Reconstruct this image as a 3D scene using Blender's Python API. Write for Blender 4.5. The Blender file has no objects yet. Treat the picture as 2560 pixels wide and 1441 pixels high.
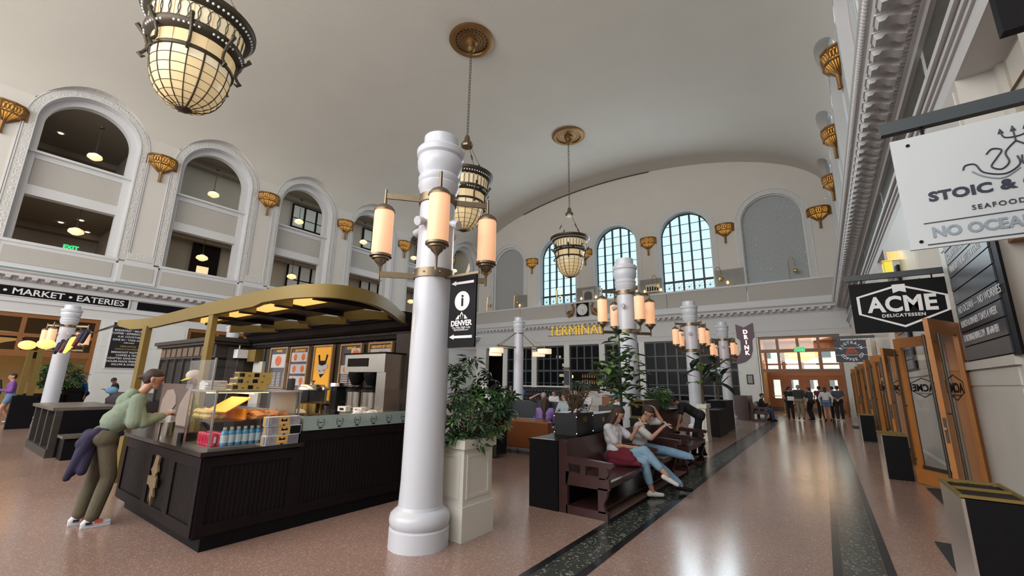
import bpy, math, random
import numpy as np
from mathutils import Vector, Matrix
PI=math.pi
rnd=random.Random(7)
S=bpy.context.scene
COL=S.collection
# ---------------- camera ----------------
cam=bpy.data.cameras.new('camera'); co=bpy.data.objects.new('camera',cam); COL.objects.link(co)
YAW,PIT,ROL=-0.62400888,0.21954734,0.01645031
cy,sy=math.cos(YAW),math.sin(YAW)
f_=Vector((sy*math.cos(PIT),cy*math.cos(PIT),math.sin(PIT))); r_=Vector((cy,-sy,0)); u_=r_.cross(f_)
c,s=math.cos(ROL),math.sin(ROL)
r2=c*r_+s*u_; u2=-s*r_+c*u_
co.matrix_world=Matrix(((r2.x,u2.x,-f_.x,0),(r2.y,u2.y,-f_.y,0),(r2.z,u2.z,-f_.z,1.6),(0,0,0,1)))
cam.sensor_width=36; cam.lens=1061.714*36/2560; cam.clip_end=400; cam.clip_start=.05
S.camera=co
# ---------------- world, sun, lights, exposure ----------------
W=bpy.data.worlds.new('sky'); S.world=W; W.use_nodes=True
wn=W.node_tree; wn.nodes.clear()
bg=wn.nodes.new('ShaderNodeBackground'); wo=wn.nodes.new('ShaderNodeOutputWorld')
tc=wn.nodes.new('ShaderNodeTexCoord'); sx=wn.nodes.new('ShaderNodeSeparateXYZ'); cr=wn.nodes.new('ShaderNodeValToRGB')
wn.links.new(tc.outputs['Generated'],sx.inputs[0]); wn.links.new(sx.outputs[2],cr.inputs[0])
cr.color_ramp.elements[0].position=0.0; cr.color_ramp.elements[0].color=(.60,.93,1,1)
cr.color_ramp.elements[1].position=.9; cr.color_ramp.elements[1].color=(.34,.74,1,1)
wn.links.new(cr.outputs[0],bg.inputs[0]); bg.inputs[1].default_value=1.6
wn.links.new(bg.outputs[0],wo.inputs[0])
def sun_(rot,e,col):
    l=bpy.data.lights.new('sun','SUN'); l.energy=e; l.color=col; l.angle=.01
    o=bpy.data.objects.new('sun',l); o.rotation_euler=rot; COL.objects.link(o)
sun_((math.radians(50),0,math.radians(20)),4.5,(1,.93,.82))
def area(name,loc,rot,sx,sy,e,col):
    l=bpy.data.lights.new(name,'AREA'); l.shape='RECTANGLE'; l.size=sx; l.size_y=sy; l.energy=e; l.color=col
    o=bpy.data.objects.new(name,l); o.location=loc; o.rotation_euler=rot; COL.objects.link(o); return o
# added soft fill in front of the solid near end wall, behind the camera
area('fill_end',(-12.5,-13.6,9.5),(math.radians(94),0,0),24,11,5300,(1,.975,.93))
# daylight through the arched windows of the far end
for x_ in (-17.88,-12.54,-7.15):
    area('daylight_far',(x_,31.2,11.0),(math.radians(-80),0,0),3.2,5.2,380,(.85,.95,1))
# added side fill high by the closed right wall niches, behind the camera
area('fill_right',(1.2,-6.5,10.5),(math.radians(97),0,math.radians(70)),9,5,1300,(1,.97,.93))
S.view_settings.view_transform='Standard'; S.view_settings.look='None'; S.view_settings.gamma=1
S.view_settings.use_curve_mapping=False
S.view_settings.exposure=-0.03
# ---------------- materials ----------------
MAT={}
def mat(name,col,rough=.6,metal=0,var=.08,scale=6,bump=0,bscale=None,emit=None,estr=0,spec=.5,coat=0,alpha=None,kind='noise'):
    if name in MAT: return MAT[name]
    m=bpy.data.materials.new(name); m.use_nodes=True; nt=m.node_tree; N=nt.nodes; L=nt.links
    b=N['Principled BSDF']; b.inputs['Roughness'].default_value=rough; b.inputs['Metallic'].default_value=metal
    b.inputs['Specular IOR Level'].default_value=spec; b.inputs['Coat Weight'].default_value=coat
    t=N.new('ShaderNodeTexCoord')
    n=N.new('ShaderNodeTexNoise'); n.inputs['Scale'].default_value=scale; n.inputs['Detail'].default_value=4
    L.new(t.outputs['Object'],n.inputs['Vector'])
    r=N.new('ShaderNodeMixRGB'); r.blend_type='MIX'
    r.inputs[1].default_value=(*[max(0,x*(1-var)) for x in col],1); r.inputs[2].default_value=(*[min(1,x*(1+var)) for x in col],1)
    L.new(n.outputs['Fac'],r.inputs[0]); L.new(r.outputs[0],b.inputs['Base Color'])
    if emit: 
        b.inputs['Emission Color'].default_value=(*emit,1); b.inputs['Emission Strength'].default_value=estr
    if alpha is not None: b.inputs['Alpha'].default_value=alpha
    if bump:
        bp=N.new('ShaderNodeBump'); bp.inputs['Strength'].default_value=bump; bp.inputs['Distance'].default_value=.02
        if kind=='voronoi':
            v=N.new('ShaderNodeTexVoronoi'); v.inputs['Scale'].default_value=bscale or 4; L.new(t.outputs['Object'],v.inputs['Vector'])
            w=N.new('ShaderNodeMath'); w.operation='SINE'; w2=N.new('ShaderNodeMath'); w2.operation='MULTIPLY'; w2.inputs[1].default_value=22
            L.new(v.outputs['Distance'],w2.inputs[0]); L.new(w2.outputs[0],w.inputs[0]); L.new(w.outputs[0],bp.inputs['Height']); bp.inputs['Distance'].default_value=.05
        else:
            n2=N.new('ShaderNodeTexNoise'); n2.inputs['Scale'].default_value=bscale or scale*4; L.new(t.outputs['Object'],n2.inputs['Vector']); L.new(n2.outputs['Fac'],bp.inputs['Height'])
        L.new(bp.outputs[0],b.inputs['Normal'])
    MAT[name]=m; return m
def glass(name,tint=(1,1,1),refl=.12,rough=.02):
    if name in MAT: return MAT[name]
    m=bpy.data.materials.new(name); m.use_nodes=True; nt=m.node_tree; N=nt.nodes; L=nt.links; N.clear()
    o=N.new('ShaderNodeOutputMaterial'); t=N.new('ShaderNodeBsdfTransparent'); g=N.new('ShaderNodeBsdfGlossy'); x=N.new('ShaderNodeMixShader')
    lw=N.new('ShaderNodeLayerWeight'); fr=N.new('ShaderNodeMath'); fr.operation='POWER'; fr.inputs[1].default_value=4; L.new(lw.outputs['Facing'],fr.inputs[0]); ad=N.new('ShaderNodeMath'); ad.operation='MULTIPLY_ADD'; ad.inputs[1].default_value=.6; ad.inputs[2].default_value=refl*.3
    t.inputs[0].default_value=(*tint,1); g.inputs['Roughness'].default_value=rough
    nz=N.new('ShaderNodeTexNoise'); nz.inputs['Scale'].default_value=2; mu=N.new('ShaderNodeMath'); mu.operation='MULTIPLY'; mu.inputs[1].default_value=.006
    L.new(nz.outputs['Fac'],mu.inputs[0]); L.new(fr.outputs[0],ad.inputs[0])
    a2=N.new('ShaderNodeMath'); a2.operation='ADD'; L.new(ad.outputs[0],a2.inputs[0]); L.new(mu.outputs[0],a2.inputs[1])
    L.new(a2.outputs[0],x.inputs[0]); L.new(t.outputs[0],x.inputs[1]); L.new(g.outputs[0],x.inputs[2]); L.new(x.outputs[0],o.inputs[0])
    MAT[name]=m; return m
# ---------------- mesh builder ----------------
ORG={}
RJ=random.Random(3)
class MB:
    def __init__(s): s.v=[]; s.f=[]; s.m=[]; s.mi=0
    def add(s,vs,fs):
        k=len(s.v); s.v+= [tuple(v) for v in vs]
        for f in fs: s.f.append(tuple(i+k for i in f)); s.m.append(s.mi)
        return s
    def box(s,x0,x1,y0,y1,z0,z1):
        e=RJ.uniform(.0002,.0011); x0-=e;x1+=e;y0-=e;y1+=e;z0-=e;z1+=e
        return s.add([(x0,y0,z0),(x1,y0,z0),(x1,y1,z0),(x0,y1,z0),(x0,y0,z1),(x1,y0,z1),(x1,y1,z1),(x0,y1,z1)],
          [(0,3,2,1),(4,5,6,7),(0,1,5,4),(1,2,6,5),(2,3,7,6),(3,0,4,7)])
    def cb(s,c,d,rz=0,rx=0,ry=0):
        M_=Matrix.Translation(c)@Matrix.Rotation(rz,4,'Z')@Matrix.Rotation(ry,4,'Y')@Matrix.Rotation(rx,4,'X')
        x,y,z=[q/2 for q in d]
        vs=[M_@Vector(p) for p in ((-x,-y,-z),(x,-y,-z),(x,y,-z),(-x,y,-z),(-x,-y,z),(x,-y,z),(x,y,z),(-x,y,z))]
        return s.add(vs,[(0,3,2,1),(4,5,6,7),(0,1,5,4),(1,2,6,5),(2,3,7,6),(3,0,4,7)])
    def bar(s,a,b,w,h=None,up=(0,0,1)):
        a=Vector(a);b=Vector(b);h=h or w; d=(b-a).normalized(); up=Vector(up)
        if abs(d.dot(up))>.98: up=Vector((1,0,0))
        r=d.cross(up).normalized(); u=r.cross(d)
        vs=[p+r*i*w/2+u*j*h/2 for p in(a,b) for i,j in((-1,-1),(1,-1),(1,1),(-1,1))]
        return s.add(vs,[(0,3,2,1),(4,5,6,7),(0,1,5,4),(1,2,6,5),(2,3,7,6),(3,0,4,7)])
    def tube(s,pts,r,n=8,cap=True):
        pts=[Vector(p) for p in pts]; rs=r if isinstance(r,(list,tuple)) else [r]*len(pts)
        vs=[];fs=[]
        up=None
        for i,p in enumerate(pts):
            d=(pts[min(i+1,len(pts)-1)]-pts[max(i-1,0)])
            d=d.normalized() if d.length>1e-9 else Vector((0,0,1))
            if up is None: up=Vector((0,0,1)) if abs(d.z)<.9 else Vector((1,0,0))
            a=d.cross(up).normalized(); b=a.cross(d).normalized(); up=b
            for k in range(n):
                t=2*PI*k/n; vs.append(p+(a*math.cos(t)+b*math.sin(t))*rs[i])
        for i in range(len(pts)-1):
            for k in range(n):
                k2=(k+1)%n; fs.append((i*n+k,i*n+k2,(i+1)*n+k2,(i+1)*n+k))
        if cap: fs.append(tuple(range(n-1,-1,-1))); q=(len(pts)-1)*n; fs.append(tuple(q+k for k in range(n)))
        return s.add(vs,fs)
    def lathe(s,c,prof,n=24,a0=0,a1=2*PI):
        full=abs(a1-a0-2*PI)<1e-6; m=n if full else n+1
        vs=[];fs=[]
        for r,z in prof:
            for k in range(m):
                t=a0+(a1-a0)*k/n; vs.append((c[0]+r*math.cos(t),c[1]+r*math.sin(t),c[2]+z))
        for i in range(len(prof)-1):
            for k in range(n):
                k2=(k+1)%m; fs.append((i*m+k,i*m+k2,(i+1)*m+k2,(i+1)*m+k))
        return s.add(vs,fs)
    def prism(s,poly,axis,a,b):
        n=len(poly)
        def P(u,v,w): return {'x':(w,u,v),'y':(u,w,v),'z':(u,v,w)}[axis]
        vs=[P(u,v,a) for u,v in poly]+[P(u,v,b) for u,v in poly]
        fs=[tuple(range(n-1,-1,-1)),tuple(range(n,2*n))]+[(i,(i+1)%n,n+(i+1)%n,n+i) for i in range(n)]
        return s.add(vs,fs)
    def ico(s,c,r,sub=2,sc=(1,1,1)):
        n=8*sub;m=4*sub; vs=[];fs=[]
        for i in range(m+1):
            p=PI*i/m
            for k in range(n):
                t=2*PI*k/n; vs.append((c[0]+r*sc[0]*math.sin(p)*math.cos(t),c[1]+r*sc[1]*math.sin(p)*math.sin(t),c[2]-r*sc[2]*math.cos(p)))
        for i in range(m):
            for k in range(n): fs.append((i*n+k,i*n+(k+1)%n,(i+1)*n+(k+1)%n,(i+1)*n+k))
        return s.add(vs,fs)
    def quad(s,a,b,c,d): return s.add([a,b,c,d],[(0,1,2,3)])
    def xf(s,M_,k=0): s.v[k:]=[tuple(M_@Vector(v)) for v in s.v[k:]]; return s
    def build(s,name,mats,parent=None,smooth=40,**pr):
        me=bpy.data.meshes.new(name)
        off=Vector((0,0,0))
        if parent is not None: off=ORG.get(parent.name,off)
        vs=[(x-off.x,y-off.y,z-off.z) for x,y,z in s.v]
        me.from_pydata(vs,[],s.f); 
        if not isinstance(mats,(list,tuple)): mats=[mats]
        for m in mats: me.materials.append(m)
        if len(mats)>1: me.polygons.foreach_set('material_index',s.m)
        if smooth:
            me.shade_smooth(); me.set_sharp_from_angle(angle=math.radians(smooth))
        me.update()
        o=bpy.data.objects.new(name,me); COL.objects.link(o)
        if parent is not None: o.parent=parent; ORG[o.name]=off
        for k,v in pr.items(): o[k]=v
        return o
def T(name,label,cat,loc=(0,0,0),group=None):
    o=bpy.data.objects.new(name,None); COL.objects.link(o); o.location=loc; o.empty_display_size=.1
    o['label']=label; o['category']=cat
    if group: o['group']=group
    ORG[o.name]=Vector(loc); return o
def ST(name,mb,m,smooth=40): return mb.build(name,m,None,smooth,kind='structure')
def TG(o,label,cat,group=None):
    o['label']=label; o['category']=cat
    if group: o['group']=group
    return o
def copy_tree(o,loc=None,rz=None,label=None,group=None,parent=None,sc=None):
    c=o.copy(); COL.objects.link(c)
    if parent is not None: c.parent=parent
    if loc is not None: c.location=loc
    if rz is not None: c.rotation_euler=(0,0,rz)
    if sc is not None: c.scale=sc
    if label: c['label']=label
    if group: c['group']=group
    for ch in list(o.children): copy_tree(ch,parent=c)
    return c
TS=bpy.data.scenes.new('tmp')
def ev(o):
    TS.collection.objects.link(o); vl=TS.view_layers[0]; vl.update(); me=bpy.data.meshes.new_from_object(o.evaluated_get(vl.depsgraph)); bpy.data.objects.remove(o); return me
def text(st,size,m,parent,M_,ext=.004,align='CENTER',bold=0,name='lettering',space=1):
    cu=bpy.data.curves.new('t','FONT'); cu.body=st; cu.size=size; cu.extrude=ext; cu.align_x=align; cu.align_y='CENTER'; cu.offset=bold; cu.space_character=space; cu.resolution_u=3
    to=bpy.data.objects.new('t',cu); me=ev(to); bpy.data.curves.remove(cu)
    off=ORG.get(parent.name,Vector((0,0,0))) if parent else Vector((0,0,0))
    me.transform(Matrix.Translation(-off)@M_); me.materials.clear(); me.materials.append(m)
    me.name=name; o=bpy.data.objects.new(name,me); COL.objects.link(o)
    if parent: o.parent=parent; ORG[o.name]=off
    return o
# frames: text plane facing -Y (toward camera), facing +X (left wall), facing -X
def F_negY(x,y,z): return Matrix.Translation((x,y,z))@Matrix.Rotation(PI/2,4,'X')
def F_posX(x,y,z): return Matrix.Translation((x,y,z))@Matrix.Rotation(PI/2,4,'Z')@Matrix.Rotation(PI/2,4,'X')
def F_negX(x,y,z): return Matrix.Translation((x,y,z))@Matrix.Rotation(-PI/2,4,'Z')@Matrix.Rotation(PI/2,4,'X')
# shared materials
PLAS=mat('vault_plaster',(.55,.53,.485),.85,var=.05,scale=.5,bump=.15,bscale=14)
WALLM=mat('wall_plaster',(.60,.58,.55),.8,var=.04,scale=.7)
TRIM=mat('white_trim',(.60,.61,.63),.55,var=.03)
ORN=mat('ornament_plaster',(.58,.58,.57),.7,var=.05,bump=.22,bscale=3.6,kind='voronoi')
TAUPE=mat('taupe_panel',(.44,.425,.40),.8,var=.03)
MARB=mat('white_marble',(.66,.68,.68),.35,var=.06,scale=2.2)
MARBW=mat('warm_marble',(.58,.57,.54),.35,var=.08,scale=1.6)
WHITEP=mat('white_gloss_paint',(.57,.60,.675),.28,var=.02,scale=3)
BRONZE=mat('bronze',(.21,.165,.11),.38,metal=.85,var=.15,scale=20)
DBRONZE=mat('dark_bronze',(.075,.062,.045),.45,metal=.6,var=.2,scale=20)
GOLD=mat('aged_gold',(.25,.14,.055),.45,metal=.75,var=.25,scale=18,bump=.3,bscale=60)
GOLDP=mat('gold_paint',(.20,.14,.035),.5,metal=.35,var=.06)
BLACK=mat('black_paint',(.006,.006,.008),.5,var=.3,scale=15,spec=.12)
DKWOOD=mat('dark_wood',(.011,.008,.009),.5,var=.25,scale=10,spec=.12)
CHARW=mat('charcoal_wood',(.045,.039,.036),.5,var=.2,scale=8,spec=.25)
REDWD=mat('mahogany_wood',(.045,.018,.018),.3,var=.35,scale=9)
OAK=mat('amber_oak',(.40,.155,.035),.38,var=.18,scale=5)
OAKD=mat('door_oak',(.24,.095,.03),.42,var=.15,scale=5)
STEEL=mat('brushed_steel',(.60,.58,.55),.22,metal=1,var=.08,scale=30)
BRASS=mat('brass',(.72,.52,.2),.22,metal=1,var=.06)
PAPERW=mat('white_sheet',(.72,.73,.75),.6,var=.02)
GLS=glass('clear_glass'); GLSD=glass('dark_glass',(.5,.53,.57),.03,.32)
AMB=mat('amber_glow',(.9,.6,.25),.4,emit=(1,.50,.13),estr=1.4)
SHADE=mat('lamp_shade_glow',(.85,.55,.38),.5,emit=(1,.47,.22),estr=.52,var=.03)
# ================= STRUCTURE =================
XL,XR=-26.8,1.7; XC=(XL+XR)/2; HW=(XR-XL)/2; YF=31.6; YB=-14
ZS0=13.6; VA=4.8
BY=[3.03+5.3*k for k in range(-3,6)]
def terrazzo(name,col,chip,sc):
    m=bpy.data.materials.new(name); m.use_nodes=True; nt=m.node_tree;N=nt.nodes;L=nt.links;b=N['Principled BSDF']
    t=N.new('ShaderNodeTexCoord'); v=N.new('ShaderNodeTexVoronoi'); v.inputs['Scale'].default_value=sc; L.new(t.outputs['Object'],v.inputs['Vector'])
    cr=N.new('ShaderNodeValToRGB'); e=cr.color_ramp.elements; e[0].position=.0; e[0].color=(*[c*.85 for c in col],1); e[1].position=.55; e[1].color=(*col,1)
    e2=e.new(.86); e2.color=(*col,1); e3=e.new(.93); e3.color=(*chip,1)
    s2=N.new('ShaderNodeSeparateColor'); L.new(v.outputs['Color'],s2.inputs[0]); L.new(s2.outputs[0],cr.inputs[0])
    n=N.new('ShaderNodeTexNoise'); n.inputs['Scale'].default_value=.5; n.inputs['Detail'].default_value=5; L.new(t.outputs['Object'],n.inputs['Vector'])
    mx=N.new('ShaderNodeMixRGB'); mx.blend_type='MULTIPLY'; mx.inputs[0].default_value=.5; L.new(cr.outputs[0],mx.inputs[1])
    c2=N.new('ShaderNodeValToRGB'); c2.color_ramp.elements[0].position=.3; c2.color_ramp.elements[0].color=(.6,.58,.56,1); c2.color_ramp.elements[1].position=.7; L.new(n.outputs['Fac'],c2.inputs[0]); L.new(c2.outputs[0],mx.inputs[2])
    L.new(mx.outputs[0],b.inputs['Base Color']); 
    r=N.new('ShaderNodeMapRange'); r.inputs['To Min'].default_value=.13; r.inputs['To Max'].default_value=.24; L.new(n.outputs['Fac'],r.inputs[0]); L.new(r.outputs[0],b.inputs['Roughness'])
    b.inputs['Specular IOR Level'].default_value=.6
    return m
TERR=terrazzo('terrazzo_pink',(.345,.225,.19),(.48,.37,.32),95)
TGRN=terrazzo('terrazzo_green',(.045,.055,.05),(.26,.27,.22),55)
TBLK=terrazzo('terrazzo_black',(.012,.013,.016),(.03,.03,.035),40)
fl=ST('floor',MB().box(-40,9,-16,44,-.2,0),TERR,0)
# border strips of slabs set in the floor
def strips(x0,x1,name):
    rows=[(x0,x0+.075,TBLK),(x0+.075,x1-.075,TGRN),(x1-.075,x1,TBLK)]
    cache={}
    y=-3.0; L_=1.22
    while y<30.5:
        for i,(a,b,m) in enumerate(rows):
            if i not in cache:
                o=MB().box(a+.002,b-.002,0,L_-.005,-.02,.003).build('tile',m,fl,0); cache[i]=o
            else:
                o=cache[i].copy(); COL.objects.link(o); o.parent=fl
            o.location=(0,y,0)
        y+=L_
strips(-2.29,-1.83,'l'); strips(-.12,.34,'r')
# ---- vault ----
def zcut(dy,R,zs=12.7):
    return zs+math.sqrt(max(0,R*R-dy*dy)) if abs(dy)<R else -1
RO,RI,RP=2.15,1.8,1.5
ys=set()
for b in BY:
    for k in range(25): ys.add(round(b+RO*math.cos(PI*k/24),4))
    for d in(-2.65,2.65): ys.add(round(b+d,4))
ys|={YB,YF}; ys=sorted(y for y in ys if YB<=y<=YF)
def th0(y):
    b=min(BY,key=lambda q:abs(q-y)); z=zcut(y-b,RO-1e-4)
    return math.asin(min(1,(z-ZS0)/VA)) if z>ZS0 else 0
mb=MB(); n1,n2=5,30; THM=math.asin(2.2/VA)
prof=[]
for y in ys:
    a=th0(y); row=[a+(THM-a)*i/n1 for i in range(n1+1)]+[THM+(PI-2*THM)*i/n2 for i in range(1,n2)]
    row+= [PI-t for t in reversed([a+(THM-a)*i/n1 for i in range(n1+1)])]
    prof.append([(XC+HW*math.cos(t),y,ZS0+VA*math.sin(t)) for t in row])
m_=len(prof[0])
mb.add([p for r in prof for p in r],[(i*m_+j,i*m_+j+1,(i+1)*m_+j+1,(i+1)*m_+j) for i in range(len(prof)-1) for j in range(m_-1)])
ST('ceiling',mb,PLAS,60)
# soffits of the lunettes
for side,X0,sg in (('left',XL,1),('right',XR,-1)):
    mb=MB()
    for i in range(len(ys)-1):
        y0,y1=ys[i],ys[i+1]; b=min(BY,key=lambda q:abs(q-(y0+y1)/2))
        if abs((y0+y1)/2-b)>RO: continue
        z0,z1=zcut(min(abs(y0-b),RO-1e-4),RO),zcut(min(abs(y1-b),RO-1e-4),RO)
        def xv(z): return XC-sg*HW*math.sqrt(max(0,1-((z-ZS0)/VA)**2)) if z>ZS0 else X0
        mb.quad((X0-sg*.1,y0,z0),(X0-sg*.1,y1,z1),(xv(z1),y1,z1),(xv(z0),y0,z0))
    # wall faces between the arches
    for i in range(len(ys)-1):
        y0,y1=ys[i],ys[i+1]; ym=(y0+y1)/2; b=min(BY,key=lambda q:abs(q-ym)); d=abs(ym-b)
        if d>RO: mb.quad((X0,y0,6.0),(X0,y1,6.0),(X0,y1,ZS0),(X0,y0,ZS0))
        else:
            za,zb=zcut(min(abs(y0-b),RO-1e-4),RO),zcut(min(abs(y1-b),RO-1e-4),RO)
            if (za+zb)/2<ZS0: mb.quad((X0,y0,za),(X0,y1,zb),(X0,y1,max(ZS0,zb)),(X0,y0,max(ZS0,za)))
    ST('wall_'+side,mb,WALLM,0)
def contour(c,r,zb,zs,n=28):
    return [(c-r,zb)]+[(c-r*math.cos(PI*k/n),zs+r*math.sin(PI*k/n)) for k in range(n+1)]+[(c+r,zb)]
def mapL(u,z,w): return (XL-w,u,z)
def mapR(u,z,w): return (XR+w,u,z)
def mapF(u,z,w): return (u,YF+w,z)
def strip(mb,mp,c,r0,w0,r1,w1,zb,zs,n=28):
    a=contour(c,r0,zb,zs,n); b=contour(c,r1,zb,zs,n)
    vs=[mp(u,z,w0) for u,z in a]+[mp(u,z,w1) for u,z in b]; N_=len(a)
    mb.add(vs,[(i,i+1,N_+i+1,N_+i) for i in range(N_-1)])
def frame_of_arch(mp,c,zb,zs,rp,name,dep=.45,out=RO):
    m=MB(); strip(m,mp,c,out,-.04,out,.3,zb,zs); strip(m,mp,c,out,-.04,out-.05,-.04,zb,zs); strip(m,mp,c,out-.33,-.04,out-.38,-.04,zb,zs)
    strip(m,mp,c,out-.38,-.04,out-.38,dep,zb,zs); strip(m,mp,c,out-.38,dep,rp,dep,zb,zs); strip(m,mp,c,rp,dep,rp,dep+.35,zb,zs)
    o=ST(name,m,TRIM); m=MB(); strip(m,mp,c,out-.05,-.015,out-.33,-.015,zb,zs); m.build('ornament_band',ORN,o,40)
    return o
# ---- left wall bays ----
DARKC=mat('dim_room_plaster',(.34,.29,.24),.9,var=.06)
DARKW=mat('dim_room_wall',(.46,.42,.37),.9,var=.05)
GLOBE=mat('globe_glow',(.9,.8,.6),.4,emit=(1,.68,.32),estr=1.1)
FROST=mat('frosted_pane',(.42,.45,.44),.3,var=.08,scale=2,emit=(.6,.62,.58),estr=.10)
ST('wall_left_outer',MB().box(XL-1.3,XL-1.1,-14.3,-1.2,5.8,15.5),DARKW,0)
for bi,b in enumerate(BY):
    if b<0 or b>31: continue
    k=bi-3
    frame_of_arch(mapL,b,7.1,12.7,RP,'trim_%d'%(bi+1))
    m=MB()
    # balcony fronts, sills, frames
    m.box(XL-.85,XL-.45,b-1.8,b+1.8,9.3,9.75); m.box(XL-.85,XL-.5,b-1.8,b+1.8,11.0,11.3)
    m.box(XL-.85,XL-.3,b-1.8,b+1.8,11.22,11.32); m.box(XL-.85,XL+.06,b-1.85,b+1.85,7.0,7.12); m.box(XL-.85,XL+.02,b-1.8,b+1.8,6.9,7.0)
    for s_ in(-1,1): m.box(XL-.85,XL-.5,b+s_*1.65-.15,b+s_*1.65+.15,9.75,11.0)
    ST('trim_%d'%(bi+20),m,TRIM)
    ST('wall_left_panel',MB().box(XL-.8,XL-.55,b-1.55,b+1.55,9.7,11.05),TAUPE)
# base courses below the bays
m=MB()
m.box(XL-.6,XL+.02,-14,YF,5.95,6.9)
ST('wall_left_base',m,TRIM)
m=MB()
for b in BY:
    m.box(XL-.5,XL+.10,b+1.9,b+3.4,6.0,7.0)
ST('trim_40',m,TRIM)
m=MB()
for b in BY:
    m.box(XL+.0,XL+.05,b-1.7,b+1.7,6.15,6.85)
    m.box(XL+.05,XL+.12,b+2.05,b+3.25,6.15,6.85)
ST('wall_left_panel',m,TAUPE)
# ornament foot joining neighbouring bands, and pilaster panels
m=MB()
for b in BY: m.box(XL,XL+.045,b+2.15,b+3.15,7.15,7.5)
ST('trim_41',m,ORN)
m=MB()
for b in BY:
    for y_ in (b+2.18,b+3.10): m.box(XL,XL+.05,y_,y_+.03,7.5,12.3)
    m.box(XL,XL+.06,b+2.1,b+3.2,7.0,7.12)
ST('trim_42',m,TRIM)
# rooms behind the openings
for z0,z1,nm in((6.95,10.3,'a'),(10.35,15.3,'b')):
    for (ya,yb,xd) in ((-1,5.6,-37),(5.7,YF,-31.5)):
        m=MB(); 
        m.quad((XL-.8,ya,z0),(XL-.8,yb,z0),(xd,yb,z0),(xd,ya,z0))
        m.quad((xd,ya,z0),(xd,yb,z0),(xd,yb,z1),(xd,ya,z1)); m.quad((xd,ya,z0),(xd,ya,z1),(XL-.8,ya,z1),(XL-.8,ya,z0)); m.quad((xd,yb,z0),(xd,yb,z1),(XL-.8,yb,z1),(XL-.8,yb,z0))
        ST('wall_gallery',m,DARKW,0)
        zc=z1 if nm=='a' else 15.2
        m=MB().box(xd,XL-.8,ya,yb,zc,zc+.1); m.box(xd,xd+.6,ya,yb,zc-.35,zc); m.box(XL-2.6,XL-2.2,ya,yb,zc-.25,zc)
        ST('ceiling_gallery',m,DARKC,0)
area('gallery_fill',(-29.2,19,10.2),(0,0,0),2.5,24,110,(1,.86,.68)); area('gallery_fill',(-29.2,19,15.0),(0,0,0),2.5,24,110,(1,.86,.68)); area('gallery_fill',(-32,2.4,10.2),(0,0,0),4,4,22,(1,.7,.42)); area('gallery_fill',(-32,2.4,15.0),(0,0,0),4,4,12,(1,.72,.45)); area('vestibule_fill',(-1,33.6,4.6),(0,0,0),3,3,70,(1,.72,.4))  # added area fills that brighten the gallery rooms and the vestibule
# gallery windows of dark wood with frosted panes
PANEL0=None
def gal_window(y0,y1,z0,z1,n):
    t=T('gallery_window','dark wooden internal window with frosted panes, %s'%n,'window',(-31.4,(y0+y1)/2,z0))
    m=MB(); m.box(-31.48,-31.35,y0,y1,z0,z1); 
    m.build('frame',DKWOOD,t)
    k=4; w=(y1-y0)/k
    for i in range(k):
        for j in range(2):
            hz=(z1-z0)
            a,b_=(z0+.08,z0+hz*.38) if j==0 else (z0+hz*.42,z1-.12)
            MB().box(-31.36,-31.33,y0+w*i+.09,y0+w*(i+1)-.09,a,b_).build('pane',FROST,t)
for k,b in enumerate(BY[5:8]):
    nm=['third','fourth','fifth','sixth'][k]
    gal_window(b*1.175-1.2,min(b*1.175+2.6,31.4),12.9,14.75,'upper opening of the %s bay of the left wall'%nm)
    gal_window(b*1.175-1.0,min(b*1.175+2.6,31.4),8.0,10.15,'lower opening of the %s bay of the left wall'%nm)
t=T('gallery_door','dark wooden gallery door with a lit pane behind the second lower opening','door',(-31.4,9.8,7))
MB().box(-31.48,-31.3,9.05,10.55,7,9.95).build('panel',DKWOOD,t); MB().box(-31.3,-31.28,9.4,10.05,7.9,8.5).build('pane',mat('lit_pane',(.9,.75,.5),.4,emit=(1,.75,.4),estr=.8),t)
# ---- left cornice, frieze, lower wall ----
def cornice_y(x0,sg,z0,sc,y0,y1,name,n_mod,pitch):
    # profile in (out from wall, z)
    P=[(0,0),(.06,0),(.08,.05),(.12,.06),(.14,.12),(.20,.14),(.22,.22),(.52,.24),(.54,.27),(.54,.36),(.58,.38),(.66,.47),(.66,.5),(.0,.5)]
    m=MB(); m.prism([(x0+sg*a*sc,z0+b*sc) for a,b in P] if sg>0 else [(x0+sg*a*sc,z0+b*sc) for a,b in reversed(P)],'y',y0,y1); m2=MB()
    c_=ST(name,m,TRIM,30)
    d=MB(); y=y0
    while y<y1: d.box(x0+sg*.12*sc,x0+sg*.19*sc,y,y+.05,z0+.07*sc,z0+.14*sc) if sg>0 else d.box(x0-.19*sc,x0-.12*sc,y,y+.05,z0+.07*sc,z0+.14*sc); y+=.09
    d.build('dentils',TRIM,c_,0,kind='stuff')
    return c_
mod=MB()
def modillion(x0,sg,z0,sc,y,w):
    pts=[(0,.0),(.0,-.13),(.05,-.17),(.12,-.15),(.17,-.10),(.26,-.08),(.30,-.12),(.36,-.12),(.38,-.06),(.38,0)]
    m=MB(); q=[(x0+sg*(.14+a)*sc,z0+(.24+b_)*sc) for a,b_ in pts]
    if sg<0: q=q[::-1]
    m.prism(q,'y',y-w/2,y+w/2); m.box(min(x0+sg*.12*sc,x0+sg*.54*sc),max(x0+sg*.12*sc,x0+sg*.54*sc),y-w/2-.015,y+w/2+.015,z0+.215*sc,z0+.24*sc); return m
CR=cornice_y(1.63,-1,6.15,1,-3,31.5,'trim_50',0,0)
beads=MB(); y=2.0
while y<31: beads.ico((1.63-.16,y,6.27),.035,1,(.8,1,1)); y+=.075
beads.build('egg_moulding',TRIM,CR,60,kind='stuff')
leaf=MB(); y=3.0
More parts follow.
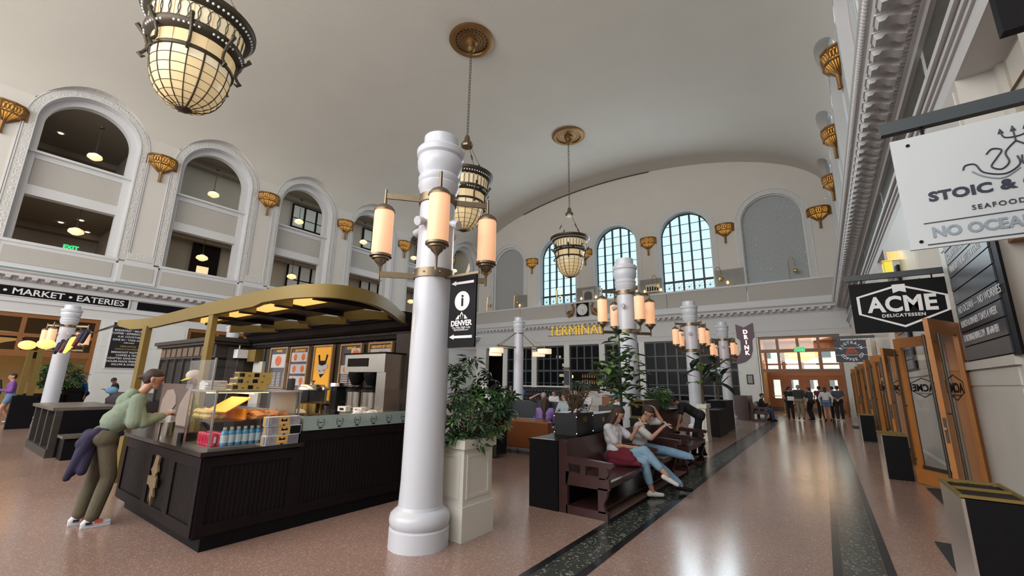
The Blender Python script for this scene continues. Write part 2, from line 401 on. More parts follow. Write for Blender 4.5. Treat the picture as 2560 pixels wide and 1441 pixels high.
while y<31: leaf.ico((1.63-.60,y,6.56),.04,1,(1.1,.6,1.2)); y+=.07
leaf.build('leaf_moulding',TRIM,CR,60,kind='stuff')
m0=modillion(1.63,-1,6.15,1,0,.17).build('modillion',TRIM,CR,50)
y=3.04; first=True
while y<31.2:
    o=m0 if first else m0.copy()
    if not first: COL.objects.link(o); o.parent=CR
    o.location=(0,y,0); first=False; y+=.357
CL=cornice_y(XL,1,5.36,.85,-14,31.5,'trim_51',0,0)
m0=modillion(XL,1,5.36,.85,0,.15).build('modillion',TRIM,CL,50); y=1.3; first=True
while y<31.2:
    o=m0 if first else m0.copy()
    if not first: COL.objects.link(o); o.parent=CL
    o.location=(0,y,0); first=False; y+=.37
m=MB(); m.box(XL-.3,XL,-14,YF,4.15,5.4); m.box(XL,XL+.06,-14,YF,4.55,4.72); m.box(XL,XL+.1,-14,YF,5.2,5.36)
ST('wall_left_frieze',m,TRIM)
# marble lower wall between openings of the left wall
LO=[(-2.2,4.8),(8.2,12.4),(14.2,18.2),(20,24)]
m=MB(); segs=[(-14,-2.2),(4.8,8.2),(12.4,14.2),(18.2,20),(24,YF)]
for a,b in segs: m.box(XL-.3,XL,a,b,0,4.2)
for a,b in LO: m.box(XL-.3,XL,a,b,4.12,4.2)
wl=ST('wall_left_lower',m,MARB)
for a,b in segs[1:]:
    for z0,z1 in ((.25,1.65),(1.75,2.9),(2.95,4.05)):
        MB().box(XL,XL+.012,a+.12,b-.12,z0,z1-.03).build('marble_panel',MARB,wl,0)
    MB().box(XL,XL+.05,a,b,0,.22).build('plinth',MARB,wl,0)
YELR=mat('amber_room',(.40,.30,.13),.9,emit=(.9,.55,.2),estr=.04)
for i,(a,b) in enumerate(LO):
    m=MB(); X1=XL-.05
    m.box(X1-.15,X1,a,a+.15,0,4.12); m.box(X1-.15,X1,b-.15,b,0,4.12); m.box(X1-.15,X1,a,b,3.95,4.12); m.box(X1-.15,X1,a,b,2.35,2.6); m.box(X1-.15,X1,a,b,3.15,3.3)
    w=(b-a)/3
    for j in(1,2): m.box(X1-.15,X1,a+w*j-.07,a+w*j+.07,2.5,4.0)
    fr=ST('window_%d'%(i+10),m,OAKD)
    for j in range(3):
        for z0,z1 in((2.6,3.15),(3.3,3.95)): MB().box(X1-.08,X1-.07,a+w*j+.07,a+w*(j+1)-.07,z0,z1).build('pane',GLSD,fr,0)
    m=MB(); m.quad((XL-4,a-1,0),(XL-4,b+1,0),(XL-4,b+1,4.3),(XL-4,a-1,4.3)); m.quad((XL-4,a-1,4.3),(XL-4,b+1,4.3),(XL,b+1,4.3),(XL,a-1,4.3))
    for y_ in(a-1,b+1): m.quad((XL-4,y_,0),(XL-4,y_,4.3),(XL-.2,y_,4.3),(XL-.2,y_,0))
    ST('wall_left_recess',m,YELR,0)
    t=T('bowl_chandelier','glowing amber ribbed bowl chandelier behind %s glazed opening of the left wall'%['the first','the second','the third','the fourth'][i],'lamp',(XL-1.5,(a+b)/2,3.2))
    lm=MB(); c_=(XL-1.5,(a+b)/2+.3,0); lm.lathe(c_,[(.15,2.75),(.6,2.95),(1.1,3.1),(1.1,3.12)],20); lm.build('shade',AMB,t); lm=MB(); lm.lathe(c_,[(1.12,3.18),(1.15,3.35),(1.1,3.36)],24); lm.build('band',AMB,t)
    lm=MB(); lm.lathe(c_,[(1.13,3.1),(1.16,3.14),(1.13,3.18)],24); lm.tube([(c_[0],c_[1],3.1),(c_[0],c_[1],4.3)],.02); lm.build('hanger',DBRONZE,t)
# black sign boards on the left frieze
sb=T('sign_board','long black board reading MARKET and EATERIES on the left frieze','sign',(XL,0,5))
MB().box(XL,XL+.05,-6,5.6,4.78,5.18).build('board',BLACK,sb,0)
m=MB(); m.box(XL,XL+.07,-6,5.66,4.74,4.78); m.box(XL,XL+.07,-6,5.66,5.18,5.22); m.box(XL,XL+.07,5.6,5.66,4.74,5.22); m.build('frame',TRIM,sb,0)
text('DRINKS • MARKET • EATERIES',.36,PAPERW,sb,F_posX(XL+.055,5.45,4.97)@Matrix.Scale(1.12,4,(1,0,0)),align='RIGHT',bold=.006)
sb=T('sign_board','blank black board on the left frieze, right of the lettered one','sign',(XL,8,5))
MB().box(XL,XL+.05,5.95,10.8,4.78,5.15).build('board',BLACK,sb,0)
# cornice of the far wall
def cornice_x():
    P=[(0,0),(.06,0),(.08,.05),(.12,.06),(.14,.12),(.20,.14),(.22,.22),(.52,.24),(.54,.27),(.54,.36),(.58,.38),(.66,.47),(.66,.5),(.0,.5)]
    m=MB(); m.prism([(31.5-a,6.1+b) for a,b in P][::-1],'x',XL,XR); c_=ST('trim_52',m,TRIM,30)
    d=MB(); x=XL
    while x<XR-.7: d.box(x,x+.05,31.5-.19,31.5-.12,6.17,6.24); x+=.1
    d.build('dentils',TRIM,c_,0,kind='stuff')
    pts=[(0,.0),(.0,-.13),(.05,-.17),(.12,-.15),(.17,-.10),(.26,-.08),(.30,-.12),(.36,-.12),(.38,-.06),(.38,0)]
    m0=MB().prism([(31.5-.14-a,6.1+.24+b_) for a,b_ in pts][::-1],'x',-.09,.09).build('modillion',TRIM,c_,50)
    x=XL+.4; first=True
    while x<XR-.7:
        o=m0 if first else m0.copy()
        if not first: COL.objects.link(o); o.parent=c_
        o.location=(x,0,0); first=False; x+=.4
cornice_x()
# far upper wall
FC=[(-23.2,1.62,'n'),(-17.88,1.76,'w'),(-12.54,1.76,'w'),(-7.15,1.78,'w'),(-1.62,1.72,'l')]
m=MB(); zt=14.9
xs=[XL-.1,-20.5,-15.2,-9.85,-4.4,XR+.1]
for i,(c,r,k) in enumerate(FC):
    ct=contour(c,RO,8,12.55,28); a,b=xs[i],xs[i+1]
    out=[]
    for u,z in ct:
        if z<=12.55: out.append((a if u<c else b,z))
        else:
            dx,dz=u-c,z-12.55; tx=((b-c)/dx if dx>1e-6 else (a-c)/dx if dx<-1e-6 else 9e9); tz=(zt-12.55)/dz if dz>1e-6 else 9e9; t=min(tx,tz); out.append((c+dx*t,12.55+dz*t))
    vs=[mapF(u,z,0) for u,z in ct]+[mapF(u,z,0) for u,z in out]; N_=len(ct)
    m.add(vs,[(j,j+1,N_+j+1,N_+j) for j in range(N_-1)])
    # corner fills
    for cx_ in(a,b):
        for j in range(N_-1):
            p,q=out[j],out[j+1]
            if (abs(p[0]-cx_)<1e-6)!=(abs(q[0]-cx_)<1e-6) and max(p[1],q[1])>12.6:
                m.add([mapF(*p,0),mapF(*q,0),mapF(cx_,zt,0)],[(0,1,2)])
m.box(XL-1,XR+1,YF,YF+.3,zt,19)
ST('wall_far',m,WALLM,0)
lacem=bpy.data.materials.new('lace_panel'); lacem.use_nodes=True
nt=lacem.node_tree;N=nt.nodes;L=nt.links;b_=N['Principled BSDF']; t_=N.new('ShaderNodeTexCoord'); mp_=N.new('ShaderNodeMapping'); mp_.inputs['Scale'].default_value=(1,1,.8); v_=N.new('ShaderNodeTexVoronoi'); v_.inputs['Scale'].default_value=1.5; v_.inputs['Randomness'].default_value=.25
L.new(t_.outputs['Object'],mp_.inputs[0]); L.new(mp_.outputs[0],v_.inputs['Vector']); mm=N.new('ShaderNodeMath'); mm.operation='MULTIPLY'; mm.inputs[1].default_value=38; sn=N.new('ShaderNodeMath'); sn.operation='SINE'; L.new(v_.outputs['Distance'],mm.inputs[0]); L.new(mm.outputs[0],sn.inputs[0])
cr_=N.new('ShaderNodeValToRGB'); cr_.color_ramp.elements[0].position=.45; cr_.color_ramp.elements[0].color=(.33,.36,.375,1); cr_.color_ramp.elements[1].position=.95; cr_.color_ramp.elements[1].color=(.41,.44,.45,1); L.new(sn.outputs[0],cr_.inputs[0]); L.new(cr_.outputs[0],b_.inputs['Base Color']); b_.inputs['Roughness'].default_value=.8
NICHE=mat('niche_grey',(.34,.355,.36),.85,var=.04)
MULL=mat('window_iron',(.03,.035,.05),.5)
for i,(c,r,k) in enumerate(FC):
    frame_of_arch(mapF,c,8.0,12.55,r,'trim_%d'%(60+i),dep=.15 if k!='w' else .2)
    if k!='w':
        m=MB(); m.box(c-2,c+2,YF+.38,YF+.5,7.9,14.9); ST('wall_far_niche',m,lacem if k=='l' else NICHE,0); continue
    m=MB(); strip(m,mapF,c,r+.02,.5,r-.07,.5,8.2,12.55); strip(m,mapF,c,r-.07,.5,r-.07,.6,8.2,12.55)
    cols=5; w=2*r/cols
    for j in range(1,cols): m.box(c-r+w*j-.055,c-r+w*j+.055,YF+.44,YF+.6,8.2,14.3)
    m.box(c-r,c+r,YF+.44,YF+.6,9.05,9.19); m.box(c-r,c+r,YF+.5,YF+.62,8.2,8.3)
    rows=[9.19+.72*q for q in range(8)]
    for z in rows[1:]: m.box(c-r,c+r,YF+.52,YF+.56,z-.02,z+.02)
    for j in range(cols):
        cc=c-r+w*(j+.5); z=8.67
        for q in range(4):
            an=PI*q/4; m.bar((cc-.33*math.cos(an),YF+.53,z-.36*math.sin(an)),(cc+.33*math.cos(an),YF+.53,z+.36*math.sin(an)),.022)
    wd=ST('window_%d'%i,m,MULL,0)
    p0=None
    for j in range(cols):
        for z0,z1 in [(8.3,9.05)]+[(z,z+.7) for z in rows[:-1]]:
            cc=c-r+w*(j+.5)
            if z0>12.55 and math.hypot(abs(cc-c)-w/2,z0-12.55)>r: continue
            q=MB().box(cc-w/2+.04,cc+w/2-.04,YF+.54,YF+.545,z0+.02,z1); q.build('pane',GLS,wd,0)
# parapet under the windows, split in slabs
m=MB(); m.box(XL,XR,31.3,31.5,6.6,7.05); m.box(XL,XR,31.28,31.55,8.12,8.25)
pp=ST('wall_far_parapet',m,TRIM)
xx=[XL,-21.6,-16.9,-13.9,-8.6,-3.4,XR-.4]
for i in range(6): MB().box(xx[i]+.015,xx[i+1]-.015,31.33,31.5,7.05,8.12).build('parapet_panel',TAUPE,pp,0)
ST('ceiling_far_ledge',MB().box(XL,XR,31.4,YF+.05,8.0,8.12),TRIM,0)
# far lower wall: frieze and piers
m=MB(); m.box(XL,XR,31.5,31.9,4.95,6.3); m.box(XL,XR,31.46,31.55,5.05,5.15); m.box(XL,XR,31.5,31.9,4.72,4.95)
ST('wall_far_frieze',m,TRIM)
PX=[(-27,-25.56),(-23.58,-23.1),(-20.45,-19.95),(-17.25,-16.76),(-14.11,-13.64),(-10.92,-10.5),(-4.4,-3.2),(1.1,1.8)]
for a,b in PX:
    m=MB(); m.box(a,b,31.5,31.95,0,4.75); m.box(a-.02,b+.02,31.47,31.6,0,.3)
    w_=ST('wall_far_pier',m,MARB,0)
    if b-a>1:
        for z0,z1 in((.35,1.9),(1.95,3.3),(3.35,4.6)): MB().box(a+.06,b-.06,31.488,31.5,z0,z1).build('marble_panel',MARB,w_,0)
BLUEF=mat('navy_frame',(.05,.068,.09),.45,var=.15)
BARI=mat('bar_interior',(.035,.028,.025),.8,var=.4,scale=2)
ops=[(-23.1,-20.45),(-19.95,-17.25),(-16.76,-14.11),(-13.64,-10.92),(-10.5,-4.4)]
for i,(a,b) in enumerate(ops):
    zb=1.0; m=MB(); nc=4 if i<4 else 8; w=(b-a)/nc
    bar_open=(i in(1,2,3))
    m.box(a,b,31.6,31.75,4.6,4.72); m.box(a,b,31.58,31.75,2.55,2.72); m.box(a,b,31.62,31.74,3.6,3.68)
    for j in range(nc+1): m.box(a+w*j-.06,a+w*j+.06,31.6,31.75,2.6 if bar_open and 0<j<nc and i==2 else 0.6,4.7)
    if i!=2: m.box(a,b,31.62,31.74,1.6,1.66)
    m.box(a,b,31.6,31.75,.0,.6); m.box(a,b,31.55,31.8,.9,1.0)
    wd=ST('window_%d'%(i+4),m,BLUEF,0)
    for j in range(nc):
        for z0,z1 in((2.72,3.6),(3.68,4.6)): MB().box(a+w*j+.06,a+w*(j+1)-.06,31.67,31.675,z0,z1).build('pane',GLSD,wd,0)
        if i!=2: MB().box(a+w*j+.06,a+w*(j+1)-.06,31.67,31.675,1.0,2.55).build('pane',GLSD,wd,0)
# room behind the bar windows
m=MB(); m.quad((-28,38,0),(-4,38,0),(-4,38,5),(-28,38,5)); m.quad((-28,31.9,5),(-4,31.9,5),(-4,38,5),(-28,38,5)); m.quad((-28,32,0),(-28,38,0),(-28,38,5),(-28,32,5)); m.quad((-4.3,32,0),(-4.3,38,0),(-4.3,38,5),(-4.3,32,5))
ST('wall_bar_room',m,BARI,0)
area('bar_lamps',(-14,33.2,4.96),(0,0,0),14,.8,60,(1,.75,.45))
# entrance on the right of the far wall
DX0,DX1=-3.14,1.1
m=MB()
m.box(DX0,DX0+.12,31.6,31.8,0,4.7); m.box(DX1-.12,DX1,31.6,31.8,0,4.7); m.box(DX0,DX1,31.6,31.8,4.58,4.7)
ncol=4; w=(DX1-DX0)/ncol
for j in range(1,ncol): m.box(DX0+w*j-.07,DX0+w*j+.07,31.6,31.8,2.5,4.65)
for z in(2.5,3.72): m.box(DX0,DX1,31.6,31.8,z,z+.2)
wd=ST('window_30',m,OAKD,0)
for j in range(ncol):
    for z0,z1 in((2.7,3.72),(3.92,4.58)): MB().box(DX0+w*j+.08,DX0+w*(j+1)-.08,31.7,31.705,z0,z1).build('pane',GLS,wd,0)
VEST=mat('vestibule_plaster',(.50,.33,.13),.85,var=.05)
m=MB(); m.quad((DX0,31.8,0),(DX0,35.5,0),(DX0,35.5,4.7),(DX0,31.8,4.7)); m.quad((DX1,31.8,0),(DX1,35.5,0),(DX1,35.5,4.7),(DX1,31.8,4.7)); m.quad((DX0,31.8,4.7),(DX1,31.8,4.7),(DX1,35.5,4.7),(DX0,35.5,4.7)); 
ST('wall_vestibule',m,VEST,0)
m=MB(); 
for j in range(5):
    x=DX0+w*j; m.box(x-.1,x+.1,35.3,35.5,0,4.7)
for z,h in((2.35,.3),(3.1,.1),(4.1,.6)): m.box(DX0,DX1,35.3,35.5,z,z+h)
ST('window_31',m,OAKD,0)
for j in range(ncol):
    x0=DX0+w*j+.1; x1=DX0+w*(j+1)-.1; m=MB()
    m.box(x0,x0+.22,35.32,35.42,0,2.35); m.box(x1-.22,x1,35.32,35.42,0,2.35); m.box(x0,x1,35.32,35.42,0,.85); m.box(x0,x1,35.32,35.42,2.1,2.35)
    d=ST('door_%d'%(j+1),m,OAKD,0); MB().box(x0+.22,x1-.22,35.36,35.365,.85,2.1).build('pane',GLS,d,0); m=MB(); m.bar((x0+.1,35.28,1.0),(x1-.1,35.28,1.0),.05); m.build('push_bar',BRASS,d,0); MB().box(x0,x1,35.30,35.32,.02,.28).build('kick_plate',DBRONZE,d,0)
# outside: pavement and sunlit facades seen through doors and windows
ST('ground_street',MB().box(-30,30,36,120,-.25,-.05),mat('pavement',(.5,.48,.45),.9),0)
CREAM=mat('cream_facade',(.62,.57,.5),.9)
bd=T('building','pale street building seen through the entrance doors','building',(0,62,0))
MB().box(-9,9,62,70,0,14).build('wall',CREAM,bd,0)
for i in range(8):
    for j in range(3): MB().box(-8+i*2,-6.9+i*2,61.9,62,1.5+j*3.6,3.6+j*3.6).build('window',GLSD,bd,0)
bd=T('building','pinkish flat-roofed tower seen through the right arched window','building',(-6,95,0))
MB().box(-15.5,-2,95,110,0,32.5).build('wall',mat('pink_facade',(.55,.33,.30),.9),bd,0)
for i in range(6): MB().box(-15+i*2.2,-13.5+i*2.2,94.9,95,24.5,27).build('window',GLSD,bd,0)
# ---- right lower wall ----
X0=1.63
m=MB(); m.box(X0,X0+.5,-14,31.6,5.08,6.7); m.box(X0,X0+.8,-14,31.6,6.6,7.0)
for a,b in((0,.04),(.06,.10),(.14,.2)): m.box(X0-.03-a*.6,X0,-14,31.5,5.3+a,5.3+b+.02)
RFR=ST('wall_right_frieze',m,TRIM,0)
FRZ=mat('dark_frieze',(.075,.08,.07),.2,var=.3,scale=3)
y=-3
fb=[]
for k in range(-1,6):
    a=7.32+5.3*(k-1)+.0; o=MB().box(X0-.012,X0,a+.1,a+5.2,5.62,6.12); o.build('frieze_board',FRZ,RFR,0)
RPIER=[(1.1,4.8),(6.4,8.6)]+[(10.1+5.3*k,13.9+5.3*k) for k in range(4)]+[(31.3,31.5)]
for a,b in RPIER:
    m=MB(); m.box(X0,X0+.6,a,b,0,5.1)
    w_=ST('wall_right_pier',m,MARBW,0)
    for z0,z1 in((.35,1.62),(1.66,1.84),(2.0,3.5),(3.55,5.0)): 
        MB().box(X0-.012,X0,a+.12,b-.12,z0,z1).build('marble_panel',MARBW,w_,0)
    m=MB(); m.box(X0-.05,X0,a,b,0,.3); m.box(X0-.045,X0,a+.02,b-.02,1.86,1.96); m.build('moulding',MARBW,w_,0)
m=MB()
BEIGE=mat('beige_recess',(.52,.49,.42),.7,var=.03)
YB2=[-14,1.1]; opn=[(4.8,6.4)]+[(8.6+5.3*k,10.1+5.3*k) for k in range(5)]
for i,(a,b) in enumerate(opn):
    m=MB(); m.box(X0+.35,X0+.5,a,b,3.3,5.08); ST('wall_right_transom',m,BEIGE,0)
    m=MB(); m.box(X0+.3,X0+.4,a+.35,b-.35,4.45,4.95); m.box(X0+.3,X0+.4,a+.0,a+.12,0,5.08); m.box(X0+.3,X0+.4,b-.12,b,0,5.08)
    ST('trim_%d'%(70+i),m,MARBW,0)
    m=MB(); m.box(X0+.1,X0+.25,a,b,3.1,3.3)
    if i>0:
        m.box(X0+.1,X0+.22,a,b,2.55,2.65); m.box(X0+.1,X0+.22,b-.1,b,0,3.2); m.box(X0+.1,X0+.22,a,a+.06,0,3.2)
    o=ST('window_%d'%(40+i),m,OAK,0)
    if i>0: MB().box(X0+.15,X0+.155,a+.06,b-.1,2.65,3.1).build('pane',GLS,o,0)
m=MB(); m.quad((6,-14,0),(6,31.6,0),(6,31.6,5.2),(6,-14,5.2)); m.quad((1.9,-14,4.6),(6,-14,4.6),(6,31.6,4.6),(1.9,31.6,4.6)); 
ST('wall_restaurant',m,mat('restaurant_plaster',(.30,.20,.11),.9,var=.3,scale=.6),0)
area('restaurant_lamps',(4,14,4.4),(0,0,0),2,30,160,(1,.72,.42))
ST('wall_right_back',MB().box(X0,X0+.3,-14,1.1,0,5.1),MARBW,0)
# right upper bays (closed niches seen edge-on)
for bi,b in enumerate(BY):
    if b>31: continue
    frame_of_arch(mapR,b,7.1,12.7,RP,'trim_%d'%(80+bi),dep=.3)
    ST('wall_right_niche',MB().box(XR+.6,XR+.7,b-1.9,b+1.9,7,14.9),NICHE,0)
# near end wall behind the camera, closed without openings to block the sun
m=MB(); m.box(XL-.5,XR+.5,YB-.3,YB,0,19)
ST('wall_near',m,WALLM,0)

# dark conduit along the junction of vault and far wall
m=MB(); m.tube([(XC+(HW-.03)*math.cos(t),YF-.05,ZS0+(VA-.03)*math.sin(t)) for t in [1.35+(2.25-1.35)*k/30 for k in range(31)]],.045,6); ST('trim_90',m,DBRONZE)
# ================= COLUMNS WITH LAMPS =================
def column(name,label,P,arms=True,flip=0,shade=SHADE,sc=1):
    t=T('lamp_column',label,'column',(0,0,0),'white columns of the hall')
    m=MB().lathe((0,0,0),[(0,0),(.30,0),(.30,.17),(.285,.18),(.285,.19)],40); m.build('plinth',WHITEP,t)
    m=MB().lathe((0,0,0),[(.27,.18),(.295,.2),(.305,.25),(.295,.30),(.26,.335),(.235,.35),(.225,.38)],40); m.build('base_ring',WHITEP,t)
    m=MB().lathe((0,0,0),[(.225,.36),(.215,.6),(.212,2.7),(.203,3.7),(.205,3.78)],40); m.build('shaft',WHITEP,t)
    m=MB().lathe((0,0,0),[(.203,3.75),(.22,3.80),(.24,3.85),(.245,3.88),(.228,3.9),(.245,3.93),(.247,3.97),(.225,4.0),(.235,4.03),(.262,4.10),(.270,4.18),(.258,4.23),(.28,4.26),(.286,4.32),(.265,4.35),(.21,4.36),(.207,4.51),(0,4.515)],40); m.build('capital',WHITEP,t,30)
    if arms:
        for z in(3.69,2.78):
            r=.207 if z>3 else .214
            b=MB().lathe((0,0,0),[(r,z-.05),(r+.014,z-.05),(r+.014,z+.05),(r,z+.05)],32); b=b.build('clamp_band',BRONZE,t)
            k=MB()
            for q in range(8):
                a=q*PI/4+.3; k.ico(((r+.016)*math.cos(a),(r+.016)*math.sin(a),z),.013,1)
            k.build('bolts',STEEL,b,kind='stuff')
        prot=None
        for q in range(4):
            a=math.radians(48+90*q); c_,s_=math.cos(a),math.sin(a); L_=.6; x,y=L_*c_,L_*s_
            for z,dz in((3.70,.0),(2.76,0)):
                MB().bar((.2*c_,.2*s_,z),(x,y,z),.022,.065).build('arm',BRONZE,t,0)
            sh=MB().lathe((x,y,0),[(.108,2.98),(.11,2.985),(.11,3.50),(.108,3.505),(0,3.505)],28); sh=sh.build('lamp_shade',shade,t)
            MB().lathe((x,y,0),[(.118,3.50),(.118,3.52),(.09,3.56),(.05,3.585),(.02,3.6),(.016,3.78),(0,3.78)],24).build('lamp_cap',BRONZE,sh)
            MB().lathe((x,y,0),[(0,2.70),(.014,2.70),(.014,2.84),(.03,2.87),(.06,2.90),(.07,2.93),(.095,2.935),(.095,2.955),(.122,2.96),(.122,2.985),(0,2.985)],24).build('lamp_base',BRONZE,sh)
        for q in range(4):
            a=math.radians(95+90*q); c_,s_=math.cos(a),math.sin(a)
            m=MB(); m.tube([(.2*c_,.2*s_,3.38),(.245*c_,.245*s_,3.38)],.03,10); p=m.build('spot_bracket',WHITEP,t)
            m=MB(); d=Vector((c_,s_,-.35)).normalized(); o=Vector((.27*c_,.27*s_,3.36)); m.tube([o-d*.05,o-d*.03,o+d*.05,o+d*.06],[.02,.045,.055,.05],12); m.build('spot_head',WHITEP,p)
    t.location=P
    return t
cols=[]
col0=column('c','big glossy white column with lamps nearest the camera, right of the coffee kiosk',(-3.49,3.31,0))
HOTS=mat('bright_lamp_shade',(.9,.6,.2),.5,emit=(1,.48,.08),estr=.85)
for k,(P,lab) in enumerate([((-3.53,9.47,0),'white lamp column behind the leafy ficus, second in the right row'),((-3.56,15.7,0),'white lamp column behind the bending cleaner, third in the right row'),((-3.54,21.7,0),'white lamp column nearest the far doors, fourth in the right row')]):
    copy_tree(col0,P,rz=0,label=lab)
c4=copy_tree(col0,(-21.3,3.0,0),label='white lamp column at far left before the lettered frieze',sc=(1,1,.89))
c5=copy_tree(col0,(-21.3,8.2,0),label='white lamp column seen under the kiosk canopy at left',sc=(1,1,.885))
# column with spoked drum lamps
cm=column('c','slim white column with spreading drum lamps beyond the brown sofa',(0,0,0),arms=False)
DRUM=mat('drum_shade_glow',(.85,.75,.6),.5,emit=(1,.74,.45),estr=.7)
for q in range(4):
    a=math.radians(-6+90*q); c_,s_=math.cos(a),math.sin(a); L_=1.45
    m=MB(); m.bar((.2*c_,.2*s_,3.15),(L_*c_,L_*s_,3.15),.03,.045); m.bar((.21*c_,.21*s_,3.8),(L_*.93*c_,L_*.93*s_,3.17),.018); m.build('arm',BRONZE,cm,0)
    d=MB().lathe((L_*c_,L_*s_,0),[(0,2.83),(.3,2.83),(.3,3.03),(0,3.03)],24).build('drum_shade',DRUM,cm)
    MB().tube([(L_*c_,L_*s_,3.03),(L_*c_,L_*s_,3.18)],.015).build('stem',BRONZE,d)
b=MB().lathe((0,0,0),[(.2,3.76),(.22,3.76),(.22,3.84),(.2,3.84)],24).build('clamp_band',BRONZE,cm)
cm.location=(-10.98,15.85,0)
# info banner on the near column
t=T('info_banner','black hanging banner with i symbol and arrows beside the near column','sign',(-3.0,3.3,1.95))
MB().box(-3.2,-2.83,3.29,3.31,1.95,2.71).build('panel',BLACK,t,0)
MB().box(-3.3,-2.8,3.285,3.3,2.715,2.74).build('hanger',BRONZE,t,0)
WP=mat('white_print',(.72,.73,.76),.6)
def arrow(z):
    m=MB(); m.prism([(-3.18,z),(-3.11,z+.028),(-3.115,z+.012),(-2.86,z+.010),(-2.86,z-.018),(-3.115,z-.014),(-3.11,z-.028)],'y',3.284,3.29); m.build('arrow',WP,t,0)
arrow(2.64); arrow(2.06)
m=MB(); m.prism([(-3.015+.105*math.cos(a*PI/16),2.44+.105*math.sin(a*PI/16)) for a in range(32)],'y',3.285,3.29); m.build('disc',WP,t,0)
text('i',.18,BLACK,t,F_negY(-3.01,3.283,2.44)@Matrix.Shear('XY',4,(.25,0)),bold=.003)
m=MB(); m.prism([(-3.10,2.245),(-3.06,2.29),(-3.045,2.28),(-3.015,2.325),(-2.985,2.28),(-2.97,2.29),(-2.93,2.245)],'y',3.286,3.29); m.build('mountain_mark',WP,t,0)
m=MB()
for i,h in enumerate((.03,.05,.035)): m.box(-3.045+i*.025,-3.03+i*.025,3.283,3.286,2.245,2.245+h)
m.build('skyline_mark',BLACK,t,0)
text('DENVER',.078,WP,t,F_negY(-3.015,3.286,2.20),bold=.003); text('The Mile High City',.034,WP,t,F_negY(-3.015,3.286,2.155)); text('VISITDENVER.com',.026,WP,t,F_negY(-3.015,3.286,2.13))
